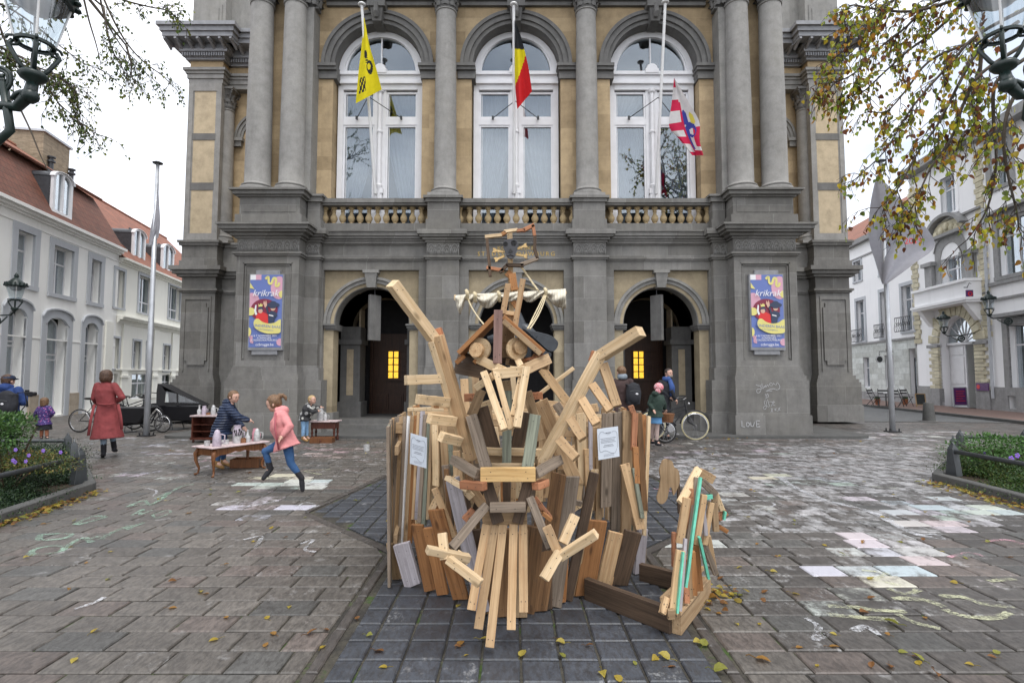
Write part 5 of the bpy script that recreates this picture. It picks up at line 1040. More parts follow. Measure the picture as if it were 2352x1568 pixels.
# ---- head: gable roof, nose plank, eyes, jaws
def board3(a, b, depth, th, mat, name):     # board seen edge on, running back into the picture
    a = Vector(a); b = Vector(b); z = (b-a).normalized(); n = z.cross(Vector((0,1,0))).normalized(); return PL(a + Vector((0,depth/2,0)), b + Vector((0,depth/2,0)), depth, th, mat, name, n=n)
board3(pA(570,945,3.45), pA(808,705,3.45), .34, .028, 'orange', 'head_roof_board'); board3(pA(858,712,3.45), pA(1120,940,3.45), .34, .03, 'orange', 'head_roof_board')
A2((858,740),(1098,952),34,3.44,3.44,'tan',.03,'head_roof_board')
A2((828,672),(822,1012),56,3.38,3.36,'pinkwood',.03,'nose_plank')
for k, (x, y, px, py, tilt) in enumerate(((712,920,-15,5,-.35), (945,918,10,-8,.45))):
    c = pA(x, y, 3.5); r = zw(72, 3.5); m = MB(); m.lathe([(r, -.012), (r, .012)], (0,0,0), 28); o = m.build('eye_plate', ['pine'], None, bev=.002); o.parent = ship; o.matrix_local = Matrix.Translation(c - SHIPLOC) @ Matrix.Rotation(tilt, 4, 'Z') @ Matrix.Rotation(pi/2, 4, 'X') @ Matrix.Rotation(.2, 4, 'Z')
    m = MB(); r2 = zw(46, 3.5); m.lathe([(r2, -.02), (r2, .02)], (px*.0008, -py*.001, .03), 28); m.lathe([(.006, .05), (.006, .053)], (px*.0008, -py*.001, 0), 8); e = m.build('pupil_disc', ['pine_mid'], None, bev=.002); e.parent = o
    for q in (-.06, .06): PL(c + Vector((q*.9 + (.05 if k else -.05), .03, -.04)), c + Vector((q + (.12 if k else -.1), .03, -.09)), .03, .02, 'orange', 'eye_wedge')
A2((565,1038),(752,1072),80,3.72,3.5,'darkwood',.05,'jaw_beam'); A2((600,1000),(1120,985),34,3.8,3.8,'darkwood',.04,'jaw_beam'); A2((580,960),(700,1000),60,3.8,3.7,'darkwood',.04,'jaw_beam'); A2((700,985),(858,1058),58,3.55,3.32,'pine',.045,'jaw_beam'); A2((798,1080),(1000,1058),66,3.32,3.3,'pine',.05,'jaw_beam'); A2((992,1052),(1140,985),70,3.3,3.6,'tan',.05,'jaw_beam'); A2((940,965),(980,1050),40,3.6,3.35,'pine',.04,'jaw_beam'); A2((880,1000),(1150,1030),44,3.7,3.6,'tan',.04,'jaw_beam')
A2((900,990),(980,1015),50,3.7,3.7,'darkwood',.1,'mouth_block'); A2((1010,985),(1120,965),18,3.5,3.6,'red_wood',.06,'jaw_beam'); A2((690,1165),(800,1085),46,3.4,3.32,'pine',.045,'jaw_beam'); A2((870,870),(880,980),150,3.85,3.85,'tan',.02,'face_board')
for a, b, wz, Ya, Yb in (((735,1068),(868,1435),46,3.3,3.16), ((808,1045),(912,1430),38,3.32,3.24), ((1008,1035),(945,1420),50,3.28,3.2), ((975,1080),(918,1345),36,3.32,3.26)): A2(a, b, wz, Ya, Yb, 'pine', .045, 'fang')
# ladder posts behind the head and neck post
A2((890,505),(858,695),36,3.75,3.75,'pine_mid',.04,'neck_post'); A2((985,475),(935,775),36,3.75,3.75,'pine_mid',.04,'neck_post'); A2((870,690),(940,695),26,3.76,3.76,'pine_mid',.05,'neck_rung'); A2((900,695),(890,880),78,3.8,3.8,'tan',.02,'neck_board')
A2((885,1185),(880,1700),58,3.62,3.6,'greenwood',.04,'neck_post'); A2((655,1345),(755,1690),72,3.55,3.42,'greywood',.045,'shoulder_post'); A2((1062,1340),(1008,1700),72,3.5,3.42,'greenwood',.045,'shoulder_post')
# ---- chest: lip, side beams, arms and claws
B2((660,262),(1112,272),46,3.7,3.7,'pine',.05,'chest_beam'); B2((680,310),(1080,318),60,3.75,3.75,'tan',.02,'chest_board'); B2((780,352),(1060,352),18,3.5,3.5,'pine',.06,'chest_beam'); B2((714,413),(1064,410),86,3.3,3.3,'ply',.045,'chest_lip')
B2((540,318),(702,412),58,3.5,3.3,'greywood',.05,'collar_beam'); B2((1062,408),(1218,318),60,3.3,3.5,'greywood',.05,'collar_beam'); B2((595,475),(742,488),50,3.35,3.25,'red_wood',.05,'collar_block'); B2((1062,488),(1132,462),46,3.3,3.4,'red_wood',.05,'collar_block'); B2((500,432),(640,512),30,3.6,3.5,'pine',.05,'collar_beam')
B2((752,455),(828,722),72,3.38,3.34,'darkwood',.05,'rib'); B2((1022,455),(948,722),66,3.38,3.34,'darkwood',.05,'rib'); B2((880,455),(882,640),50,3.5,3.5,'darkwood',.04,'rib'); B2((848,460),(850,600),14,3.46,3.46,'orange',.03,'rib'); B2((925,455),(922,610),34,3.5,3.5,'pine_mid',.03,'rib')
B2((774,622),(1002,618),56,3.28,3.28,'greywood',.05,'belt_beam'); B2((735,695),(1010,685),84,3.42,3.42,'tan',.03,'belt_beam'); B2((612,700),(670,640),46,3.4,3.4,'red_wood',.045,'belt_block'); B2((1110,660),(1165,700),20,3.4,3.4,'orange',.045,'belt_block')
B2((752,610),(528,880),54,3.3,3.12,'greywood',.04,'arm'); B2((1030,560),(1162,885),50,3.3,3.15,'greywood',.045,'arm'); B2((1048,640),(1150,890),22,3.33,3.18,'red_wood',.03,'arm'); B2((1135,742),(1228,948),58,3.12,3.1,'tan',.045,'arm')
for a, b, wz, Y0, Y1 in (((372,892),(642,945),44,3.0,3.1), ((470,785),(486,955),54,3.08,3.04), ((508,950),(715,1108),50,3.02,2.95), ((1316,672),(1238,850),56,3.15,3.1), ((1452,788),(1222,936),52,2.98,3.06), ((1220,905),(1118,1078),56,3.06,3.0), ((560,915),(640,965),38,3.1,3.1)): B2(a, b, wz, Y0, Y1, 'pine', .05, 'claw')
for a, b, wz, mat in (((752,730),(655,1275),54,'pine_mid'), ((805,730),(700,1395),56,'pine_mid'), ((858,730),(772,1512),54,'pine_mid'), ((925,728),(910,1400),54,'pine_mid'), ((985,728),(988,1290),54,'pine_mid')):
    Yb = 3.2 if b[1] > 1500 else 3.24; B2(a, b, wz, 3.36, Yb, mat, .03, 'beard_plank')
# ---- mast, skull frame, yard with furled sail
YM = 5.6
A2((900,170),(925,1240),34,YM,YM,'pine',.06,'mast'); A2((925,430),(942,560),26,YM-.06,YM-.06,'pine',.03,'mast'); A2((882,430),(925,470),44,YM-.08,YM-.08,'orange',.03,'mast_board'); A2((915,440),(932,545),46,YM-.1,YM-.1,'orange',.03,'mast_board'); A2((912,600),(950,660),34,YM-.1,YM-.1,'orange',.03,'mast_board')
fr = bpy.data.objects.new('skull_banner', None); COL.objects.link(fr); fr.parent = ship; fb = pA(905, 290, YM) ; fr.location = fb - SHIPLOC; ROOTLOC[fr.name] = fb
for a, b, wz, mat in (((742,206),(852,194),20,'pine'), ((848,192),(876,176),22,'orange'), ((864,172),(950,160),18,'pine'), ((944,168),(998,162),18,'red_wood'), ((988,164),(1056,130),24,'red_wood'), ((1046,130),(1060,200),20,'red_wood'), ((1060,200),(1060,290),20,'darkwood'), ((1061,286),(1077,345),20,'darkwood'), ((1080,342),(968,384),22,'greywood'), ((990,388),(876,384),22,'darkwood'), ((885,384),(836,432),20,'darkwood'), ((752,402),(862,418),20,'red_wood'), ((755,215),(776,458),19,'darkwood')):
    PL(pA(*a, YM-.1), pA(*b, YM-.1), zw(wz, YM), .05, mat, 'frame_piece', parent=fr, base=fb, nails=False)
def flatpoly(pts, Y, th, mat, name, parent, base, conv=pA):
    m = MB(); m.prism([conv(x, y, Y) for x, y in pts], (0, th, 0)); o = m.build(name, mat if isinstance(mat, list) else [mat], None); o.data.transform(Matrix.Translation(-Vector(base))); o.parent = parent; return o
sk = smooth([(858,250),(862,232),(885,220),(915,216),(940,222),(952,245),(950,275),(940,300),(935,325),(915,342),(895,340),(878,322),(872,300),(862,275),(858,250)], 4)[:-1]
flatpoly(sk, YM-.16, .03, 'skull_paint', 'skull', fr, fb)
m = MB()
for c, r in (((874,248),12), ((926,242),16)):
    for rr in (r, r*.55): m.tube([pA(c[0]+rr*cos(t*pi/8), c[1]+rr*sin(t*pi/8), YM-.163) for t in range(17)], .004, 4)
    m.tube([pA(c[0]-8, c[1]-8, YM-.163), pA(c[0]+8, c[1]+8, YM-.163)], .004, 4)
m.prism([pA(905,278,YM-.165), pA(890,300,YM-.165), pA(905,308,YM-.165), pA(920,298,YM-.165)], (0,.01,0)); m.tube([pA(885,325,YM-.163), pA(905,318,YM-.163), pA(925,326,YM-.163)], .005, 4); o = m.build('skull_face', ['line_black'], None); o.data.transform(Matrix.Translation(-fb)); o.parent = fr
for a, b in (((948,280),(1012,255)), ((935,315),(1015,328)), ((868,300),(790,288)), ((868,325),(802,352))):
    a = Vector(a); b = Vector(b); d = (b-a).normalized(); n = Vector((-d.y, d.x)); P = [a-n*6, b-d*24-n*7, b-d*14-n*15, b-n*13, b-d*6, b+n*13, b-d*14+n*15, b-d*24+n*7, a+n*6]
    flatpoly([tuple(p) for p in P], YM-.13, .02, 'bone_wood', 'bone', fr, fb)
    c = (a+b)/2; P2_ = [c + (p-c)*1.0 + (p-c).normalized()*2.2 for p in P]; flatpoly([tuple(p) for p in P2_], YM-.122, .008, 'line_black', 'bone_outline', fr, fb)
A2((548,594),(1262,560),20,YM-.05,YM-.05,'pine',.03,'yard', nails=False); A2((552,575),(552,608),14,YM-.08,YM-.08,'pine',.03,'yard_block', nails=False)
def swag(pts_top, drop, seed, nm='sail'):     # furled cloth hanging between ties
    m = MB(); r = random.Random(seed); n = len(pts_top); rows = 12; vs = []
    for j in range(rows+1):
        q = j/rows
        for i, (x, y) in enumerate(pts_top):
            d = drop[i]; fold = .02*sin(q*9 + i*.35 + seed) + .012*sin(i*1.7+q*3); p = pA(x, y + d*q, YM - .10 - .10*sin(pi*q)*(d/110) + fold); vs.append(p)
    m.add(vs, [(j*n+i, j*n+i+1, (j+1)*n+i+1, (j+1)*n+i) for j in range(rows) for i in range(n-1)]); o = m.build(nm, ['sailcloth'], ship, smooth=True); s = o.modifiers.new('thick', 'SOLIDIFY'); s.thickness = .006; s.offset = 0
def lin(x0, y0, x1, y1, n): return [(x0+(x1-x0)*i/(n-1), y0+(y1-y0)*i/(n-1)) for i in range(n)]
def interp(ks, n): out = []; [out.append(ks[min(int(i/(n-1)*(len(ks)-1)), len(ks)-2)] * (1 - (i/(n-1)*(len(ks)-1) - min(int(i/(n-1)*(len(ks)-1)), len(ks)-2))) + ks[min(int(i/(n-1)*(len(ks)-1)), len(ks)-2)+1] * (i/(n-1)*(len(ks)-1) - min(int(i/(n-1)*(len(ks)-1)), len(ks)-2))) for i in range(n)]; return out
n = 28
swag(lin(553,578,630,572,n), interp([30,90,125,90,40,12], n), 1); swag(lin(622,572,690,570,n), interp([20,45,55,50,30,14], n), 2); swag(lin(682,568,840,562,n), interp([14,60,88,96,88,60,20], n), 3); swag(lin(832,562,1000,552,n), interp([18,50,60,58,50,44,40], n), 4); swag(lin(985,554,1140,546,n), interp([44,66,70,58,40,22,14], n), 5); swag(lin(1128,546,1258,536,n), interp([16,60,95,112,118,128], n), 6)
for x, y in ((628,560),(680,575),(832,570),(1130,548)):
    m = MB(); m.tube([pA(x-6,y-14,YM-.2), pA(x+4,y+6,YM-.24), pA(x-3,y+28,YM-.2), pA(x+6,y+46,YM-.18)], .018, 6); m.tube([pA(x+6*cos(k), y+4*k-8, YM-.2+.03*sin(k)) for k in range(9)], .012, 5); m.build('rope_knot', ['rope'], ship, smooth=True)
for pts in ([(632,600,YM-.2),(655,650,5.3),(700,720,4.6),(745,775,3.9)], [(636,600,YM-.2),(660,656,5.3),(706,726,4.6),(752,780,3.9)], [(1128,570,YM-.2),(1100,640,5.1),(1062,720,4.5),(1012,790,3.9)], [(1122,570,YM-.2),(1088,640,5.1),(1048,720,4.5),(1016,790,3.9)], [(1134,570,YM-.2),(1112,640,5.1),(1075,720,4.5),(1030,790,3.9)], [(968,392,YM),(1010,450,YM-.05),(1045,500,YM-.1),(1078,545,YM-.15)], [(974,392,YM),(1016,450,YM-.05),(1050,500,YM-.1),(1086,548,YM-.15)]):
    m = MB(); m.tube([pA(x, y, Y) for x, y, Y in smooth(pts, 4)], .006, 6); m.build('rope', ['rope'], ship, smooth=True)
# ---- paper notices pinned to the hull
def notice(c4, Yl, Yr, seed):
    P = [pB(x, y, Y) for (x, y), Y in zip(c4, (Yl, Yr, Yr, Yl))]; e1 = (P[1]-P[0]); e2 = (P[3]-P[0]); n = e1.cross(e2).normalized(); n = n if n.y < 0 else -n; m = MB(); m.prism([p + n*.004 for p in P], n*.004)
    c = sum(P, Vector())/4; o = m.build('notice', ['paper'], ship); g = MB(); r = random.Random(seed)
    def pt(u, v): return P[0] + e1*u + e2*v + (P[2]-P[1]-e2)*u*v + n*.0095
    def line(u0, u1, v, h=.007):
        u = u0
        while u < u1:
            w_ = r.uniform(.015, .05); b = min(u+w_, u1); g.add([pt(u, v-h), pt(b, v-h), pt(b, v+h), pt(u, v+h)], [(0,1,2,3)]); u = b + .012
    for k in range(4): line(.14+.02*(k % 2), .86-.03*(k % 3), .34+.045*k)
    for k in range(2): line(.3-.05*k, .7+.05*k, .56+.045*k, .009)
    for k in range(3): line(.26, .74, .86+.03*k, .004)
    line(.38, .64, .17, .018); line(.44, .58, .22, .005)
    def wav(ps):
        for (a, b), (c_, d) in zip(ps, ps[1:]): g.beam(pt(a, b), pt(c_, d), .0016, .001, n)
    wav(smooth([(.08,.2),(.16,.12),(.26,.11),(.34,.17)], 4)); wav(smooth([(.68,.16),(.8,.13),(.92,.2),(.93,.4),(.92,.7)], 4)); wav(smooth([(.08,.68),(.12,.76),(.35,.73),(.6,.83),(.8,.84),(.88,.72)], 4)); wav([(.07,.2),(.07,.68)])
    g.build('print', ['print'], o)
notice([(273,148),(376,178),(372,372),(268,342)], 4.18, 4.05, 1); notice([(1455,122),(1588,104),(1598,296),(1464,320)], 4.2, 4.24, 2)
# ================================================================ fin shaped sculpture on the right
FL = Vector((1.25, 3.6, 0)); fin = thing('wooden_fin_sculpture', FL, 'small fin of pine slats with mint green strips on dark beams beside the ship', 'sculpture')
def F2(a, b, wz, Ya, Yb, mat, th=.03, name='slat', **k): return PL(pB(*a, Ya), pB(*b, Yb), zw(wz, (Ya+Yb)/2), th, mat, name, parent=fin, base=FL, **k)
def ground_beam(a, b, wd, h, mat): a = GB(*a); b = GB(*b); PL(a + Vector((0,0,h/2)), b + Vector((0,0,h/2)), h, wd, mat, 'base_beam', n=(b-a).cross(Vector((0,0,1))).normalized(), parent=fin, base=FL, nails=False)
ground_beam((1390,1205),(1935,1425),.05,.15,'darkwood'); ground_beam((1965,1432),(2160,1180),.06,.13,'tan'); ground_beam((1735,1085),(1945,1140),.05,.13,'darkwood'); 
p0 = GB(1900,1400); p1 = GB(2120,1160)
PL(p0 + Vector((0,.02,.17)), p1 + Vector((0,.02,.17)), .07, .03, 'pine_mid', 'base_beam', n=(0,0,1), parent=fin, base=FL)
for a, b, wz, mat, Y0, Y1 in (((2105,375),(1988,595),46,'pine',3.75,3.6), ((2112,398),(2198,445),56,'pine_mid',3.75,3.8), ((2117,430),(2022,1130),15,'mint',3.62,3.5), ((2092,430),(2030,900),28,'greywood',3.68,3.6), ((2055,500),(2042,900),34,'red_wood',3.66,3.62), ((2030,560),(1982,850),50,'pine_mid',3.6,3.58), ((2140,540),(2090,860),36,'pine_mid',3.72,3.7), ((1948,780),(1948,1000),26,'red_wood',3.6,3.6), ((1990,895),(1942,1300),56,'pine_mid',3.5,3.42), ((2006,905),(1968,1295),12,'mint',3.46,3.4), ((2020,820),(1985,1280),18,'lilac',3.52,3.45), ((2188,590),(2142,860),32,'pine_mid',3.8,3.78), ((2204,530),(2216,775),36,'tan',3.85,3.84), ((2212,530),(2255,640),32,'pine',3.86,3.88), ((2225,690),(2280,650),44,'red_wood',3.88,3.9), ((2275,648),(2266,700),12,'mint',3.86,3.86), ((2235,745),(2286,775),26,'orange',3.88,3.9), ((2108,810),(2168,1075),15,'mint',3.66,3.7), ((2140,860),(2215,1045),34,'greywood',3.8,3.88), ((2165,800),(2212,1050),28,'pine_mid',3.84,3.9), ((2085,860),(2112,1150),40,'orange',3.7,3.74), ((2062,900),(2075,1180),38,'orange',3.66,3.68), ((2035,920),(2050,1200),34,'tan',3.62,3.62), ((2015,950),(2030,1230),34,'red_wood',3.58,3.56), ((1900,1195),(1872,1300),40,'pine_mid',3.45,3.4), ((2135,560),(2188,552),28,'mint',3.78,3.8), ((2125,450),(2210,540),44,'greywood',3.76,3.82), ((2130,600),(2150,800),24,'lilac',3.76,3.76), ((1905,1300),(1950,1300),60,'tan',3.4,3.4)):
    F2(a, b, wz, Y0, Y1, mat, nails=wz > 30)
m = MB(); pp = smooth([(1878,322),(1905,314),(1938,330),(1950,365),(1976,385),(1986,440),(1980,480),(1962,520),(1945,545),(1935,500),(1920,500),(1905,570),(1875,600),(1848,590),(1840,555),(1856,500),(1862,440),(1856,380),(1878,322)], 3)[:-1]; m.prism([pB(x, y, 4.15) for x, y in pp], (0, .02, 0)); m.build('cutout_board', ['tan'], fin); F2((1975,470),(1982,660),14,4.2,4.2,'darkwood'); PL(pB(1982,655,4.2), pB(1945,1100,4.2)*1.0, .03, .03, 'darkwood', 'slat', parent=fin, base=FL, nails=False) if False else None
m = MB(); m.tube([pB(1900,560,4.19), GB(1905, 1040) + Vector((0,0,.02))], .012, 6) if False else None
# ================================================================ FLAGS, POSTERS, LAMPS
M['flag'] = m_attr('flag_cloth', .8, .12, 8, trans=.35); M['col'] = m_attr('painted', .6, .08, 20); M['pole_white'] = m_plain('white_pole', (.70, .70, .70), .35, .05); M['pole_alu'] = m_plain('aluminium_pole', (.50, .52, .55), .35, .12, 5, metal=.4)
M['blue_p'] = m_plain('poster_blue', (.12, .17, .42), .5, .04, 2, bmp=0); M['yellow_p'] = m_plain('poster_yellow', (.66, .60, .20), .5, .04, 2, bmp=0); M['pink_p'] = m_plain('poster_pink', (.60, .33, .42), .5, .04, 2, bmp=0); M['wine_p'] = m_plain('poster_wine', (.20, .02, .05), .5, .04, 2, bmp=0); M['red_p'] = m_plain('poster_red', (.62, .03, .03), .5, .04, 2, bmp=0); M['navy_p'] = m_plain('poster_navy', (.03, .045, .09), .5, .04, 2, bmp=0); M['white_p'] = m_plain('poster_white', (.74, .74, .76), .5, .03, 2, bmp=0); M['skin_p'] = m_plain('poster_skin', (.58, .36, .27), .5, .04, 2, bmp=0)
def sheet(Lp, Rp, Yl, Yr, nu, nv, colf, ripple, parent, base, name='flag', ph=0):
    Ls, Rs = smooth(Lp, 8), smooth(Rp, 8)
    def at(P, q): i = min(int(q*(len(P)-1)), len(P)-2); f = q*(len(P)-1) - i; return (P[i][0]*(1-f)+P[i+1][0]*f, P[i][1]*(1-f)+P[i+1][1]*f)
    m = MB(); vs = []
    for j in range(nv+1):
        q = j/nv; a, b = at(Ls, q), at(Rs, q)
        for i in range(nu+1):
            u = i/nu; Y = Yl*(1-u)+Yr*u + ripple*sin(u*7.5+ph+q*2.5)*(.3+q) ; vs.append(W(a[0]*(1-u)+b[0]*u, a[1]*(1-u)+b[1]*u, Y))
    o = len(m.v); m.v += [tuple(v) for v in vs]
    for j in range(nv):
        for i in range(nu): m.f.append([j*(nu+1)+i, j*(nu+1)+i+1, (j+1)*(nu+1)+i+1, (j+1)*(nu+1)+i]); m.m.append(0); m.c.append(colf((i+.5)/nu, (j+.5)/nv))
    ob = m.build(name, ['flag'], parent, smooth=True, recalc=False); return ob
def facade_flag(label, p0, p1, Y0, Y1, stays, grp='flags on angled poles over the balcony'):
    a = W(*p0, Y0); b = W(*p1, Y1); r = thing('flag_on_pole', a, label, 'flag', grp)
    m = MB(); m.tube([a, b], [.045, .04], 10); m.lathe([(.09, 0), (.11, .02), (.10, .05), (.03, .09)], b, 14); m.build('pole', ['pole_white'], r, auto=40)
    m = MB(); c = W(*stays[0], Y0*.5+Y1*.5)
    for s in stays[1:]: e = W(*s, 15.72); m.tube([c, e], .012, 5); m.box(e.x-.03, e.x+.03, 15.66, 15.72, e.z-.05, e.z+.05)
    m.build('stay', ['black_metal'], r); return r
YY, BK, RD_, WH, BL = (.78, .66, .01), (.02, .022, .025), (.62, .015, .02), (.68, .66, .66), (.05, .06, .32)
def lion(u, v):
    if .34 < u < .60 and .38 < v < .52 and (u-.46)**2*30 + (v-.45)**2*150 < .75: return BK
    if ((u-.66)**2*16 + (v-.66)**2*60 < .55) and not ((u-.62)**2*30 + (v-.66)**2*160 < .30): return BK
    if .1 < u < .4 and .76 < v < .90 and (int(u*22)+int(v*30)) % 3: return BK
    if .42 < u < .6 and .52 < v < .62 and int(v*60) % 2: return BK
    return YY
f = facade_flag('yellow flag with a black lion hanging from the left balcony pole', (862, 445), (831, 13), 15.6, 14.5, [(846, 222), (820, 272), (922, 272)])
sheet([(835,42),(830,110),(824,160),(817,238)], [(837,42),(849,105),(862,150),(877,206)], 14.65, 14.5, 40, 70, lion, .06, f, None)
f = facade_flag('black yellow and red striped flag hanging from the central balcony pole', (1181, 445), (1180, 13), 15.6, 14.5, [(1183, 232), (1132, 272), (1236, 272)])
def bel(u, v): k = v + .03*sin(u*3); return BK if v < .34+.14*u else YY if v < .70-.16*u else RD_
sheet([(1182,44),(1182,110),(1183,190),(1188,251)], [(1184,50),(1197,86),(1213,152),(1222,210)], 14.65, 14.45, 24, 60, bel, .07, f, None, ph=1)
f = facade_flag('red and white striped flag with blue lion drooping at the right balcony pole', (1507, 445), (1528, 8), 15.6, 14.4, [(1512, 224), (1444, 272), (1545, 265)])
def bru(u, v):
    if u < .42: return (RD_ if False else (.62, .02, .08)) if int((v*1.05)*8.2) % 2 == 0 else WH
    if u < .50 and v > .25: return (.62, .02, .08)
    if v > .9: return (.5, .02, .06)
    if (u-.68)**2*14 + (v-.60)**2*40 < .5 and not ((u-.72)**2*20 + (v-.62)**2*90 < .22): return BL
    if .46 < u < .66 and .34 < v < .52 and (u-.56)**2*60 + (v-.43)**2*90 < .7: return BL
    if .45 < u < .6 and .62 < v < .88: return BL
    if (u-.8)**2 + (v-.45)**2 < .006: return (.7, .6, .1)
    if u > .75 and v > .55 and v < .85: return (.62, .02, .08)
    return WH
sheet([(1548,180),(1543,235),(1537,290),(1560,320),(1590,357)], [(1549,180),(1580,232),(1606,280),(1607,322),(1616,357)], 14.35, 14.2, 40, 70, bru, .07, f, None, ph=2)
def ground_pole(label, x, y, ztop, px, py):
    r = thing('flagpole', (x, y, 0), label, 'flagpole', 'tall aluminium flagpoles on the square'); m = MB(); m.tube([(x, y, 0), (x, y, 2.5), (x, y, ztop)], [.075, .07, .045], 14); m.build('pole', ['pole_alu'], r, smooth=True)
    m = MB(); m.lathe([(.02, 0), (.12, .01), (.13, .035), (.06, .07), (.0, .08)], (x, y, ztop), 16); m.build('finial', ['iron'], r, smooth=True); m = MB(); m.box(x-.17, x+.17, y-.13, y+.13, 0, .03)
    for sx_ in (-.13, .13): m.lathe([(.02, .03), (.02, .1)], (x+sx_, y-.08, 0), 6); m.lathe([(.02, .03), (.02, .1)], (x+sx_, y+.08, 0), 6)
    m.build('foot_plate', ['black_metal'], r); return r
xl_, yl_ = -9.66, 14.4; f = ground_pole('aluminium flagpole with limp white flag, by the parked bicycles', xl_, yl_, ZP(377, yl_), 0, 0)
def wf(u, v): return (.12, .12, .16) if (.25 < u < .45 and .3 < v < .62 and (int(v*60)+int(u*25)) % 3 == 0) else (.46, .46, .5)
sheet([(362,421),(352,490),(345,530),(341,566)], [(363,421),(366,470),(368,515),(364,545)], 14.42, 14.3, 20, 60, wf, .05, f, None)
xr_, yr_ = 10.83, 15.5; f = ground_pole('aluminium flagpole flying a wide white flag with a building drawing', xr_, yr_, ZP(372, yr_), 0, 0)
sheet([(2013,403),(1999,470),(1995,545),(2010,600),(2026,652)], [(2018,403),(2080,470),(2147,557),(2100,605),(2037,652)], 15.7, 14.9, 30, 40, lambda u, v: (.40, .40, .44), .09, f, None, name='flag')
fo = f; fg = MB()
def fl(x, y): u = (x-2015)/130; return W(x, y, 15.36 - .45*max(0, min(1, u)))
for a, b in (((2030,500),(2030,575)),((2040,505),(2040,570)),((2050,512),(2052,562)),((2060,520),(2064,552)),((2028,575),(2068,545)),((2022,490),(2070,540)),((2022,490),(2022,570)),((2045,498),(2058,492)),((2058,492),(2062,520)),((2048,488),(2060,500)),((2026,540),(2068,530)),((2026,520),(2064,515)),((2028,600),(2045,570))): fg.tube([fl(*a), fl(*b)], .008, 4)
fg.build('flag_drawing', ['print'], fo)
for body, px, py, mt, rz in (('2019', 2092, 556, 'red_p', -.6), ('JAAR', 2086, 492, 'print', -.6)):
    p = fl(px, py); textmesh(body, .24, mt, 'flag_lettering', fo, (p.x, p.y-.1, p.z), rot=(pi/2, rz*-1*0 - .0, -.15), ext=.003)
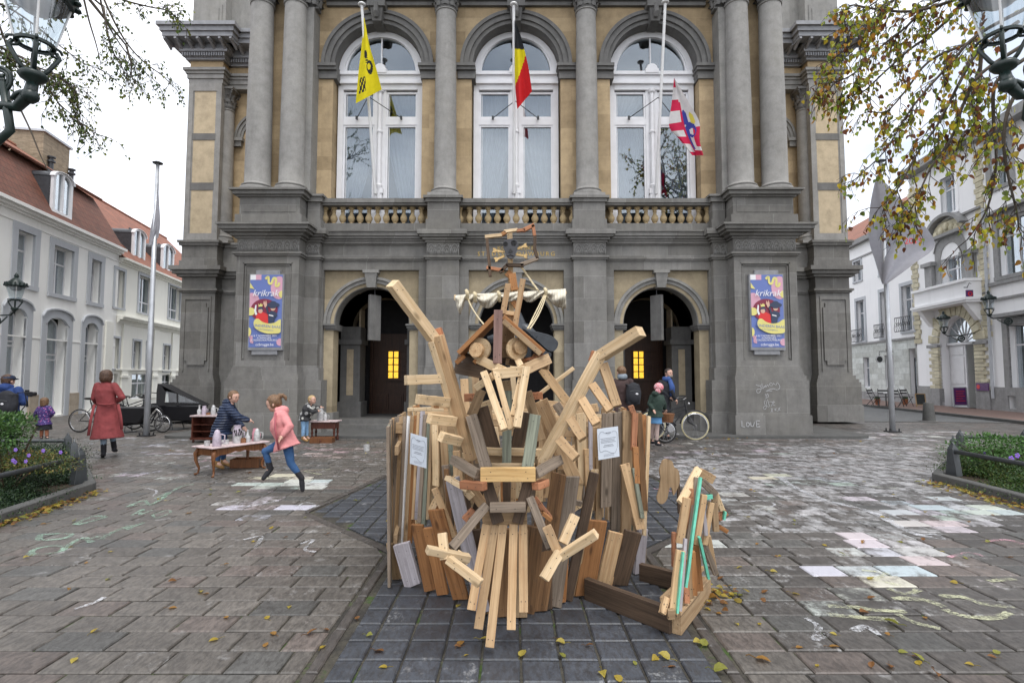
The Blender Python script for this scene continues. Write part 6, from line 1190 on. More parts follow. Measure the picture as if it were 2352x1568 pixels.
# ---- posters
def poster(cx, s):
    Yf = YP + .02; w_, z0, z1 = .43, ZP(799, 14.3), ZP(631, 14.3); loc = (cx, Yf, z0)
    r = thing('poster_frame', loc, 'blue festival poster on the %s pedestal of the theatre' % ('left' if s < 0 else 'right'), 'poster', 'matching blue posters on the theatre front')
    m = MB(); m.box(cx-w_-.03, cx+w_+.03, Yf-.06, Yf+.08, z0-.06, z1+.02); m.box(cx-.3, cx+.34, Yf-.04, Yf+.08, z1+.02, z1+.13); m.box(cx-.36, cx+.32, Yf-.04, Yf+.08, z0-.18, z0-.06); m.build('frame', ['lead'], r, bev=.006)
    Y = Yf-.064; H = z1-z0-.02
    def P(u, v): return (cx - w_ + 2*w_*u, v)
    L_ = [0]
    def poly(pts, mat, nm='printed_shape', lift=None):
        L_[0] += 1; y = Y - .0016*L_[0]; m = MB(); m.prism([(cx-w_+2*w_*min(1,max(0,u)), y, z1-.0-H*min(1,max(0,v))) for u, v in pts], (0, .0012, 0)); m.build(nm, [mat], r)
    def blob(u, v, ru, rv, mat, n=20, **k): poly([(u+ru*cos(2*pi*i/n), v+rv*sin(2*pi*i/n)) for i in range(n)], mat, **k)
    def snake(pts, wd, mat):
        P_ = smooth(pts, 4); lft, rgt = [], []
        for i, p in enumerate(P_):
            a, b = P_[max(0, i-1)], P_[min(len(P_)-1, i+1)]; dx, dy = (b[0]-a[0]), (b[1]-a[1])*2.2; l = sqrt(dx*dx+dy*dy) or 1; nx, ny = -dy/l*wd, dx/l*wd/2.2; lft.append((p[0]+nx, p[1]+ny)); rgt.append((p[0]-nx, p[1]-ny))
        L_[0] += 1; y = Y - .0016*L_[0]; m = MB(); c = lambda q: (cx-w_+2*w_*min(1,max(0,q[0])), y, z1-H*min(1,max(0,q[1])))
        m.add([c(q) for q in lft] + [c(q) for q in rgt], [(i, i+1, len(lft)+i+1, len(lft)+i) for i in range(len(lft)-1)]); m.build('printed_shape', [mat], r)
    poly([(0,0),(1,0),(1,1),(0,1)], 'blue_p', 'printed_sheet')
    poly([(0,0),(.17,0),(.17,.07),(0,.07)], 'white_p'); poly([(.17,0),(.34,0),(.34,.07),(.17,.07)], 'pink_p')
    blob(.9, .18, .26, .16, 'pink_p'); blob(.06, .36, .24, .11, 'pink_p'); blob(.98, .93, .12, .05, 'pink_p'); snake([(.02,.86),(.09,.86),(.08,.92),(.15,.93)], .04, 'pink_p')
    snake([(.47,.06),(.56,.03),(.58,.11),(.66,.12),(.72,.05),(.8,.06),(.8,.15),(.88,.15),(.9,.11)], .035, 'yellow_p'); poly([(0,.11),(.14,.2),(0,.185)], 'yellow_p'); blob(1.0, .27, .1, .05, 'yellow_p'); blob(.0, .79, .08, .06, 'yellow_p')
    blob(.46, .49, .42, .155, 'wine_p', 28); blob(.04, .51, .15, .055, 'yellow_p')
    poly([(.22,.62),(.22,.56),(.3,.52),(.45,.52),(.58,.55),(.6,.68),(.3,.66)], 'red_p'); blob(.35,.5,.07,.035,'skin_p'); poly([(.27,.5),(.28,.46),(.38,.44),(.44,.47),(.43,.51),(.4,.475),(.3,.48)], 'navy_p'); poly([(.29,.445),(.28,.4),(.32,.42),(.36,.395),(.39,.42),(.42,.4),(.41,.44)], 'yellow_p'); poly([(.2,.56),(.16,.5),(.19,.42),(.23,.42),(.22,.5),(.26,.55)], 'white_p')
    poly([(.6,.66),(.6,.53),(.68,.5),(.85,.52),(.88,.57),(.8,.6),(.78,.67)], 'navy_p'); blob(.74,.455,.085,.045,'skin_p'); blob(.74,.42,.2,.035,'navy_p'); blob(.74,.395,.1,.03,'navy_p'); poly([(.66,.445),(.82,.44),(.82,.465),(.66,.468)], 'navy_p'); poly([(.62,.55),(.76,.565),(.76,.58),(.62,.565)], 'white_p'); poly([(.5,.46),(.44,.4),(.46,.36),(.5,.39),(.52,.35),(.55,.39),(.56,.44)], 'skin_p'); poly([(.52,.45),(.56,.43),(.62,.52),(.58,.55)], 'navy_p')
    poly(smooth([(.16,.66),(.2,.62),(.3,.61),(.42,.65),(.6,.675),(.8,.665),(1.0,.62),(1.0,.79),(.8,.815),(.6,.815),(.4,.79),(.22,.74),(.16,.70)], 3), 'yellow_p')
    y = Y - .045
    def tx(s_, u, v, size, mat, sh=0, rot=0): textmesh(s_, size, mat, 'lettering', r, (cx-w_+2*w_*u, y, z1-H*v), ext=.001, rot=(pi/2, 0, 0) if not rot else (pi/2, rot, 0), shear=sh)
    tx('krikrak', .5, .26, .24, 'white_p', .3); tx('KINDEREN BAAS', .56, .715, .1, 'blue_p', 0, .07); tx('in het Concertgebouw', .54, .76, .045, 'blue_p', 0, .1); tx('6 & 7 NOVEMBER 2021', .5, .845, .068, 'white_p'); tx('KONINKLIJKE', .5, .875, .062, 'white_p'); tx('STADSSCHOUWBURG', .5, .905, .068, 'white_p'); tx('ccbrugge.be', .52, .965, .10, 'white_p')
pc = (sx(-1, 682, YP) + sx(-1, 537, YP))/2; poster(pc, -1); poster(mir(pc), 1)
for s, px in ((-1, 859), (1, 1510)):     # hanging loudspeaker boards in the side arches
    c = Vector((XP(px, 15.3), 15.3, 0)); z0, z1 = ZP(782, 15.3), ZP(678, 15.3); r = thing('hanging_board', (c.x, c.y, z0), 'grey metal light box hanging in the %s doorway arch' % ('left' if s < 0 else 'right'), 'light box', 'grey boxes hung in the side arches'); m = MB()
    a = radians(40*s); R = Matrix.Rotation(a, 3, 'Z'); P = [R @ Vector(q) for q in ((-.05,-.19,0),(.05,-.19,0),(.05,.19,0),(-.05,.19,0))]; m.hexa([(c.x+p.x, c.y+p.y, z0) for p in P] + [(c.x+p.x, c.y+p.y, z1) for p in P]); m.build('box', ['stone_dark'], r, bev=.01); m = MB(); m.tube([(c.x, c.y, z1), (c.x, c.y, z1+.6)], .015, 6); m.build('rod', ['black_metal'], r)
# small graffiti in chalk on the right pedestal
gr_ = MB()
def gl(pts, Y, wd=.012):
    for a, b in zip(pts, pts[1:]):
        pa, pb = W(*a, Y), W(*b, Y)
        if (pb-pa).length > 1e-5: gr_.beam(pa, pb, wd, .002)
def gz_(x, y): return ((1820 + x/11.2)*.9408, (920 + y/11.2)*.9408)
for pts in ([(285,210),(380,240),(470,190)], [(400,240),(430,320),(390,420),(340,435),(305,400),(320,340),(370,330),(440,330)], [(470,220),(450,290),(490,310),(510,240),(530,290),(550,220),(570,280),(600,210),(640,270)], [(650,220),(680,160),(720,170),(740,230),(680,230),(660,210)], [(760,150),(780,210),(800,180)], [(830,230),(870,150),(940,260),(900,340),(840,350),(780,320),(700,330),(620,360),(560,390),(640,380),(730,375)], [(540,460),(570,550),(545,600)], [(600,450),(560,550),(610,560),(630,480),(600,480)], [(600,610),(660,810)], [(560,800),(520,720),(520,660),(560,650),(580,800),(540,880),(500,870),(490,820),(560,790),(640,820)], [(650,680),(720,680),(740,720),(700,800)], [(770,650),(740,740),(820,780)], [(800,670),(740,740)], [(700,850),(750,960)], [(750,850),(690,970)], [(790,860),(840,920)], [(840,850),(800,920)], [(890,850),(950,910)], [(950,820),(880,940)]): gl(smooth([gz_(x, y) for x, y in pts], 3), 14.15-.006)
tag(gr_.build('chalk_writing', ['chalk_wall']), 'white chalk scribbles with names and crosses on the right pedestal', 'chalk writing')
gr_ = MB()
for pts in ([(1704,966),(1704,979),(1711,980)], [(1716,969),(1714,977),(1719,980),(1722,973),(1717,969)], [(1724,969),(1725,978),(1730,979),(1733,969)], [(1745,966),(1737,966),(1738,980),(1746,979)], [(1738,973),(1744,973)]): gl(pts, 14.10-.006, .02)
tag(gr_.build('chalk_word', ['chalk_wall']), 'the word LOVE in chalk on the foot of the right pedestal', 'chalk writing')
# ---- lanterns
def lantern(r, c, k, glass='lamp_glass'):
    c = Vector(c)
    m = MB(); m.lathe([(.20*k, .52*k), (.30*k, .50*k), (.31*k, .56*k), (.27*k, .60*k), (.24*k, .68*k), (.13*k, .80*k), (.06*k, .86*k), (.08*k, .92*k), (.03*k, 1.02*k), (0, 1.06*k)], c, 20); m.lathe([(.15*k, 0), (.17*k, .01*k), (.17*k, .04*k), (.15*k, .05*k)], c, 20, cap=False)
    for i in range(14):
        a = 2*pi*i/14; p = c + Vector((cos(a)*.31*k, sin(a)*.31*k, .56*k)); m.ell(p + Vector((0,0,.05*k)), (.035*k, .035*k, .07*k), 6, 5); m.ell(p + Vector((cos(a)*.02*k, sin(a)*.02*k, -.0)), (.04*k, .04*k, .03*k), 6, 4)
    m.build('crown', ['green_iron'], r, auto=45)
    m = MB(); m.lathe([(.155*k, .04*k), (.265*k, .5*k)], c, 24, cap=False); m.build('glass', [glass], r, smooth=True); m = MB()
    for i in range(4): a = pi/4 + pi/2*i; m.tube([c + Vector((cos(a)*.158*k, sin(a)*.158*k, .03*k)), c + Vector((cos(a)*.272*k, sin(a)*.272*k, .52*k))], .012*k, 6)
    m.build('rib', ['pole_white'], r)
    m = MB(); m.lathe([(.05*k, .36*k), (.12*k, .38*k), (.18*k, .44*k), (.2*k, .5*k)], c, 16); m.build('reflector', ['grey_metal'], r, smooth=True)
    m = MB()
    for i in range(4):
        a = pi/4 + pi/2*i; d = Vector((cos(a), sin(a), 0)); m.tube([c + d*.17*k, c + d*.20*k + Vector((0,0,-.05*k)), c + d*.11*k + Vector((0,0,-.22*k)), c + d*.05*k + Vector((0,0,-.3*k))], .022*k, 7)
        m.tube([c + d*.17*k + d*.05*k*cos(j*.8) + Vector((0,0,.05*k*sin(j*.8))) for j in range(8)], .015*k, 5)
    m.lathe([(.04*k, -.42*k), (.05*k, -.38*k), (.1*k, -.35*k), (.13*k, -.31*k), (.1*k, -.27*k), (.04*k, -.25*k)], c, 14); m.build('cradle', ['green_iron'], r, smooth=True)
def rosette(m, c, r0, ax, az):
    c = Vector(c); ax = Vector(ax); az = Vector(az)
    for rr in (r0, r0*.78): m.tube([c + ax*(rr*cos(t*pi/10)) + az*(rr*sin(t*pi/10)) for t in range(21)], r0*.13, 6)
    for i in range(8):
        a = 2*pi*i/8; m.ell(c + (ax*cos(a) + az*sin(a))*r0*.42, (r0*.2,)*3, 6, 5)
    m.ell(c, (r0*.22,)*3, 8, 6)
M['lamp_glass'] = m_glass('lamp_glass', .12, (.95, .96, .98))
def street_lamp(label, post, c, k):
    c = Vector(c); r = thing('street_lamp', (post[0], post[1], 0), label, 'street lamp', 'ornate green iron lamps at the edges of the square'); lantern(r, c, k)
    m = MB(); px_, py_ = post; z0 = c.z
    m.lathe([(.22, 0), (.24, .1), (.16, .2), (.14, .5), (.10, .6), (.09, 1.6), (.07, z0-.8), (.10, z0-.7), (.10, z0-.6), (.06, z0-.5), (.05, z0+.9), (.1, z0+1.0), (0, z0+1.3)], (px_, py_, 0), 16); m.build('post', ['green_iron'], r, auto=50)
    d = Vector((px_-c.x, py_-c.y, 0)); l = d.length; d.normalize(); e = c + Vector((0,0,-.38*k)); m = MB(); up = Vector((0,0,1))
    m.tube([e, e + d*.02*k - up*.12*k, e + d*.15*k - up*.26*k, e + d*.32*k - up*.24*k, e + d*l*.75 - up*.3*k, e + d*l - up*.45*k], [.05*k,.06*k,.05*k,.045*k,.05*k,.06*k], 8)
    m.tube([e - up*.0 + d*(.3*k), e + d*.2*k - up*.5*k, e + d*.45*k - up*.75*k, e + d*l - up*.9*k], .04*k, 8)
    rosette(m, e + d*.5*k - up*.5*k, .17*k, d, up); rosette(m, e + d*(.36*k) + up*.02, .14*k, d, up); m.tube([e + d*.1*k - up*.18*k + (d*cos(j*.7) + up*sin(j*.7))*.1*k*(1-j/12) for j in range(11)], .025*k, 6); m.ell(e + d*.02*k - up*.14*k, (.08*k,)*3, 8, 6)
    m.build('scroll_arm', ['green_iron'], r, smooth=True)
    return r
street_lamp('dark iron lantern with glass body on a scrolled arm, cut off top left', (-5.9, 4.5), W(80, 108, 4.5), .84)
street_lamp('green iron lantern with clear glass on a scrolled arm, cut off top right', (6.1, 4.6), W(2303, 88, 4.6), .82)
def wall_lamp(label, c, wall, k):
    c = Vector(c); wall = Vector(wall); r = thing('wall_lamp', wall, label, 'wall lamp', 'small iron lanterns bracketed to house walls'); lantern(r, c, k); e = c + Vector((0,0,-.38*k)); m = MB(); d = (wall-e); up = Vector((0,0,1)); m.tube([e, e + d*.1 - up*.15*k, e + d*.5 - up*.12*k, wall], .03*k, 6); h = Vector((d.x, d.y, 0)).normalized(); rosette(m, e + d*.5 - up*.32*k, .17*k, h, up); m.tube([e + d*.2 - up*.2*k, e + d*.5 - up*.55*k, wall - up*.6*k], .025*k, 6); m.build('bracket', ['green_iron'], r, smooth=True)
def on_wall(h, px, py, off): u = h.u(px); p = h.P + h.d*u; q = p - h.n*off; return Vector((q.x, q.y, ZP(py, q.y)))
c = W(35, 690, 17.0); wall_lamp('small green lantern on a bracket against the white house on the left', c, (c.x-1.3, c.y+.2, c.z-.4), .85)
c = on_wall(HR, 2232, 752, 1.1); u_ = HR.u(2250); q = HR.P + HR.d*u_; wall_lamp('small green lantern beside the yellow gateway arch on the right', c, (q.x, q.y, c.z-.3), .75)
c = on_wall(HW, 2347, 710, 1.1); q = HW.P + HW.d*HW.u(2365); wall_lamp('small green lantern at the extreme right edge of the view', c, (q.x, q.y, c.z-.3), .75)
# ---- planted beds with iron rails
M['leaf'] = m_attr('leaf', .45, .3, 60, trans=.25, spec=.4); M['soil'] = m_plain('soil', (.05, .035, .022), .95, .3, 15, bmp=.6)
def leafcard(m, p, s, d, n, col, fold=.25):     # a small pointed leaf
    d = d.normalized(); x = d.cross(n)
    if x.length < .01: x = d.cross(Vector((.3, .5, .8)))
    x.normalize(); nn = x.cross(d).normalized(); m.col = col; o = len(m.v)
    m.v += [tuple(p), tuple(p + d*s*.4 + x*s*.30 + nn*s*fold*.3), tuple(p + d*s + nn*s*fold*.1), tuple(p + d*s*.4 - x*s*.30 + nn*s*fold*.3)]
    m.f += [[o, o+1, o+2], [o, o+2, o+3]]; m.m += [0, 0]; m.c += [col, col]
def rv(r): return Vector((r.gauss(0,1), r.gauss(0,1), r.gauss(0,1))).normalized()
def inpoly(x, y, P):
    c = False; n = len(P)
    for i in range(n):
        (xa, ya), (xb, yb) = P[i], P[(i+1) % n]
        if (ya > y) != (yb > y) and x < (xb-xa)*(y-ya)/(yb-ya)+xa: c = not c
    return c
def bed(poly, edge, hfun, name_lbl, seed, n, tones):
    r = random.Random(seed); g = MB(); g.prism([(x, y, -.01) for x, y in poly], (0, 0, .07)); o = g.build('planting_soil', 'soil'); tag(o, kind='structure')
    g = MB()
    for (xa, ya), (xb, yb) in zip(edge, edge[1:]):
        d = Vector((xb-xa, yb-ya, 0)); nseg = max(1, int(d.length/.9)); dn = d.normalized(); nn = Vector((-dn.y, dn.x, 0))
        for i in range(nseg): a = Vector((xa,ya,.05)) + d*(i/nseg) + dn*.004; b = Vector((xa,ya,.05)) + d*((i+1)/nseg) - dn*.004; g.beam(a, b, .14, .15, (0,0,1))
    k = g.build('bed_kerb', 'kerb', bev=.012); tag(k, kind='structure')
    m = MB(); xs = [p[0] for p in poly]; ys = [p[1] for p in poly]; i = 0
    while i < n:
        x, y = r.uniform(min(xs), max(xs)), r.uniform(4.3, max(ys))
        if not inpoly(x, y, poly) or abs(x) > .99*y + .3 or min((x-a_)**2 + (y-b_)**2 for a_, b_ in ((-6.03,7.45),(-6.7,8.4),(6.66,8.1),(7.3,9.0))) < .16: continue
        h = hfun(x, y)
        # arching sprig with leaves along it
        a = r.uniform(0, 2*pi); lean = Vector((cos(a), sin(a), 0))*r.uniform(.05, .3); top = Vector((x, y, 0)) + lean + Vector((0, 0, h*r.uniform(.55, 1.15))); base = Vector((x, y, h*r.uniform(.1, .5))); t = r.choice(tones); i += 1; nl = 9
        for k in range(nl):
            q = k/nl; p = base.lerp(top, q) + lean*q*q*.5; s = r.uniform(.022, .04)*(1.15-.4*q); col = scl(t, r.uniform(.5, 1.6)); leafcard(m, p, s, (rv(r) + lean*2 + Vector((0,0,.3))), Vector((0,0,1)) + rv(r)*.7, col)
    o = m.build('ground_cover', ['leaf'], None, recalc=False); tag(o, name_lbl, 'shrubs', kind='stuff'); return o
PLb = [(-5.15,2.5), (-5.63,5.9), (-5.92,7.57), (-7.72,9.68), (-13,9.68), (-13,2.5)]; GREENS = [(.022,.05,.02), (.035,.07,.025), (.02,.042,.02), (.05,.085,.03), (.03,.06,.03)]
def hL(x, y): d = max(0, -5.7 - x - .17*(7.5-y)); return min(.50, .12 + .34*min(1, d/.9)) * (.85 + .3*sin(x*3+y*2.1)*.5)
bed(PLb, [(-5.08,2.5), (-5.56,5.9), (-5.85,7.6), (-7.7,9.75), (-13,9.75)], hL, 'dark green ground cover filling the left flower bed', 5, 9000, GREENS)
PRb = [(6.27,2.5), (6.42,6.7), (6.52,8.27), (8.42,10.25), (14,10.25), (14,2.5)]
def hR(x, y): d = max(0, x - 6.45); return min(.34, .10 + .22*min(1, d/.8)) * (.85 + .3*sin(x*2.3+y*2.7)*.5)
bed(PRb, [(6.2,2.5), (6.35,6.7), (6.45,8.3), (8.4,10.33), (14,10.33)], hR, 'bright green ground cover filling the right flower bed', 6, 8500, [(.045,.10,.02), (.06,.12,.025), (.035,.075,.02), (.10,.12,.025), (.03,.065,.02)])
def bush(name, c, rad, n, tones, label, seed, ls=(.03,.05), cat='shrub', shell=.6):
    r = random.Random(seed); m = MB(); c = Vector(c)
    lumps = [(c + Vector((r.uniform(-.5,.5)*rad[0], r.uniform(-.5,.5)*rad[1], r.uniform(-.2,.5)*rad[2])), r.uniform(.4,.65)) for _ in range(7)]
    for i in range(n):
        lc, lr = r.choice(lumps); d = rv(r); q = r.random()**.35; p = lc + Vector((d.x*rad[0]*lr*q, d.y*rad[1]*lr*q, d.z*rad[2]*lr*q)); 
        if p.z < .04: p.z = .04 + r.random()*.1
        leafcard(m, p, r.uniform(*ls), d + rv(r)*.6, Vector((0,0,1)) + rv(r)*.5, scl(r.choice(tones), r.uniform(.6, 1.5)))
    o = m.build('foliage', ['leaf'], None, recalc=False); root = thing(name, (c.x, c.y, .05), label, cat); o.data.transform(Matrix.Translation(-Vector((c.x, c.y, .05)))); o.parent = root
    s = MB(); 
    for k in range(7): a = r.uniform(0, 2*pi); s.tube([(c.x, c.y, .05), (c.x+cos(a)*rad[0]*.2, c.y+sin(a)*rad[1]*.2, c.z*.6), (c.x+cos(a)*rad[0]*.5, c.y+sin(a)*rad[1]*.5, c.z+rad[2]*.3)], [.012,.009,.004], 5)
    s.build('stems', ['darkwood'], root); return root
bush('round_bush', W(28, 1000, 7.1), (.48, .5, .34), 2600, [(.05,.12,.03), (.08,.16,.04)], 'rounded leafy green bush beside the left bed rail', 1, (.03,.055))
bush('flowering_shrub', W(15, 1070, 6.9), (.85, .7, .24), 3000, [(.14,.16,.035), (.10,.13,.03), (.2,.14,.04), (.05,.09,.03)], 'yellow green flowering shrub with purple blooms in the left bed', 2, (.02,.04))
bush('leafy_shrub', W(2290, 1035, 8.6), (1.1, .7, .3), 2400, [(.08,.19,.04), (.06,.14,.03)], 'light green leafy shrub with a violet flower in the right bed', 3, (.03,.06))
M['violet'] = m_plain('violet_petal', (.22, .12, .50), .6, .2)
def flower(c, s, label):
    r = thing('violet_flower', c, label, 'flower', 'violet flowers in the beds'); m = MB(); c = Vector(c)
    for i in range(5): a = 2*pi*i/5; m.ell(c + Vector((cos(a)*s*.5, -.005, sin(a)*s*.5)), (s*.42, s*.1, s*.42), 8, 5)
    m.build('petals', ['violet'], r, smooth=True); m = MB(); m.ell(c + Vector((0,-s*.15,0)), s*.14, 6, 4); m.build('flower_centre', ['gold'], r)
rr = random.Random(8)
for i in range(8): flower(W(rr.uniform(5, 140), rr.uniform(1032, 1062), 6.9 + rr.uniform(-.6, .3)), .028, 'small violet flower among the yellow green shrub of the left bed')
flower(W(2322, 1053, 7.9), .05, 'large violet flower near the right bed rail'); flower(W(2336, 1046, 7.9), .045, 'second violet flower, to the right of its larger neighbour'); flower(W(2262, 1038, 8.5), .03, 'faint violet flower deep in the right bed')
def fence(label, posts, rails, r0):
    r = thing('bed_railing', (*r0, 0), label, 'railing', 'low iron railings round the beds')
    for x, y, ang, h in posts:
        m = MB(); d = Vector((cos(ang), sin(ang), 0)); n = Vector((-d.y, d.x, 0)); c = Vector((x, y, .1)); w0, w1 = .15, .035; P = []
        for z, w_ in ((0, w0*.72), (h*.8, w1+.015), (h*.92, w1), (h, .004)):
            for a, b in ((-1,-1), (1,-1), (1,1), (-1,1)): P.append(c + d*a*w_ + n*b*(.045 if z < h*.9 else .012) + Vector((0,0,z)))
        m.add(P, [(0,3,2,1), (12,13,14,15)] + [(4*i+j, 4*i+(j+1) % 4, 4*i+4+(j+1) % 4, 4*i+4+j) for i in range(3) for j in range(4)]); m.build('post', ['iron'], r, bev=.006)
    for a, b in rails: m = MB(); m.tube([a, b], .032, 10); m.build('rail', ['iron'], r, smooth=True)
fence('low dark iron railing with pointed posts round the left bed', [(-6.03,7.62,pi/2-.1,.5), (-6.9,8.6,2.3,.5), (-7.78,9.55,2.6,.5), (-11.3,9.6,0,.5)], [((-6.03,7.6,.46), (-5.35,3.0,.46)), ((-7.8,9.55,.46), (-13,9.6,.46))], (-6.0, 7.6))
fence('low grey iron railing with pointed posts round the right bed', [(6.66,8.25,pi/2,.5), (7.4,9.15,.8,.5), (8.3,10.1,.5,.5), (9.55,10.15,0,.5)], [((6.66,8.25,.46), (6.45,3.0,.46)), ((8.3,10.12,.46), (14,10.18,.46))], (6.65, 8.25))
# ---- statue half hidden behind the ship
st = thing('bronze_statue', (.35, 9.4, 0), 'dark bronze statue with outspread wing like arm, half hidden behind the ship', 'statue'); Ys = 9.4
m = MB(); m.box(-.1, .8, 9.0, 9.9, 0, .12); m.lathe([(.4, .12), (.38, .2), (.3, .25), (.3, .85), (.38, .9), (.38, 1.0)], (.35, 9.45, 0), 20); m.build('plinth', ['stone_dark'], st, auto=40)
m = MB(); m.tube([pA(960,1060,Ys), pA(955,900,Ys), pA(940,800,Ys), pA(925,700,Ys), pA(915,650,Ys)], [.2,.24,.22,.14,.07], 12); m.ell(pA(908,615,Ys), (.11,.12,.14), 12, 8); m.tube([pA(930,780,Ys), pA(1000,790,Ys-.1), pA(1080,850,Ys-.2)], [.12,.1,.06], 10); m.tube([pA(925,780,Ys), pA(820,850,Ys), pA(760,860,Ys)], [.12,.09,.06], 10); m.build('figure', ['bronze'], st, smooth=True)
for pts, Y_ in (([(990,790),(1030,800),(1100,815),(1165,835),(1200,862),(1210,885),(1200,915),(1175,935),(1140,925),(1080,870)], Ys-.25), ([(1090,890),(1130,930),(1165,945),(1160,975),(1135,995),(1110,960)], Ys-.18)):
    m = MB(); m.prism([pA(x, y, Y_) for x, y in smooth(pts, 3)], (0, .07, 0)); m.build('wing', ['bronze'], st, bev=.01)
# ---- things along the street on the right
def simple_board(name, label, cat, c, w_, h, frame, face, stand=True, grp=None, lean=.12):
    r = thing(name, c, label, cat, grp); x, y, z = c; m = MB(); y1 = y + lean*h
    m.beam((x-w_/2, y, z), (x-w_/2, y1, z+h), .04, .03); m.beam((x+w_/2, y, z), (x+w_/2, y1, z+h), .04, .03); m.beam((x-w_/2, y1, z+h), (x+w_/2, y1, z+h), .04, .03); m.beam((x-w_/2, y+.01, z+.1), (x+w_/2, y+.01, z+.1), .04, .03); m.build('frame', [frame], r)
    m = MB(); m.beam((x, y+.02, z+.1), (x, y1+.01, z+h), w_-.02, .015); m.build('panel', [face], r); return r
M['light_wood'] = m_wood('light_wood', (.5, .36, .2), (.4, .26, .13), knots=False); M['chalkboard'] = m_plain('chalkboard', (.03, .035, .035), .6, .3, 9)
p = G(2117, 939); simple_board('menu_board', 'wooden framed black chalkboard standing left of the gateway', 'sign board', (p.x, p.y, .1), .45, .62, 'light_wood', 'chalkboard')
p = G(2208, 941); r_ = simple_board('notice_stand', 'purple poster board on a stand in front of the arched gateway', 'sign board', (p.x, p.y, .12), .62, .92, 'grey_metal', 'purple', lean=.05)
m = MB()
for k, (wd, mt) in enumerate(((.4, 0), (.34, 0), (.4, 0), (.3, 0), (.42, 0))): m.box(p.x-.22, p.x-.22+wd, p.y-.02, p.y-.01, .85-k*.11, .875-k*.11)
m.build('printed_text', ['red_p'], r_); m = MB(); m.box(p.x-.25, p.x+.25, p.y-.05, p.y+.2, .02, .12); m.build('stand_foot', ['black_metal'], r_)
c = on_wall(HR, 2267, 660, .55); r_ = thing('hanging_sign', c, 'square purple hanging sign with a red ring beside the balcony', 'sign'); m = MB(); m.box(c.x-.17, c.x+.17, c.y-.02, c.y+.02, c.z-.5, c.z-.12); m.build('panel', ['purple'], r_); m = MB(); m.ring(c.x, c.z-.29, .06, .1, c.y-.03, c.y-.02, 20, 0, 2*pi); m.build('ring_mark', ['red_p'], r_); m = MB(); m.tube([(c.x-.25, c.y, c.z), (c.x+.5, c.y+.1, c.z)], .02, 6); m.tube([(c.x-.1, c.y, c.z), (c.x, c.y, c.z+.2), (c.x+.3, c.y, c.z+.05)], .015, 6); m.build('bracket', ['black_metal'], r_)
c = on_wall(HR, 2261, 888, .16); r_ = thing('wall_plaque', c, 'purple plaque with red disc fixed low on the wall right of the gateway', 'sign'); m = MB(); t_ = HR.d; m.prism([c - t_*.38 + Vector((0,0,-.17)), c + t_*.38 + Vector((0,0,-.17)), c + t_*.38 + Vector((0,0,.17)), c - t_*.38 + Vector((0,0,.17))], HR.n*.04); m.build('panel', ['purple'], r_); m = MB(); cc = c + t_*.22 - HR.n*.004; m.prism([cc + t_*.1*cos(a*pi/8) + Vector((0,0,.1*sin(a*pi/8))) for a in range(16)], -HR.n*.004); m.build('disc_mark', ['red_p'], r_)
c = on_wall(HF, 2059, 825, .9); r_ = thing('round_sign', c, 'small round cafe sign hanging from an iron bracket', 'sign'); m = MB(); m.lathe([(.2, -.02), (.2, .02)], c, 20, axis='y'); m.build('disc', ['chalkboard'], r_); m = MB(); m.ring(c.x, c.z, .17, .2, c.y-.025, c.y-.02, 20, 0, 2*pi); m.build('rim', ['white_p'], r_); m = MB(); m.tube([c + Vector((0,0,.2)), c + Vector((0,0,.45)), c + Vector((.9,.1,.45))], .02, 6); m.tube([c + Vector((.5,0,.45)) + Vector((.12*cos(j), 0, .12*sin(j)+.1)) for j in range(7)], .012, 5); m.build('bracket', ['black_metal'], r_)
p = G(2134, 968); r_ = thing('stone_bollard', (p.x, p.y, 0), 'weathered tapering stone bollard at the edge of the road', 'bollard'); m = MB(); m.lathe([(.20, 0), (.19, .1), (.15, .62), (.13, .66), (0, .67)], (p.x, p.y, 0), 14); m.build('shaft', ['kerb'], r_, auto=50); m = MB(); m.lathe([(.28, -.01), (.28, .03), (.2, .035)], (p.x, p.y, 0), 14); m.build('foot', ['stone_dark'], r_)
def folding_chair(x, y, rz, label):
    r = thing('folding_chair', (x, y, .1), label, 'chair', 'black cafe chairs on the pavement', rz); 
    def o(m, n): ob = m.build(n, ['black_metal'], r, world=False)
    for s in (-.2, .2): m = MB(); m.tube([(s, -.2, 0), (s, .18, .86)], .014, 6); m.tube([(s, .22, 0), (s, -.2, .46)], .014, 6); o(m, 'side_frame')
    m = MB(); [m.box(-.2, .2, -.2+k*.08, -.14+k*.08, .45, .465) for k in range(5)]; o(m, 'seat'); m = MB(); m.box(-.2, .2, .155, .17, .72, .8); m.box(-.2, .2, .13, .145, .6, .66); o(m, 'backrest')
for k, (px, py, rz) in enumerate(((1996, 936, .4), (2020, 937, -.5), (2050, 938, 1.9), (2072, 936, .2))): p = G(px, py); folding_chair(p.x, p.y-.3, rz, ['first black cafe chair beside the theatre corner', 'second black cafe chair, left of the table', 'black cafe chair right of the white topped table', 'rightmost black cafe chair, near the cafe door'][k])
p = G(2036, 937); r_ = thing('cafe_table', (p.x, p.y, .1), 'small white topped cafe table among black chairs', 'table'); m = MB(); m.lathe([(.32, .72), (.33, .74), (.32, .755)], (p.x, p.y, 0), 20); m.build('table_top', ['white_paint'], r_); m = MB(); m.tube([(p.x, p.y, .1), (p.x, p.y, .72)], .025, 8); m.tube([(p.x-.25, p.y, .1), (p.x+.25, p.y, .1)], .02, 6); m.build('table_leg', ['black_metal'], r_)
M['terracotta'] = m_plain('terracotta', (.35, .14, .07), .8, .2)
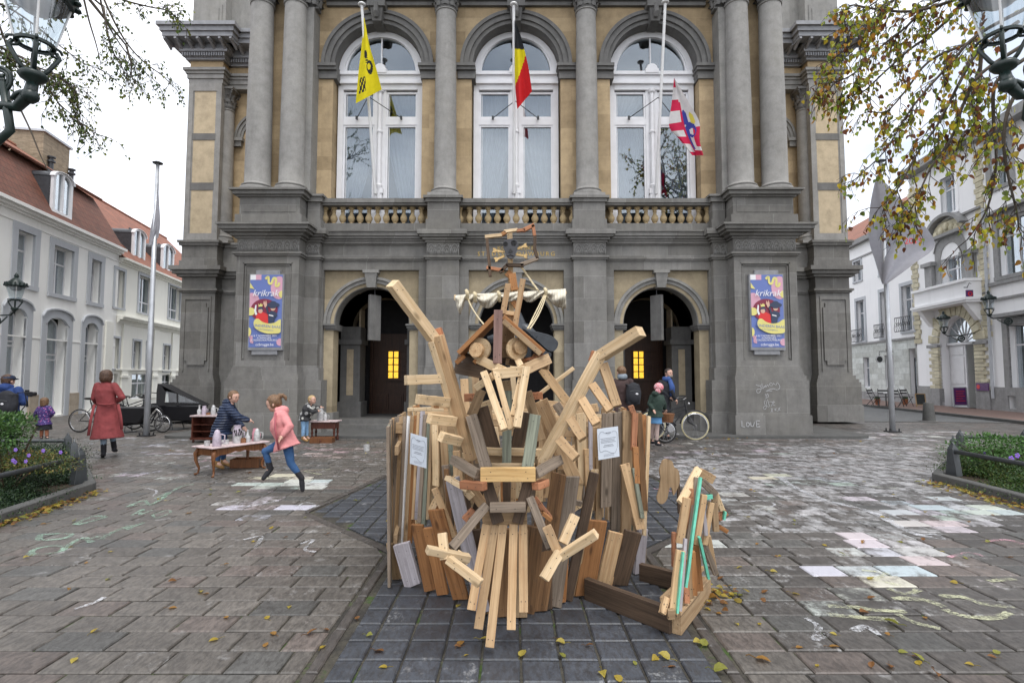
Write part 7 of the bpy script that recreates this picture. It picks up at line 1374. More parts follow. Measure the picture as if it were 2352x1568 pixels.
for px, lb in ((2016, 'small terracotta flower pot behind the cafe chairs'), (2080, 'terracotta pot on the pavement left of the chalkboard')):
    p = G(px, 934); r_ = thing('flower_pot', (p.x, p.y, .1), lb, 'plant pot', 'terracotta pots by the cafe'); m = MB(); m.lathe([(.09, .1), (.13, .36), (.14, .37), (.14, .4), (.11, .4), (.1, .3)], (p.x, p.y, 0), 14); m.build('pot', ['terracotta'], r_, auto=40); m = MB(); q = random.Random(4); [leafcard(m, Vector((p.x, p.y, .38)) + rv(q)*.08, .12, rv(q)+Vector((0,0,1.2)), rv(q), scl((.05,.11,.03), q.uniform(.6,1.4))) for _ in range(50)]; m.build('leaves', ['leaf'], r_, recalc=False)
# ================================================================ BICYCLES AND FURNITURE
M['tyre'] = m_plain('black_tyre', (.02, .02, .02), .8, .1); M['tyre_cream'] = m_plain('cream_tyre', (.58, .52, .32), .7, .1); M['chrome'] = m_plain('chrome', (.55, .55, .56), .2, .05, metal=.9); M['bike_black'] = m_plain('black_lacquer', (.015, .015, .018), .3, .1); M['wicker'] = m_plain('wicker', (.22, .10, .045), .8, .4, 50, bmp=.6); M['tent'] = m_plain('tent_fabric', (.012, .012, .014), .75, .2, 10); M['clear'] = m_glass('clear_vinyl', .25, (.8, .82, .85))
def wheel(parent, x, R, tyre='tyre', put=None):
    m = MB(); m.lathe([(R-.035, -.006), (R-.018, -.02), (R, 0), (R-.018, .02), (R-.035, .006)], (x, 0, R), 36, axis='y', cap=False); w_ = put(m, 'wheel', [tyre], parent, smooth=True)
    m = MB(); m.lathe([(R-.055, -.012), (R-.034, -.014), (R-.034, .014), (R-.055, .012), (R-.055, -.012)], (x, 0, R), 36, axis='y', cap=False); put(m, 'rim', ['chrome'], w_, smooth=True)
    m = MB()
    for k in range(24): a = 2*pi*k/24; s = .02 if k % 2 else -.02; m.beam((x + .03*cos(a+.5), s, R + .03*sin(a+.5)), (x + (R-.05)*cos(a), 0, R + (R-.05)*sin(a)), .0022, .0022)
    m.lathe([(.02, -.045), (.028, -.03), (.018, 0), (.028, .03), (.02, .045)], (x, 0, R), 10, axis='y'); put(m, 'spokes', ['chrome'], w_); return w_
def bike(loc, rz, label, R=.35, wb=1.08, k=1.0, mat='bike_black', tyre='tyre', step=False, basket=False, fronttyre=None):
    r = thing('bicycle', loc, label, 'bicycle', None, rz)
    def put(m, n, mt, p=None, **kw): return m.build(n, mt, p or r, world=False, **kw)
    hx = wb/2 - .22*k; wheel(r, wb/2, R, fronttyre or tyre, put); wheel(r, -wb/2, R, tyre, put); ht = .92*k; bb = (-.08*k, 0, .28*k); st_ = (-.25*k, 0, .78*k); m = MB()
    for a, b, rr in (((hx,0,ht-.16), (hx-.02,0,ht-.02), .022), ((hx,0,ht-.12), bb, .017), (bb, st_, .016), ((-wb/2,.03,R), bb, .011), ((-wb/2,-.03,R), bb, .011), ((-wb/2,.03,R), (-.235*k,0,.72*k), .009), ((-wb/2,-.03,R), (-.235*k,0,.72*k), .009)): m.tube([a, b], rr, 8)
    m.tube([(hx-.01,0,ht-.05), (-.22*k,0,.68*k)] if not step else [(hx,0,ht-.15), (hx-.2,0,.5*k), (-.15*k,0,.42*k)], .015, 8); m.tube([(hx-.01,0,ht-.14), (-.2*k,0,.58*k)], .012, 8) if not step else None
    put(m, 'frame', [mat]); m = MB()
    for s in (-.05, .05): m.tube([(hx+.0, s*.5, ht-.16), (hx+.05, s, R+.1), (wb/2, s, R)], .011, 7)
    m.tube([(hx-.02,0,ht-.05), (hx-.05,0,ht+.12)], .013, 8); put(m, 'fork', [mat])
    m = MB(); m.tube([(hx-.22*k,-.28,ht+.06), (hx-.1*k,-.27,ht+.12), (hx-.02,-.1,ht+.13), (hx-.02,.1,ht+.13), (hx-.1*k,.27,ht+.12), (hx-.22*k,.28,ht+.06)], .011, 7); put(m, 'handlebar', ['chrome']); m = MB(); [m.tube([(hx-.26*k,s,ht+.05), (hx-.16*k,s,ht+.09)], .017, 7) for s in (-.28, .28)]; put(m, 'grips', ['tyre'])
    m = MB(); m.tube([st_, (-.28*k,0,.92*k)], .012, 7); m.ell((-.3*k, 0, .95*k), (.13, .07, .028), 12, 6); m.ell((-.36*k, 0, .955*k), (.08, .1, .035), 12, 6); put(m, 'saddle', ['tyre'], smooth=True)
    m = MB(); m.lathe([(.085, -.004), (.095, 0), (.085, .004)], (bb[0], -.05, bb[2]), 20, axis='y'); m.beam(bb, (bb[0]+.12, -.09, bb[2]-.11), .018, .012); m.beam(bb, (bb[0]-.12, .09, bb[2]+.11), .018, .012); m.box(bb[0]+.07, bb[0]+.17, -.17, -.09, bb[2]-.125, bb[2]-.1); put(m, 'crank', ['chrome'])
    for cx, a0, a1 in ((-wb/2, .1, pi+.5), (wb/2, .5, pi*.95)):
        m = MB(); m.tube([(cx+(R+.02)*cos(a0+(a1-a0)*j/12), 0, R+(R+.02)*sin(a0+(a1-a0)*j/12)) for j in range(13)], [(.022,.006)]*13, 6, up=(0,1,0)); put(m, 'mudguard', [mat], smooth=True)
    m = MB(); m.tube([(-.15,-.02,.25), (-.1,-.14,0)], .008, 5); put(m, 'kickstand', ['bike_black']); m = MB(); m.tube([(-wb/2-.1,-.05,R*2+.03), (-wb/2+.3,-.05,R*2+.04)], .006, 5); m.tube([(-wb/2-.1,.05,R*2+.03), (-wb/2+.3,.05,R*2+.04)], .006, 5); m.tube([(-wb/2,.05,R), (-wb/2-.05,.05,R*2+.03)], .006, 5); put(m, 'carrier', ['bike_black'])
    m = MB(); m.ell((hx+.07, 0, ht-.02), (.03, .035, .035), 10, 6); put(m, 'headlight', ['chrome'], smooth=True)
    if basket: m = MB(); cx = hx+.22; m.lathe([(.13, ht-.22), (.17, ht-.04), (.175, ht-.02), (.155, ht-.03)], (cx, 0, 0), 16, ry=1.15); put(m, 'wicker_basket', ['wicker'])
    return r
p = G(1594, 1009); bike((p.x-.54, 13.55, 0), 0, 'black roadster bicycle with cream tyres held by the man in the blue scarf', tyre='tyre_cream')
bike((XP(1524, 12.95)-.42, 12.95, 0), 0, 'smaller bicycle with wicker basket, standing behind the child in the headscarf', R=.27, wb=.86, k=.78, basket=True, step=True)
bike((-10.9, 15.6, 0), 0.08, 'black city bicycle parked right of the flagpole foot, leaning on others'.replace('right of', 'beside'), step=True)
bike((-11.7, 16.9, 0), .15, 'upright bicycle at the back of the parked group by the theatre wing')
def cargo(loc, rz, label, tent):
    r = thing('cargo_bicycle', loc, label, 'cargo bike', None, rz)
    def put(m, n, mt, p=None, **kw): return m.build(n, mt, p or r, world=False, **kw)
    wheel(r, -1.15, .33, 'tyre', put); wheel(r, 1.22, .25, 'tyre', put); m = MB()
    for a, b, rr in (((-1.15,0,.33), (-.7,0,.3), .015), ((-.7,0,.3), (-.85,0,.85), .018), ((-1.15,0,.33), (-.82,0,.7), .01), ((-.7,0,.3), (-.35,0,.75), .018), ((-.35,0,.55), (-.4,0,1.05), .018), ((-.7,0,.3), (0,0,.2), .025), ((0,0,.2), (.9,0,.28), .025), ((.9,0,.28), (1.05,0,.6), .02), ((1.05,0,.62), (1.22,.05,.25), .012), ((1.05,0,.62), (1.22,-.05,.25), .012), ((-.83,0,.72), (-.4,0,.68), .014)): m.tube([a, b], rr, 7)
    put(m, 'frame', ['bike_black']); m = MB(); m.tube([(-.62,-.28,1.05), (-.5,-.26,1.1), (-.4,0,1.06), (-.5,.26,1.1), (-.62,.28,1.05)], .013, 7); put(m, 'handlebar', ['bike_black']); m = MB(); m.ell((-.92,0,.95), (.14,.09,.035), 12, 6); m.tube([(-.85,0,.8), (-.88,0,.93)], .012, 6); put(m, 'saddle', ['tyre'], smooth=True)
    m = MB(); P = []
    for z, x0, x1, w_ in ((.26, -.2, .62, .2), (.72, -.34, .95, .31)): P += [(x0,-w_,z), (x1,-w_*.6,z), (x1,w_*.6,z), (x0,w_,z)]
    m.hexa(P); put(m, 'cargo_box', ['bike_black'], bev=.03); m = MB(); m.beam((.1,-.25,.24), (.15,-.3,0), .02, .02); m.beam((.1,.25,.24), (.15,.3,0), .02, .02); m.box(-.05,.3,-.3,.3,0,.02); put(m, 'stand', ['iron'])
    if tent:
        m = MB(); t0 = [(-.34,.30,.72), (-.36,.28,1.12), (-.36,.24,1.36), (-.28,.22,1.33), (.2,.2,1.08), (.95,.16,.73)]
        for s in (-1, 1):
            q = [(x, s*y, z) for x, y, z in t0]; m.add(q, [(0,1,2,3)]); m.add([q[0], (-.1, s*.3, .72), (-.1, s*.25, 1.1), q[3]], [(0,1,2,3)]); m.add([(-.1,s*.3,.72), (.95,s*.16,.73), (.9,s*.17,.78), (-.1,s*.3,.82)], [(0,1,2,3)]); m.tube([q[3], q[4], q[5]], .02, 5); m.tube([(.25,s*.24,.72), q[4]], .03, 5)
        for i in range(2, 5): a, b = t0[i], t0[i+1]; m.add([(a[0],-a[1],a[2]), (b[0],-b[1],b[2]), (b[0],b[1],b[2]), a], [(0,1,2,3)]) if i != 4 or True else None
        m.add([(-.36,-.28,1.12), (-.36,.28,1.12), (-.36,.24,1.36), (-.36,-.24,1.36)], [(0,1,2,3)]); put(m, 'rain_tent', ['tent'], recalc=False)
        m = MB()
        for s in (-1, 1): m.add([(-.1,s*.275,.82), (.88,s*.18,.78), (.2,s*.215,1.06), (-.1,s*.24,1.14)], [(0,1,2,3)])
        put(m, 'clear_window', ['clear'], recalc=False)
    return r
cargo((XP(405, 16.2), 16.2, 0), .02, 'black cargo bike with its rain tent up, in front of the theatre wing', True); cargo((XP(283, 15.3), 15.3, 0), -.02, 'black open cargo bike behind the woman in the red coat', False)
M['table_wood'] = m_wood('walnut_table', (.20, .085, .035), (.12, .045, .018), knots=False, rough=.4); M['dark_cab'] = m_wood('mahogany', (.10, .032, .02), (.06, .018, .012), knots=False, rough=.4); M['dusty_top'] = m_plain('chalk_dusted_top', (.50, .40, .40), .7, .25, 14); M['jar'] = m_plain('chalky_glass', (.42, .42, .42), .25, .3, 25); M['jar_lilac'] = m_plain('lilac_tin', (.42, .36, .42), .4, .2, 25); M['pink_chalk'] = m_plain('pink_chalk_lump', (.65, .30, .36), .9, .2, 30)
def leg_cab(m, x, y, h, sx_, sy_):  m.tube([(x, y, h), (x+sx_*.03, y+sy_*.03, h*.82), (x+sx_*.025, y+sy_*.025, h*.55), (x-sx_*.01, y-sy_*.01, h*.25), (x-sx_*.0, y-sy_*.0, h*.08), (x+sx_*.035, y+sy_*.035, .012)], [.034,.036,.026,.017,.014,.022], 8)
def rot2(x, y, a): return x*cos(a)-y*sin(a), x*sin(a)+y*cos(a)
TB = (-4.68, 9.12); TA = radians(62); t_ = thing('low_table', (*TB, 0), 'low walnut table with curved legs and chalk dusted top, beside the boy in navy', 'table', None, TA)
def tput(m, n, mt, p=None, **kw): return m.build(n, mt, p or t_, world=False, **kw)
for sx_ in (-1, 1):
    for sy_ in (-1, 1): m = MB(); leg_cab(m, sx_*.44, sy_*.20, .42, sx_, sy_); tput(m, 'leg', ['table_wood'], smooth=True)
m = MB()
for s in (-.21, .21):
    for i in range(10): a = -.44+.088*i; b = a+.088; f = lambda x: .36 - .055*(abs(x)/.44)**1.5 - .012*cos(x*28); m.hexa([(a,s-.008,f(a)),(b,s-.008,f(b)),(b,s+.008,f(b)),(a,s+.008,f(a)),(a,s-.008,.445),(b,s-.008,.445),(b,s+.008,.445),(a,s+.008,.445)])
m.box(-.455,-.44,-.2,.2,.33,.445); m.box(.44,.455,-.2,.2,.33,.445); tput(m, 'apron', ['table_wood']); m = MB(); m.box(-.52,.52,-.27,.27,.446,.47); tput(m, 'table_top', ['dusty_top'], bev=.006)
def vessel(kind, x, y, z, label, s=1.0, mat='jar'):
    n = {'tankard': 'tankard', 'bottle': 'bottle', 'cup': 'cup', 'jug': 'jug', 'tin': 'tin'}[kind]; r = thing(n, (x, y, z), label, n); c = (x, y, z)
    prof = {'tankard': [(.045,0),(.05,.01),(.045,.12),(.035,.15),(.03,.17),(.02,.19),(0,.2)], 'bottle': [(.035,0),(.038,.01),(.038,.09),(.015,.12),(.012,.17),(.016,.175),(.016,.19),(0,.19)], 'cup': [(.04,0),(.045,.08),(.04,.08),(.036,.02),(0,.02)], 'jug': [(.05,0),(.055,.02),(.055,.15),(.04,.19),(.045,.22),(.04,.22),(.03,.1),(0,.1)], 'tin': [(.06,0),(.06,.06),(.055,.06),(.052,.02),(0,.02)]}[kind]
    m = MB(); m.lathe([(a*s, b*s) for a, b in prof], c, 16); m.build('body', [mat], r, auto=40)
    if kind in ('tankard', 'jug'): m = MB(); m.tube([(x+s*.045, y, z+s*.14), (x+s*.09, y, z+s*.13), (x+s*.09, y, z+s*.05), (x+s*.048, y, z+s*.03)], s*.008, 6); m.build('handle', [mat], r, smooth=True)
    return r
for u_, v_, kd, s, lb, mt in ((-.40, .05, 'cup', 1, 'small grey cup at the near end of the low table', 'jar'), (-.36, -.14, 'tankard', 1.35, 'pale lilac tankard with handle on the near end of the low table', 'jar_lilac'), (-.12, .02, 'tin', 1.1, 'shallow round tin in the middle of the low table', 'jar'), (.06, -.05, 'cup', 1.5, 'ribbed grey pot holding dark brushes on the low table', 'jar'), (.15, .08, 'jug', 1.3, 'tall lilac jug behind the pot of brushes', 'jar_lilac'), (.2, -.12, 'bottle', 1.1, 'small glass bottle with stopper on the low table', 'jar'), (.38, -.12, 'tankard', 1.1, 'clear bottle shaped tankard at the far end of the low table', 'jar'), (.42, -.02, 'jug', .95, 'pink chalk filled glass next to the running girl', 'pink_chalk'), (.12, -.12, 'cup', 1.0, 'brown little pot right of the brush pot', 'wicker')):
    x, y = rot2(u_, v_, TA); vessel(kd, TB[0]+x, TB[1]+y, .471, lb, s, mt)
x, y = rot2(.06, -.05, TA); r_ = thing('paint_brushes', (TB[0]+x, TB[1]+y, .5), 'bundle of dark brushes standing in the ribbed grey pot', 'brushes'); m = MB(); [m.tube([(TB[0]+x, TB[1]+y, .5), (TB[0]+x+a, TB[1]+y, .66+b)], .008, 5) for a, b in ((-.05, 0), (-.02, .03), (.03, .02), (.06, -.01))]; [m.ell((TB[0]+x+a, TB[1]+y, .67+b), (.018,.018,.022), 6, 5) for a, b in ((-.05, 0), (.03, .02), (.06, -.01))]; m.build('bristles', ['tyre'], r_)
def openbox(loc, rz, L_, D_, H_, mat, label, tilt=0):
    r = thing('drawer', loc, label, 'drawer', None, rz); r.rotation_euler = (tilt, 0, rz); t = .014
    for a in ((-L_/2, L_/2, -D_/2, -D_/2+t, 0, H_), (-L_/2, L_/2, D_/2-t, D_/2, 0, H_), (-L_/2, -L_/2+t, -D_/2+t, D_/2-t, 0, H_), (L_/2-t, L_/2, -D_/2+t, D_/2-t, 0, H_), (-L_/2+t, L_/2-t, -D_/2+t, D_/2-t, 0, t)): m = MB(); m.box(*a); m.build('panel', [mat], r, world=False, bev=.003)
    return r
p = G(560, 1074); openbox((p.x, p.y+.12, .0), .12, .48, .3, .15, 'table_wood', 'empty wooden drawer lying on the slabs below the low table')
# cabinet and second table near the facade
p = G(487, 1012); r_ = thing('open_cabinet', (p.x, 13.2, 0), 'small dark open cabinet with two shelves behind the boy in navy', 'cabinet'); x0, x1, y0, y1 = p.x-.29, p.x+.36, 13.0, 13.4
for n_, a in (('top', (x0-.03, x1+.03, y0-.03, y1, .62, .65)), ('side_panel', (x0, x0+.025, y0, y1, .1, .62)), ('side_panel', (x1-.025, x1, y0, y1, .1, .62)), ('back_panel', (x0+.025, x1-.025, y1-.015, y1, .1, .62)), ('shelf', (x0+.025, x1-.025, y0, y1-.015, .42, .435)), ('shelf', (x0+.025, x1-.025, y0, y1-.015, .26, .275)), ('base_board', (x0-.02, x1+.02, y0-.02, y1, .07, .12))): m = MB(); m.box(*a); m.build(n_, ['dark_cab' if n_ != 'top' else 'dusty_top'], r_)
for xx in (x0+.04, x1-.04): m = MB(); m.ell((xx, y0+.03, .035), (.03,.03,.035), 10, 6); m.build('foot', ['dark_cab'], r_, smooth=True)
for dx, kd, s, mt, lb in ((-.2, 'bottle', 1.25, 'jar', 'white bottle at the left end of the dark cabinet'), (-.08, 'jug', 1.0, 'jar_lilac', 'pale lilac jug on the dark cabinet'), (.03, 'tin', .9, 'wicker', 'brown tin between the jug and tankard on the cabinet'), (.14, 'tankard', 1.2, 'jar', 'glass tankard right of the brown tin on the cabinet')): vessel(kd, p.x+dx, 13.15, .651, lb, s, mt)
p = G(749, 1010); X0 = p.x; r_ = thing('side_table', (X0, 13.45, 0), 'dark side table with turned legs at the foot of the theatre arch', 'table'); y0, y1 = 13.3, 13.65
for xx in (-.27, .27):
    for yy in (y0+.04, y1-.04): m = MB(); m.lathe([(.03, .0), (.035, .03), (.02, .06), (.028, .1), (.018, .14), (.032, .2), (.018, .26), (.03, .29), (.03, .46)], (X0+xx, yy, 0), 10); m.build('leg', ['dark_cab'], r_, smooth=True)
m = MB(); m.box(X0-.29, X0+.29, y0+.015, y1-.015, .30, .46); m.build('apron', ['dark_cab'], r_); m = MB(); m.box(X0-.35, X0+.35, y0-.04, y1+.04, .46, .49); m.build('table_top', ['dusty_top'], r_, bev=.006); m = MB(); m.box(X0-.27, X0+.27, y1-.05, y1-.03, .05, .09); m.build('stretcher', ['dark_cab'], r_)
vessel('jug', X0-.1, 13.4, .491, 'large glass jug being filled on the dark side table', 1.5); vessel('tankard', X0+.02, 13.42, .491, 'glass tankard with handle right of the large jug', 1.0)
p = G(741, 1016); r_ = openbox((p.x, 13.02, 0), 0, .52, .26, .13, 'table_wood', 'small wooden drawer with a knob on the ground before the side table'); m = MB(); m.ell((0, -.14, .065), (.02,.02,.02), 8, 6); m.build('knob', ['dark_cab'], r_, world=False)
p = G(842, 1034); vessel('cup', p.x, p.y, .0, 'lone pale cup standing on the ground left of the ship', 1.5)
# ================================================================ PEOPLE
M['skin'] = m_plain('skin', (.55, .33, .25), .55, .06, 20, bmp=.03); M['lip'] = m_plain('lips', (.36, .13, .11), .5, .05, bmp=0); M['eye'] = m_plain('eye_dark', (.03, .02, .02), .3, .0, bmp=0)
def cloth(n, c, ns=7, var=.18, r=.85): M[n] = m_plain(n, c, r, var, ns, bmp=.25)
for n, c in (('coat_red', (.22, .040, .042)), ('jeans_pale', (.25, .33, .42)), ('boot', (.018, .018, .022)), ('hair_brown', (.075, .038, .022)), ('hair_fair', (.30, .19, .09)), ('hair_blond', (.45, .32, .15)), ('navy', (.018, .035, .085)), ('jeans', (.03, .085, .20)), ('pink_coat', (.60, .235, .235)), ('pink_dark', (.36, .09, .11)), ('jeans_light', (.22, .38, .58)), ('brown_coat', (.05, .028, .026)), ('black_bag', (.018, .019, .024)), ('green_coat', (.022, .042, .032)), ('denim', (.10, .25, .46)), ('tights', (.50, .38, .34)), ('scarf_blue', (.03, .07, .22)), ('black_coat', (.012, .013, .018)), ('grey_scarf', (.22, .26, .30)), ('hair_dark', (.03, .02, .016)), ('beard', (.20, .17, .15)), ('blue_hood', (.02, .05, .18)), ('boot_tan', (.30, .17, .06)), ('legging', (.40, .16, .09))): cloth(n, c)
m_, t_n, b_n = newmat('quilted_navy'); wv = node(t_n, 'ShaderNodeTexWave', Scale=7, Distortion=1.2, Detail=2); wv.bands_direction = 'Z'; t_n.links.new(objco(t_n), wv.inputs['Vector']); t_n.links.new(ramp(t_n, wv.outputs['Fac'], [(.0, (.011, .020, .048)), (.12, (.018, .033, .078)), (1, (.019, .035, .082))]), b_n.inputs['Base Color']); b_n.inputs['Roughness'].default_value = .5; bump(t_n, b_n, wv.outputs['Fac'], 1, .03); M['navy'] = m_
def m_pattern(n, base, spots, sc, th=.35):
    m, t, b = newmat(n); v = voro(t, objco(t), sc); vc = node(t, 'ShaderNodeTexVoronoi', Scale=sc); t.links.new(objco(t), vc.inputs['Vector']); c = mixc(t, ramp(t, v, [(th-.08, 1), (th, 0)]), base, mixc(t, ramp(t, vc.outputs['Color'], [(.4, 0), (.6, 1)]), spots[0], spots[1])); t.links.new(c, b.inputs['Base Color']); b.inputs['Roughness'].default_value = .8; M[n] = m
def m_hair(n, c):
    m, t, b = newmat(n); g = noise(t, mapped(t, objco(t), (90, 90, 12)), 1, 5, .7); t.links.new(ramp(t, g, [(.3, scl(c, .45)), (.5, c), (.72, scl(c, 1.7))]), b.inputs['Base Color']); b.inputs['Roughness'].default_value = .5; bump(t, b, g, .8, .01); M[n] = m
for n in ('hair_brown', 'hair_fair', 'hair_blond', 'hair_dark'): m_hair(n, {'hair_brown': (.075,.038,.022), 'hair_fair': (.15,.082,.04), 'hair_blond': (.42,.29,.14), 'hair_dark': (.03,.02,.016)}[n])
m_pattern('flower_coat', (.05, .025, .14), ((.45, .12, .30), (.30, .26, .50)), 22); m_pattern('check_jacket', (.025, .025, .028), ((.45, .45, .42), (.3, .3, .3)), 9, .42)
def m_stripe(n, a, b_, sc):
    m, t, b = newmat(n); w_ = node(t, 'ShaderNodeTexChecker', Scale=sc); t.links.new(mapped(t, objco(t), (1, 1, 1), (.4, .5, .2)), w_.inputs['Vector']); w_.inputs[1].default_value = rgb(a); w_.inputs[2].default_value = rgb(b_); t.links.new(w_.outputs[0], b.inputs['Base Color']); b.inputs['Roughness'].default_value = .85; M[n] = m
m_stripe('red_check', (.62, .05, .10), (.66, .55, .55), 45)
def solid(mb, name, mat, parent, vox=.011, smooth_it=6, wrinkle=0):
    me = bpy.data.meshes.new('tmp'); me.from_pydata(mb.v, [], mb.f); bm = bmesh.new(); bm.from_mesh(me); bmesh.ops.recalc_face_normals(bm, faces=bm.faces); bm.to_mesh(me); bm.free()
    o = bpy.data.objects.new('tmp', me); COL.objects.link(o); md = o.modifiers.new('r', 'REMESH'); md.mode = 'VOXEL'; md.voxel_size = vox; sm = o.modifiers.new('s', 'SMOOTH'); sm.factor = .5; sm.iterations = smooth_it
    if wrinkle:
        tx_ = bpy.data.textures.new('folds', 'CLOUDS'); tx_.noise_scale = .11; tx_.noise_depth = 2; dm = o.modifiers.new('d', 'DISPLACE'); dm.texture = tx_; dm.strength = wrinkle; dm.mid_level = .5
    dg = bpy.context.evaluated_depsgraph_get(); m2 = bpy.data.meshes.new_from_object(o.evaluated_get(dg)); bpy.data.objects.remove(o); m2.name = name; m2.materials.clear(); m2.materials.append(M[mat]); m2.polygons.foreach_set('use_smooth', [True]*len(m2.polygons))
    off = ROOTLOC[parent.name] if parent is not None else Vector((0,0,0)); m2.transform(Matrix.Translation(-off)); r = bpy.data.objects.new(name, m2); COL.objects.link(r); r.parent = parent; return r
def limb(m, a, b, c, r0, r1, r2, n=10):
    a, b, c = Vector(a), Vector(b), Vector(c); m.tube([a, a.lerp(b, .5), b, b.lerp(c, .5), c], [r0, (r0+r1)/2*1.03, r1, (r1+r2)/2*1.05, r2], n); m.ell(a, r0, 10, 6); m.ell(b, r1*1.0, 10, 6); m.ell(c, r2, 8, 5)
def hand(m, w_, d, k, side, curl=.5):
    d = Vector(d).normalized(); x = d.cross(Vector((0, 0, 1)));  x = x.normalized() if x.length > .1 else Vector((1,0,0)); y = x.cross(d); w_ = Vector(w_); c = w_ + d*.045*k
    m.ell(c, (.036*k,)*3, 8, 6); m.tube([w_, w_ + d*.04*k, w_ + d*.08*k], [(.024*k,.018*k), (.036*k,.018*k), (.038*k,.016*k)], 8)
    for i, l in enumerate((.062, .072, .068, .052)):
        s = w_ + d*.078*k + x*(i-1.5)*.020*k; q = s + d*l*.5*k - y*.006*k; e = q + (d*(1-curl) - y*curl).normalized()*l*.5*k; m.tube([s - d*.015*k, s, q, e], [.0095*k, .0095*k, .009*k, .0075*k], 6)
    s = w_ + d*.03*k + x*side*.028*k; m.tube([s, s + (d + x*side*.9)*.025*k, s + (d*1.6 + x*side*.8 - y*.4)*.036*k], [.011*k, .010*k, .008*k], 6)
def person(label, Y, J, f, k, hr, top, top_m, leg_m, shoe_m, hair_m, hair='short', hem=None, tr=1.0, head_tilt=(0,0), skirt=None, hood=False, wr=.022, boots=0, grp=None, topname='coat', gap=0):
    P = {n: W(v[0], v[1], Y + (v[2] if len(v) > 2 else 0)) for n, v in J.items()}; f = Vector((f[0], f[1], 0)).normalized(); lat = Vector((f.y, -f.x, 0)); z = Vector((0, 0, 1))
    loc = Vector((P['pel'].x, Y, 0)); root = None; H = P['head']; nk = P['neck']; pel = P['pel']; sL, sR = P['sL'], P['sR']; ch = (sL+sR)/2 - z*.10*k; hv = (f + z*head_tilt[0] + lat*head_tilt[1]).normalized(); hl = hv.cross(z).normalized(); hz_ = hl.cross(hv).normalized(); RM = Matrix((hl, hv, hz_)).transposed()
    def hp(a, b, c): return H + RM @ Vector((a*hr, b*hr, c*hr))
    m = MB(); m.ell(hp(0, -.02, .12), (.76*hr, .88*hr, .86*hr), 16, 12, RM); m.ell(hp(0, .22, -.38), (.56*hr, .58*hr, .58*hr), 14, 10, RM); m.ell(hp(0, .78, -.18), (.10*hr, .18*hr, .14*hr), 8, 6, RM); m.ell(hp(0, .74, .0), (.07*hr, .12*hr, .2*hr), 8, 6, RM); m.ell(hp(0, .60, -.72), (.2*hr, .16*hr, .15*hr), 8, 6, RM)
    for s in (-1, 1): m.ell(hp(s*.78, -.05, -.12), (.08*hr, .2*hr, .28*hr), 8, 6, RM); m.ell(hp(s*.38, .52, -.3), (.22*hr, .22*hr, .22*hr), 8, 6, RM)
    m.tube([nk - z*.05*k, nk, hp(0, -.1, -.4)], [.062*k, .055*k, .055*k], 10); m.tube([pel, (pel+ch)/2, ch, nk - z*.03*k], [(.13*k,.09*k), (.115*k,.085*k), (.15*k,.095*k), (.06*k,.05*k)], 12, up=f)
    for s in 'LR':
        limb(m, P['s'+s], P['e'+s], P['w'+s], .045*k, .036*k, .026*k); d = (P['w'+s] - P['e'+s]); hand(m, P['w'+s], d, k*1.02, -1 if s == 'L' else 1, .55)
        limb(m, P['h'+s], P['k'+s], P['a'+s], .075*k, .05*k, .035*k); m.tube([P['a'+s], P['a'+s].lerp(P['t'+s], .5) , P['t'+s]], [.035*k, .035*k, .025*k], 8)
    body = solid(m, 'person', 'skin', None, .0085, 3); body.data.transform(Matrix.Translation(-loc)); body.location = loc; ROOTLOC[body.name] = loc; tag(body, label, 'person', grp)
    m = MB()
    for s in (-1, 1): m.ell(hp(s*.30, .78, .02), (.10*hr, .06*hr, .05*hr), 8, 5, RM); m.ell(hp(s*.30, .80, .2), (.17*hr, .05*hr, .035*hr), 8, 4, RM)
    m.build('eyes', ['eye'], body); m = MB(); m.ell(hp(0, .76, -.48), (.22*hr, .06*hr, .05*hr), 8, 5, RM); m.build('mouth', ['lip'], body, smooth=True)
    # upper garment
    m = MB(); t = top; hemp = W(*hem[:2], Y) if hem else pel - z*.08*k; hr0, hr1 = (hem[2], hem[3]) if hem else (.19*k, .14*k)
    m.tube([hemp, hemp.lerp(pel, .5), pel + z*.06*k, ch - z*.08*k, ch + z*.02*k, (sL+sR)/2 + z*.005, nk - z*.0], [(hr0, hr1), ((hr0+.17*k*t)/2, (hr1+.13*k*t)/2), (.16*k*t, .125*k*t), (.175*k*t, .135*k*t), (.18*k*t, .13*k*t), (.15*k*t, .10*k*t), (.07*k, .06*k)], 18, up=f)
    for s in 'LR': limb(m, P['s'+s], P['e'+s], P['w'+s] - (P['w'+s]-P['e'+s]).normalized()*.01, .068*k*t, .056*k*t, .043*k*t, 12)
    if hood: hc = nk - f*.07*k - z*.01; m.ell(hc, (.11*k, .10*k, .085*k), 12, 8); m.tube([nk + lat*.08*k + f*.03*k, nk - f*.06*k + z*.03*k + lat*.05*k, nk - f*.08*k + z*.03*k, nk - f*.06*k + z*.03*k - lat*.05*k, nk - lat*.08*k + f*.03*k], .035*k, 8)
    else: m.tube([nk + lat*.06*k + f*.05*k, nk - f*.055*k + lat*.03*k + z*.01, nk - f*.055*k - lat*.03*k + z*.01, nk - lat*.06*k + f*.05*k], .022*k, 8)
    solid(m, topname, top_m, body, .011, 4, wr)
    m = MB()
    for s in 'LR': a = P['a'+s] + (P['k'+s]-P['a'+s]).normalized()*boots; limb(m, P['h'+s], P['k'+s], a, .088*k*tr, .062*k*tr, .046*k*tr, 12)
    m.ell(pel, (.15*k, .115*k, .10*k), 12, 8); solid(m, 'trousers', leg_m, body, .011, 3, .006)
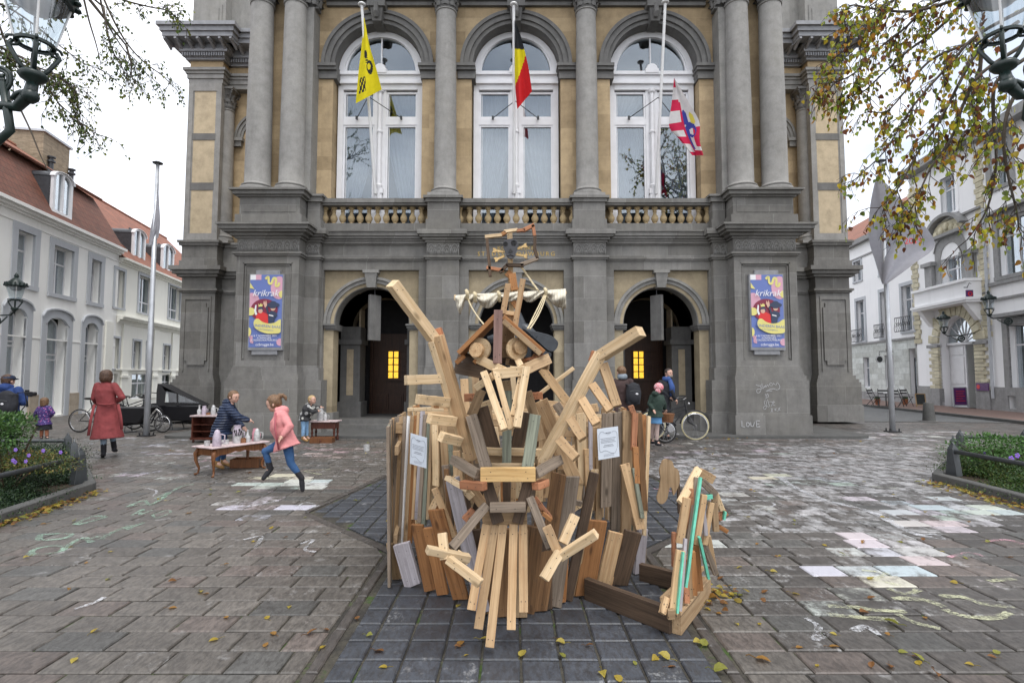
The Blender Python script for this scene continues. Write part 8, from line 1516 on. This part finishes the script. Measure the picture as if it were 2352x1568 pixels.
    if skirt: m = MB(); q = W(skirt[0], skirt[1], Y); m.tube([q, q.lerp(pel, .6), pel + z*.05], [(skirt[2], skirt[2]*.8), (skirt[2]*.92, skirt[2]*.72), (.14*k, .11*k)], 18, up=f); solid(m, 'skirt', skirt[3], body, .011, 3, .008)
    for s in 'LR':
        m = MB(); a, tt = P['a'+s], P['t'+s]; d = (tt - a); dh = d.normalized(); heel = a - Vector((dh.x, dh.y, 0))*.03*k - (Vector((0,0,1))*.05*k if abs(dh.z) < .8 else Vector((0,0,0)))
        m.tube([a + (P['k'+s]-a).normalized()*(boots+.06*k), a, ], [.05*k, .048*k], 10); m.tube([heel, (heel+tt)/2 - z*0, tt], [.04*k, .045*k, .036*k], 10); m.ell(a, (.05*k,)*3, 10, 6); m.ell(tt, .037*k, 8, 5); m.ell(heel, .04*k, 8, 5); solid(m, 'shoe', shoe_m, body, .009, 2)
    m = MB()
    if hair != 'none':
        m.ell(hp(0, -.12, .22), (.86*hr, .90*hr, .88*hr), 16, 12, RM)
        if hair in ('bob', 'long'):
            m.ell(hp(0, -.35, -.2), (.82*hr, .66*hr, .8*hr), 14, 10, RM)
            for s in (-1, 1): m.ell(hp(s*.62, -.1, -.35), (.28*hr, .5*hr, .62*hr), 10, 8, RM)
            if hair == 'long': m.ell(hp(0, -.5, -.7), (.7*hr, .4*hr, .5*hr), 12, 8, RM)
        else: m.ell(hp(0, -.45, -.1), (.72*hr, .5*hr, .6*hr), 12, 8, RM)
        if hair == 'bun':
            for s in (-1, 1): m.ell(hp(s*.6, .05, -.1), (.26*hr, .4*hr, .5*hr), 10, 8, RM)
            m.ell(hp(0, -1.0, .55), (.34*hr, .36*hr, .34*hr), 10, 8, RM); m.tube([hp(0, -1.0, .6), hp(0, -1.35, .55), hp(.05, -1.5, .1), hp(.0, -1.45, -.35)], [.2*hr, .22*hr, .2*hr, .06*hr], 8)
        # carve the face free: drop hair vertices in front of the face by shifting the cap back
        hm = solid(m, 'hair', hair_m, body, .008, 2, .012)
        for v in hm.data.vertices:
            q = RM.transposed() @ (v.co + loc - H) / hr
            if q.y > .30 and q.z < .62: v.co = v.co - (hv * (q.y - .30) * hr * .98)
    return body, P, loc
# woman in the long red coat
b_, P, lc = person('woman in a long dusty red belted coat walking away, seen from behind', 10.6, dict(head=(245,864), neck=(244,877), sL=(225,886), sR=(262,886), eL=(216,914), eR=(281,912), wL=(224,926,.15), wR=(268,922,.2), pel=(245,935), hL=(238,938), hR=(254,938), kL=(238,990), kR=(256,986,.1), aL=(238,1036), aR=(262,1026,.25), tL=(236,1047,.12), tR=(266,1034,.5)), (0.05, 1), 1.0, .125, 1.05, 'coat_red', 'jeans_pale', 'boot', 'hair_brown', 'bob', hem=(246,1006,.30,.24), boots=.1, wr=.02)
m = MB(); m.tube([W(236,905,10.45), W(246,930,10.43), W(256,905,10.45)], .01, 5) if False else None
m.tube([W(225+.5*i, 926+3.2*sin(pi*i/76), 10.42+.10*abs(i-38)/38) for i in range(0, 77, 4)], [(.012,.035)]*20, 8, up=(0,1,0)); m.build('belt', ['coat_red'], b_, smooth=True)
for a, b, c in (((217,928,10.5), (208,965,10.45), (203,1000,10.4)), ((271,928,10.5), (277,955,10.45), (280,985,10.42))): m = MB(); m.tube([W(*a), W(*b), W(*c)], [(.03,.01)]*3, 8, up=(0,-1,0)); m.build('belt_end', ['coat_red'], b_, smooth=True)
# child in purple
person('small child with fair hair in a purple flowered jacket, far left', 13.9, dict(head=(103,922), neck=(102,930), sL=(91,937), sR=(113,937), eL=(81,951), eR=(122,948), wL=(82,962,.1), wR=(116,956,.2), pel=(101,968), hL=(97,970), hR=(106,970), kL=(96,986), kR=(107,985), aL=(95,1003), aR=(108,1002), tL=(94,1007,-.06), tR=(110,1007,-.04)), (.1, 1), .72, .105, 1.25, 'flower_coat', 'legging', 'boot', 'hair_fair', 'long', hem=(101,975,.2,.17), skirt=(101,987,.19,'black_coat'), topname='jacket')
# photographer far left
b_, P, lc = person('man in a blue hooded top and dark cap holding a camera at the left edge', 10.4, dict(head=(19,874), neck=(20,888), sL=(-2,897), sR=(41,895), eL=(-10,930), eR=(52,925), wL=(10,928,.3), wR=(58,912,.25), pel=(22,962), hL=(14,965), hR=(30,965), kL=(14,1008), kR=(32,1008), aL=(13,1046), aR=(34,1046), tL=(13,1053,.1), tR=(36,1053,.1)), (.15, 1), .98, .118, 1.12, 'blue_hood', 'black_coat', 'boot', 'hair_brown', hood=True, topname='hooded_top')
m = MB(); m.ell(P['head'] + Vector((0,0,.045)), (.105,.12,.075), 14, 8); m.ell(P['head'] + Vector((0,.12,.03)), (.08,.07,.015), 10, 5); m.build('cap', ['navy'], b_, smooth=True)
def backpack(c, w_, d_, h_, label, mat='black_bag', tilt=0, patch=True):
    c = Vector(c); r = thing('backpack', c, label, 'backpack'); m = MB(); m.ell(c, (w_/2, d_/2, h_/2), 16, 12); m.box(c.x-w_*.38, c.x+w_*.38, c.y-d_*.3, c.y+d_*.4, c.z-h_*.42, c.z+h_*.38); m.ell(c + Vector((0,-d_*.35,-h_*.12)), (w_*.36, d_*.28, h_*.26), 12, 8); solid(m, 'bag', mat, r, .012, 8, .01)
    for s in (-1, 1): m = MB(); m.tube([c + Vector((s*w_*.28, d_*.4, h_*.40)), c + Vector((s*w_*.42, d_*.85, h_*.42)), c + Vector((s*w_*.5, d_*.9, 0)), c + Vector((s*w_*.34, d_*.4, -h_*.4))], [(.028,.01)]*4, 8); m.build('strap', [mat], r, smooth=True)
    m = MB(); m.tube([c + Vector((-w_*.3, -d_*.55, h_*.12)), c + Vector((0, -d_*.62, h_*.16)), c + Vector((w_*.3, -d_*.55, h_*.12))], .006, 5); m.build('zip', ['iron'], r)
    if patch: m = MB(); m.ell(c + Vector((w_*.12, -d_*.62, h_*.02)), (.03,.01,.02), 10, 5); m.build('logo_patch', ['white_p'], r)
    return r
backpack(W(14, 928, 10.12), .42, .22, .52, 'black backpack worn by the man at the left edge')
c = W(62, 905, 10.7); r_ = thing('camera', c, 'black camera with lens and grip held up at the left edge', 'camera'); m = MB(); m.box(c.x-.08, c.x+.08, c.y-.05, c.y+.05, c.z-.05, c.z+.05); m.box(c.x-.03, c.x+.03, c.y-.03, c.y+.03, c.z+.05, c.z+.085); m.build('body', ['black_bag'], r_, bev=.01); m = MB(); m.lathe([(.04, .05), (.045, .18), (.03, .18)], c, 14, axis='y'); m.build('lens', ['black_metal'], r_, smooth=True); m = MB(); m.tube([c + Vector((0,0,-.05)), c + Vector((.02,0,-.25))], .02, 7); m.build('grip', ['black_metal'], r_)
# boy in navy puffer jacket
person('boy in a navy padded jacket and jeans leaning over the low table', 9.45, dict(head=(537,911), neck=(530,923), sL=(522,936,-.10), sR=(526,936,.12), eL=(549,958,-.14), eR=(543,968,.12), wL=(569,964,-.05), wR=(558,980,.05), pel=(508,990), hL=(505,994,-.07), hR=(511,994,.07), kL=(502,1030,-.06), kR=(514,1028,.1), aL=(499,1062,-.05), aR=(513,1057,.12), tL=(512,1073,-.12), tR=(528,1068,.02)), (1, -.15), .86, .105, 1.3, 'navy', 'jeans', 'boot_tan', 'hair_fair', hem=(509,1000,.19,.2), hood=True, topname='padded_jacket', wr=.02, head_tilt=(-.2, .15))
# running girl
b_, P, lc = person('girl in a pink hooded parka and jeans running to the left', 7.5, dict(head=(629,926), neck=(638,941), sL=(640,956,.08), sR=(650,956,-.10), eL=(634,980,.12), eR=(665,979,-.14), wL=(640,998,.06), wR=(650,999,-.2), pel=(655,1012), hL=(649,1018,.05), hR=(660,1018,-.05), kL=(609,1036,.0), kR=(668,1064,-.04), aL=(621,1075,.04), aR=(693,1098,.0), tL=(605,1098,-.02), tR=(695,1124,.0)), (-1, -.25), .84, .112, 1.22, 'pink_coat', 'jeans', 'boot', 'hair_fair', 'bun', hem=(660,1028,.20,.185), hood=True, boots=.07, wr=.018, head_tilt=(-.45, .1), topname='parka')
m = MB(); m.tube([W(633,948,7.33), W(632,985,7.27), W(640,1032,7.3)], [(.012,.02)]*3, 6); m.build('parka_placket', ['pink_dark'], b_, smooth=True)
# small boy at the side table
person('small blond boy in a checked jacket and light jeans at the side table', 13.15, dict(head=(717,918), neck=(712,927), sL=(706,933,-.08), sR=(710,933,.08), eL=(717,946,-.1), eR=(722,936,.08), wL=(728,944,.0), wR=(734,935,.08), pel=(700,958), hL=(697,961,-.05), hR=(703,961,.05), kL=(697,983,-.05), kR=(704,983,.07), aL=(696,1003,-.04), aR=(705,1003,.1), tL=(706,1012,-.08), tR=(715,1010,.04)), (1, -.3), .78, .105, 1.2, 'check_jacket', 'jeans_light', 'boot_tan', 'hair_blond', hem=(700,966,.15,.15), hood=False, topname='jacket')
# man with backpack
b_, P, lc = person('man in a dark brown coat seen from behind beside the right arch', 12.0, dict(head=(1427,854), neck=(1429,868), sL=(1413,877), sR=(1447,876), eL=(1410,906), eR=(1452,905), wL=(1416,930,.15), wR=(1448,928,.2), pel=(1431,935), hL=(1425,938), hR=(1438,938), kL=(1425,980), kR=(1439,980), aL=(1424,1018), aR=(1440,1018), tL=(1422,1026,.12), tR=(1442,1026,.12)), (-.35, 1), 1.0, .122, 1.12, 'brown_coat', 'black_coat', 'boot', 'hair_fair', hem=(1431,945,.22,.18))
m = MB(); m.lathe([(.10, -.05), (.115, 0), (.10, .05), (.07, .07)], P['neck'] + Vector((0,-.02,.03)), 16); m.build('scarf', ['grey_scarf'], b_, smooth=True); backpack(W(1455, 905, 11.72), .34, .24, .52, 'large black backpack with a small white patch worn by the brown coated man')
# child in head scarf
b_, P, lc = person('child in a dark green hooded coat and red checked headscarf beside the bicycles', 12.45, dict(head=(1513,891), neck=(1509,903), sL=(1498,911), sR=(1519,912), eL=(1492,928), eR=(1525,927), wL=(1500,940,-.1), wR=(1527,939,.1), pel=(1505,948), hL=(1502,951), hR=(1509,951), kL=(1500,985,.1), kR=(1509,985), aL=(1497,1010,.2), aR=(1508,1014), tL=(1502,1016,.12), tR=(1517,1021,-.04)), (.75, .6), .84, .105, 1.2, 'green_coat', 'tights', 'boot', 'hair_brown', 'bob', hem=(1505,957,.2,.17), skirt=(1505,972,.17,'denim'), hood=True)
m = MB(); m.ell(P['head'] + Vector((0,0,.02)), (.11,.115,.105), 16, 10); m.ell(P['head'] + Vector((-.03,-.06,-.06)), (.07,.05,.07), 10, 6); m.build('headscarf', ['red_check'], b_, smooth=True)
# man with blue scarf
b_, P, lc = person('bearded man in a black coat and blue scarf leaning to a bicycle handlebar', 13.75, dict(head=(1536,857), neck=(1530,870), sL=(1517,879), sR=(1541,877), eL=(1522,900,-.1), eR=(1542,899,-.15), wL=(1537,911,-.1), wR=(1551,916,-.15), pel=(1524,930), hL=(1519,933), hR=(1529,933), kL=(1519,968), kR=(1531,968), aL=(1518,998), aR=(1533,998), tL=(1520,1005,-.1), tR=(1537,1005,-.1)), (.45, -.9), 1.0, .122, 1.05, 'black_coat', 'black_coat', 'boot', 'hair_dark', hem=(1524,950,.22,.17))
m = MB(); m.ell(P['head'] + Vector((.02,-.045,-.075)), (.07,.058,.045), 12, 8); m.build('beard', ['beard'], b_, smooth=True); m = MB(); m.lathe([(.10, -.06), (.12, -.01), (.10, .05), (.075, .06)], P['neck'] + Vector((.01,-.02,.0)), 16); m.tube([P['neck'] + Vector((.06,-.11,-.02)), P['neck'] + Vector((.1,-.17,-.2)), P['neck'] + Vector((.1,-.16,-.42))], [(.05,.03),(.07,.03),(.06,.02)], 10, up=(0,-1,0)); m.build('scarf', ['scarf_blue'], b_, smooth=True)
# ================================================================ TREES AND FALLEN LEAVES
M['bark'] = m_stone('bark', (.085, .07, .055), stain=.4); M['twig'] = m_plain('twig_bark', (.05, .038, .032), .9, .3, 20); M['big_leaf'] = m_attr('autumn_leaf', .5, .25, 40, trans=.45, spec=.35)
def bigleaf(m, p, s, d, n, col):       # heart shaped leaf of six faces
    d = d.normalized(); x = d.cross(n)
    if x.length < .01: x = d.cross(Vector((.3,.5,.8)))
    x.normalize(); nn = x.cross(d).normalized(); o = len(m.v); q = [(0,0,0), (.1,.30,.05), (.42,.40,.09), (.78,.22,.04), (1.05,0,-.08), (.78,-.22,.04), (.42,-.40,.09), (.1,-.30,.05), (.45,0,0)]
    m.v += [tuple(p + d*a*s + x*b*s + nn*c*s) for a, b, c in q]
    for i in range(8): m.f.append([o+i, o+(i+1) % 8, o+8]); m.m.append(0); m.c.append(col)
def tree(label, trunk, guides, tones, ls, dens, seed, droop, crown_h, r0=.2, twl=(.25,.6), side=1, br_=.022):
    r = random.Random(seed); root = thing('tree', (trunk[0], trunk[1], 0), label, 'tree'); b = MB(); t = MB(); lf = MB()
    T = Vector((trunk[0], trunk[1], 0)); top = T + Vector((-.6*side, .2, crown_h*.8)); b.tube([T, T + Vector((.05,.03,crown_h*.25)), T.lerp(top, .55), top], [r0*1.3, r0, r0*.75, r0*.2], 12); fork = T.lerp(top, .45)
    def leaves(p0, p1, n, sc=1.0):
        for k in range(n):
            q = r.random(); p = p0.lerp(p1, q) + rv(r)*.03; s = r.uniform(*ls)*sc; tone = r.choice(tones); bigleaf(lf, p, s, rv(r)*.6 + Vector((0,0,-.9)) , rv(r) + Vector((0,-.6,.3)), scl(tone, r.uniform(.6, 1.35)))
    def twig(p, d, L_, depth, n):
        pts = [p]; v = d.normalized()
        for k in range(4): v = (v + rv(r)*.22 + Vector((0,0,-droop*.22))).normalized(); pts.append(pts[-1] + v*L_/4)
        t.tube(pts, [.006 if depth else .004, .005, .004, .003, .002], 4, cap=False)
        for a, c in zip(pts[1:], pts[2:]): leaves(a, c, n if r.random() < .8 else 0)
        if depth:
            for k in (1, 2, 3): twig(pts[k], (v*.6 + rv(r)*.8 + Vector((0,0,-droop*.5))), L_*.6, depth-1, n)
    for g_ in guides:
        gd = g_[0]; dn = g_[1]; P = [W(x, y, Y) for x, y, Y in smooth([tuple(q) for q in gd], 4)]; n = len(P); b.tube(P, [br_*(1-.85*i/n) + .003 for i in range(n)], 6)
        a = P[0]; c = fork + Vector((0,0,r.uniform(-.5, 2))); b.tube([c + Vector((0,0,2.5)), c.lerp(a, .45) + Vector((0,0,2.6)), c.lerp(a, .8) + Vector((0,0,1.2)), a], [.07, .05, .035, br_], 6) if a.z > 6.3 or abs(a.x) < 7.2*a.y/7.6*0 else None
        if dn <= 0: continue
        for i in range(2, n):
            dn_ = dn*(.78 if side > 0 else 1.0)
            for k in range(int(dn_) + (1 if r.random() < dn_ % 1 else 0)): v = (P[i]-P[i-1]).normalized(); twig(P[i], v*.7 + rv(r)*.7, r.uniform(*twl), 1, dens)
    # upper crown, above the picture (mirrored in the theatre windows)
    def limb_(p, v, L_, rad, depth):
        pts = [p]; 
        for k in range(4): v = (v + rv(r)*.25 + Vector((0,0,.05))).normalized(); pts.append(pts[-1] + v*L_/4)
        b.tube(pts, [rad, rad*.85, rad*.7, rad*.55, rad*.4], 6 if depth > 1 else 4, cap=False)
        if depth == 0: leaves(pts[1], pts[4], 7, 1.5); return
        for k in (2, 3, 4, 4): limb_(pts[k], (v*.7 + rv(r)*.75), L_*.66, rad*.5, depth-1)
    for k in range(7): a = 2*pi*k/7 + r.random(); limb_(T.lerp(top, .75+.035*k), Vector((cos(a), sin(a), .8)), 2.3, .09, 3)
    b.build('trunk', ['bark'], root, smooth=True); t.build('twigs', ['twig'], root, recalc=False); lf.build('crown', ['big_leaf'], root, recalc=False)
    return root
def cz(l, Y0, Y1, ox=0.0, k=.336, oy=0): n = len(l); return [(ox + k*x, oy + k*y, Y0 + (Y1-Y0)*i/(n-1)) for i, (x, y) in enumerate(l)]
RX = 1919
GR = [(cz([(1300,-200),(900,-60),(640,30),(490,180),(300,330),(130,500),(0,560),(-110,570)], 7, 8, RX), 2.2), (cz([(1300,60),(970,240),(800,420),(600,640),(480,800),(340,1030),(130,1230)], 6.6, 7.4, RX), 2.0), (cz([(1250,150),(980,350),(820,620),(700,850),(560,1050),(420,1300),(300,1420)], 6.4, 7.2, RX), 1.9), (cz([(1300,300),(1000,500),(880,700),(790,950),(650,1150),(560,1350),(480,1500)], 6.2, 7, RX), 1.8),
 (cz([(1300,400),(1100,560),(1080,800),(1100,1100),(1060,1350),(1000,1500),(900,1640)], 6.2, 6.8, RX), .9), (cz([(1200,-150),(760,20),(500,80),(250,60),(100,40),(60,150)], 7, 7.8, RX), 2.3), (cz([(1350,500),(1200,700),(1150,950),(1180,1200),(1240,1450),(1250,1560)], 6, 6.4, RX), 1.1), (cz([(1000,-100),(700,200),(520,330),(350,480),(200,620),(130,650)], 7.2, 7.8, RX), 1.7), (cz([(1150,200),(900,300),(640,420),(480,620),(350,760),(220,760)], 7, 7.6, RX), 1.6), (cz([(500,-80),(330,60),(200,250),(80,330),(-30,420)], 7.6, 8, RX), 1.8), (cz([(1000,300),(980,600),(960,800),(920,950)], 6.6, 6.8, RX), 1.6)]
tree('lime tree at the right with drooping branches of yellow and green autumn leaves', (9.3, 7.0), GR, [(.50,.48,.04), (.30,.38,.05), (.62,.46,.04), (.22,.31,.05), (.50,.24,.04), (.36,.38,.05), (.20,.07,.03)], (.05, .085), 1, 21, 1.0, 13, .22, (.22, .5), 1)
GL = [(cz([(820,-80),(880,170),(1000,370),(1110,510),(1250,640)], 8, 8.6, 0, .276), .9), (cz([(840,-60),(960,200),(1070,380),(1200,520),(1350,630),(1460,740)], 8, 8.6, 0, .276), .7), (cz([(690,-40),(740,170),(800,370),(840,540)], 7.6, 8, 0, .276), 0), (cz([(860,-60),(1050,10),(1250,60),(1400,90),(1440,120)], 8, 8.4, 0, .276), 1.5), (cz([(-250,-60),(60,60),(300,220),(420,320),(560,430),(700,530),(820,570)], 7.6, 8, 0, .276), 1.2), (cz([(-150,300),(100,500),(350,600),(500,660),(620,760),(650,900)], 7.4, 8, 0, .276), 1.5), (cz([(-200,300),(60,420),(300,560),(400,720),(480,850),(600,960),(720,1060),(830,1130)], 7.4, 8, 0, .276), 1.3), (cz([(-50,100),(60,400),(100,650)], 7.4, 7.8, 0, .276), 1.2), (cz([(120,800),(180,930),(260,1100),(340,1300),(400,1420)], 7.4, 7.6, 0, .276), 0), (cz([(860,60),(900,300),(950,450),(1000,540)], 8, 8.2, 0, .276), .9), (cz([(1050,380),(1090,520),(1100,650),(1200,760)], 8.2, 8.4, 0, .276), 1.0), (cz([(-200,360),(60,460),(300,560),(420,600),(560,680),(640,780)], 7.6, 7.8, 0, .276), 1.5)]
tree('tree at the left with sparse small green leaves hanging against the sky', (-10.8, 7.6), GL, [(.10,.16,.04), (.15,.20,.05), (.07,.11,.03), (.22,.24,.05)], (.035, .055), 1, 22, .7, 13, .22, (.18, .42), -1, .014)
# fallen leaves, each its own thing
FALLC = [(.45,.33,.05), (.38,.20,.05), (.30,.30,.06), (.26,.12,.04), (.50,.40,.08)]
protos = []
rr = random.Random(31)
for k in range(10):
    m = MB(); c = FALLC[k % 5]; a = rr.uniform(.85, 1.1); bigleaf(m, Vector((-.03,0,.004)), .07*a, Vector((1,0,rr.uniform(0,.25))), Vector((rr.uniform(-.2,.2),rr.uniform(-.3,.3),1)), c); m.tube([(-.03,0,.004), (-.06,.005,.008), (-.075,.0,.004)], .0016, 4); m.c[-1] = c
    for i in range(len(m.c)): m.c[i] = m.c[i] or scl(c, .6)
    o = m.build('fallen_leaf', ['big_leaf'], None, recalc=False); protos.append(o)
spots = [(490,1471,1.1),(610,1482,.9),(848,1462,.8),(820,1420,.8),(1052,1392,.9),(1505,1515,1.0),(1752,1518,1.5),(2050,1435,1.3),(1985,1407,1.2),(2000,1330,1.1),(1625,1400,1.0),(1650,1355,.8),(1905,1480,.0),(2290,1500,.9),(2150,1550,1.1),(1385,1550,1.2),(1420,1560,1.0),(1740,1250,.8),(1620,1225,.8),(2120,1240,.8),(460,1360,.9),(580,1245,.8),(520,1296,.8),(700,1190,.8),(655,1235,.8)]
def drop(x, y, s, i):
    o = protos[i % 10] if i < 10 else protos[i % 10].copy()
    if i >= 10: COL.objects.link(o)
    o.location = (x, y, .003); o.rotation_euler = (rr.uniform(-.12, .12), rr.uniform(-.12, .12), rr.uniform(0, 6.28)); o.scale = (s, s, s*rr.uniform(.8, 2)); tag(o, 'small fallen yellow or brown leaf lying on the paving', 'leaf', 'fallen leaves scattered over the square'); ROOTLOC[o.name] = Vector((x, y, 0))
i = 0
for px, py, s in spots:
    if s: p = G(px, py); drop(p.x, p.y, s*.8, i); i += 1
while i < 180:
    px, py = rr.uniform(60, 2330), 990 + 560*rr.random()**1.3; p = G(px, py)
    if p.y > 13.6 or p.x < -5.1 and p.y < 9.9 or (p.x > 6.1 and p.y < 10.4) or (-1.15 < p.x < 1.25 and 3.4 < p.y < 7.1): continue
    drop(p.x, p.y, rr.uniform(.45, .95), i); i += 1
m = MB()
for (xa, ya), (xb, yb), n, sp in (((-5.2,4.0), (-5.75,7.6), 420, .09), ((6.12,4.2), (6.33,8.2), 520, .13), ((.2,14.0), (6,13.7), 50, .15), ((1.4,3.9), (1.75,4.1), 40, .1)):
    for k in range(n):
        q = rr.random(); x = xa+(xb-xa)*q + abs(rr.gauss(0, sp))*(1 if xa < 0 else -1); y = ya+(yb-ya)*q + rr.gauss(0, .08); bigleaf(m, Vector((x, y, .005+rr.random()*.03)), rr.uniform(.035, .065), Vector((cos(k*2.3), sin(k*2.3), rr.uniform(-.2,.3))), Vector((rr.uniform(-.6,.6),rr.uniform(-.6,.6),1)), scl(rr.choice(FALLC), rr.uniform(.6, 1.2)))
tag(m.build('leaf_litter', ['big_leaf'], None, recalc=False), 'drifts of yellow and brown leaves along the bed kerbs', 'leaf litter', kind='stuff')
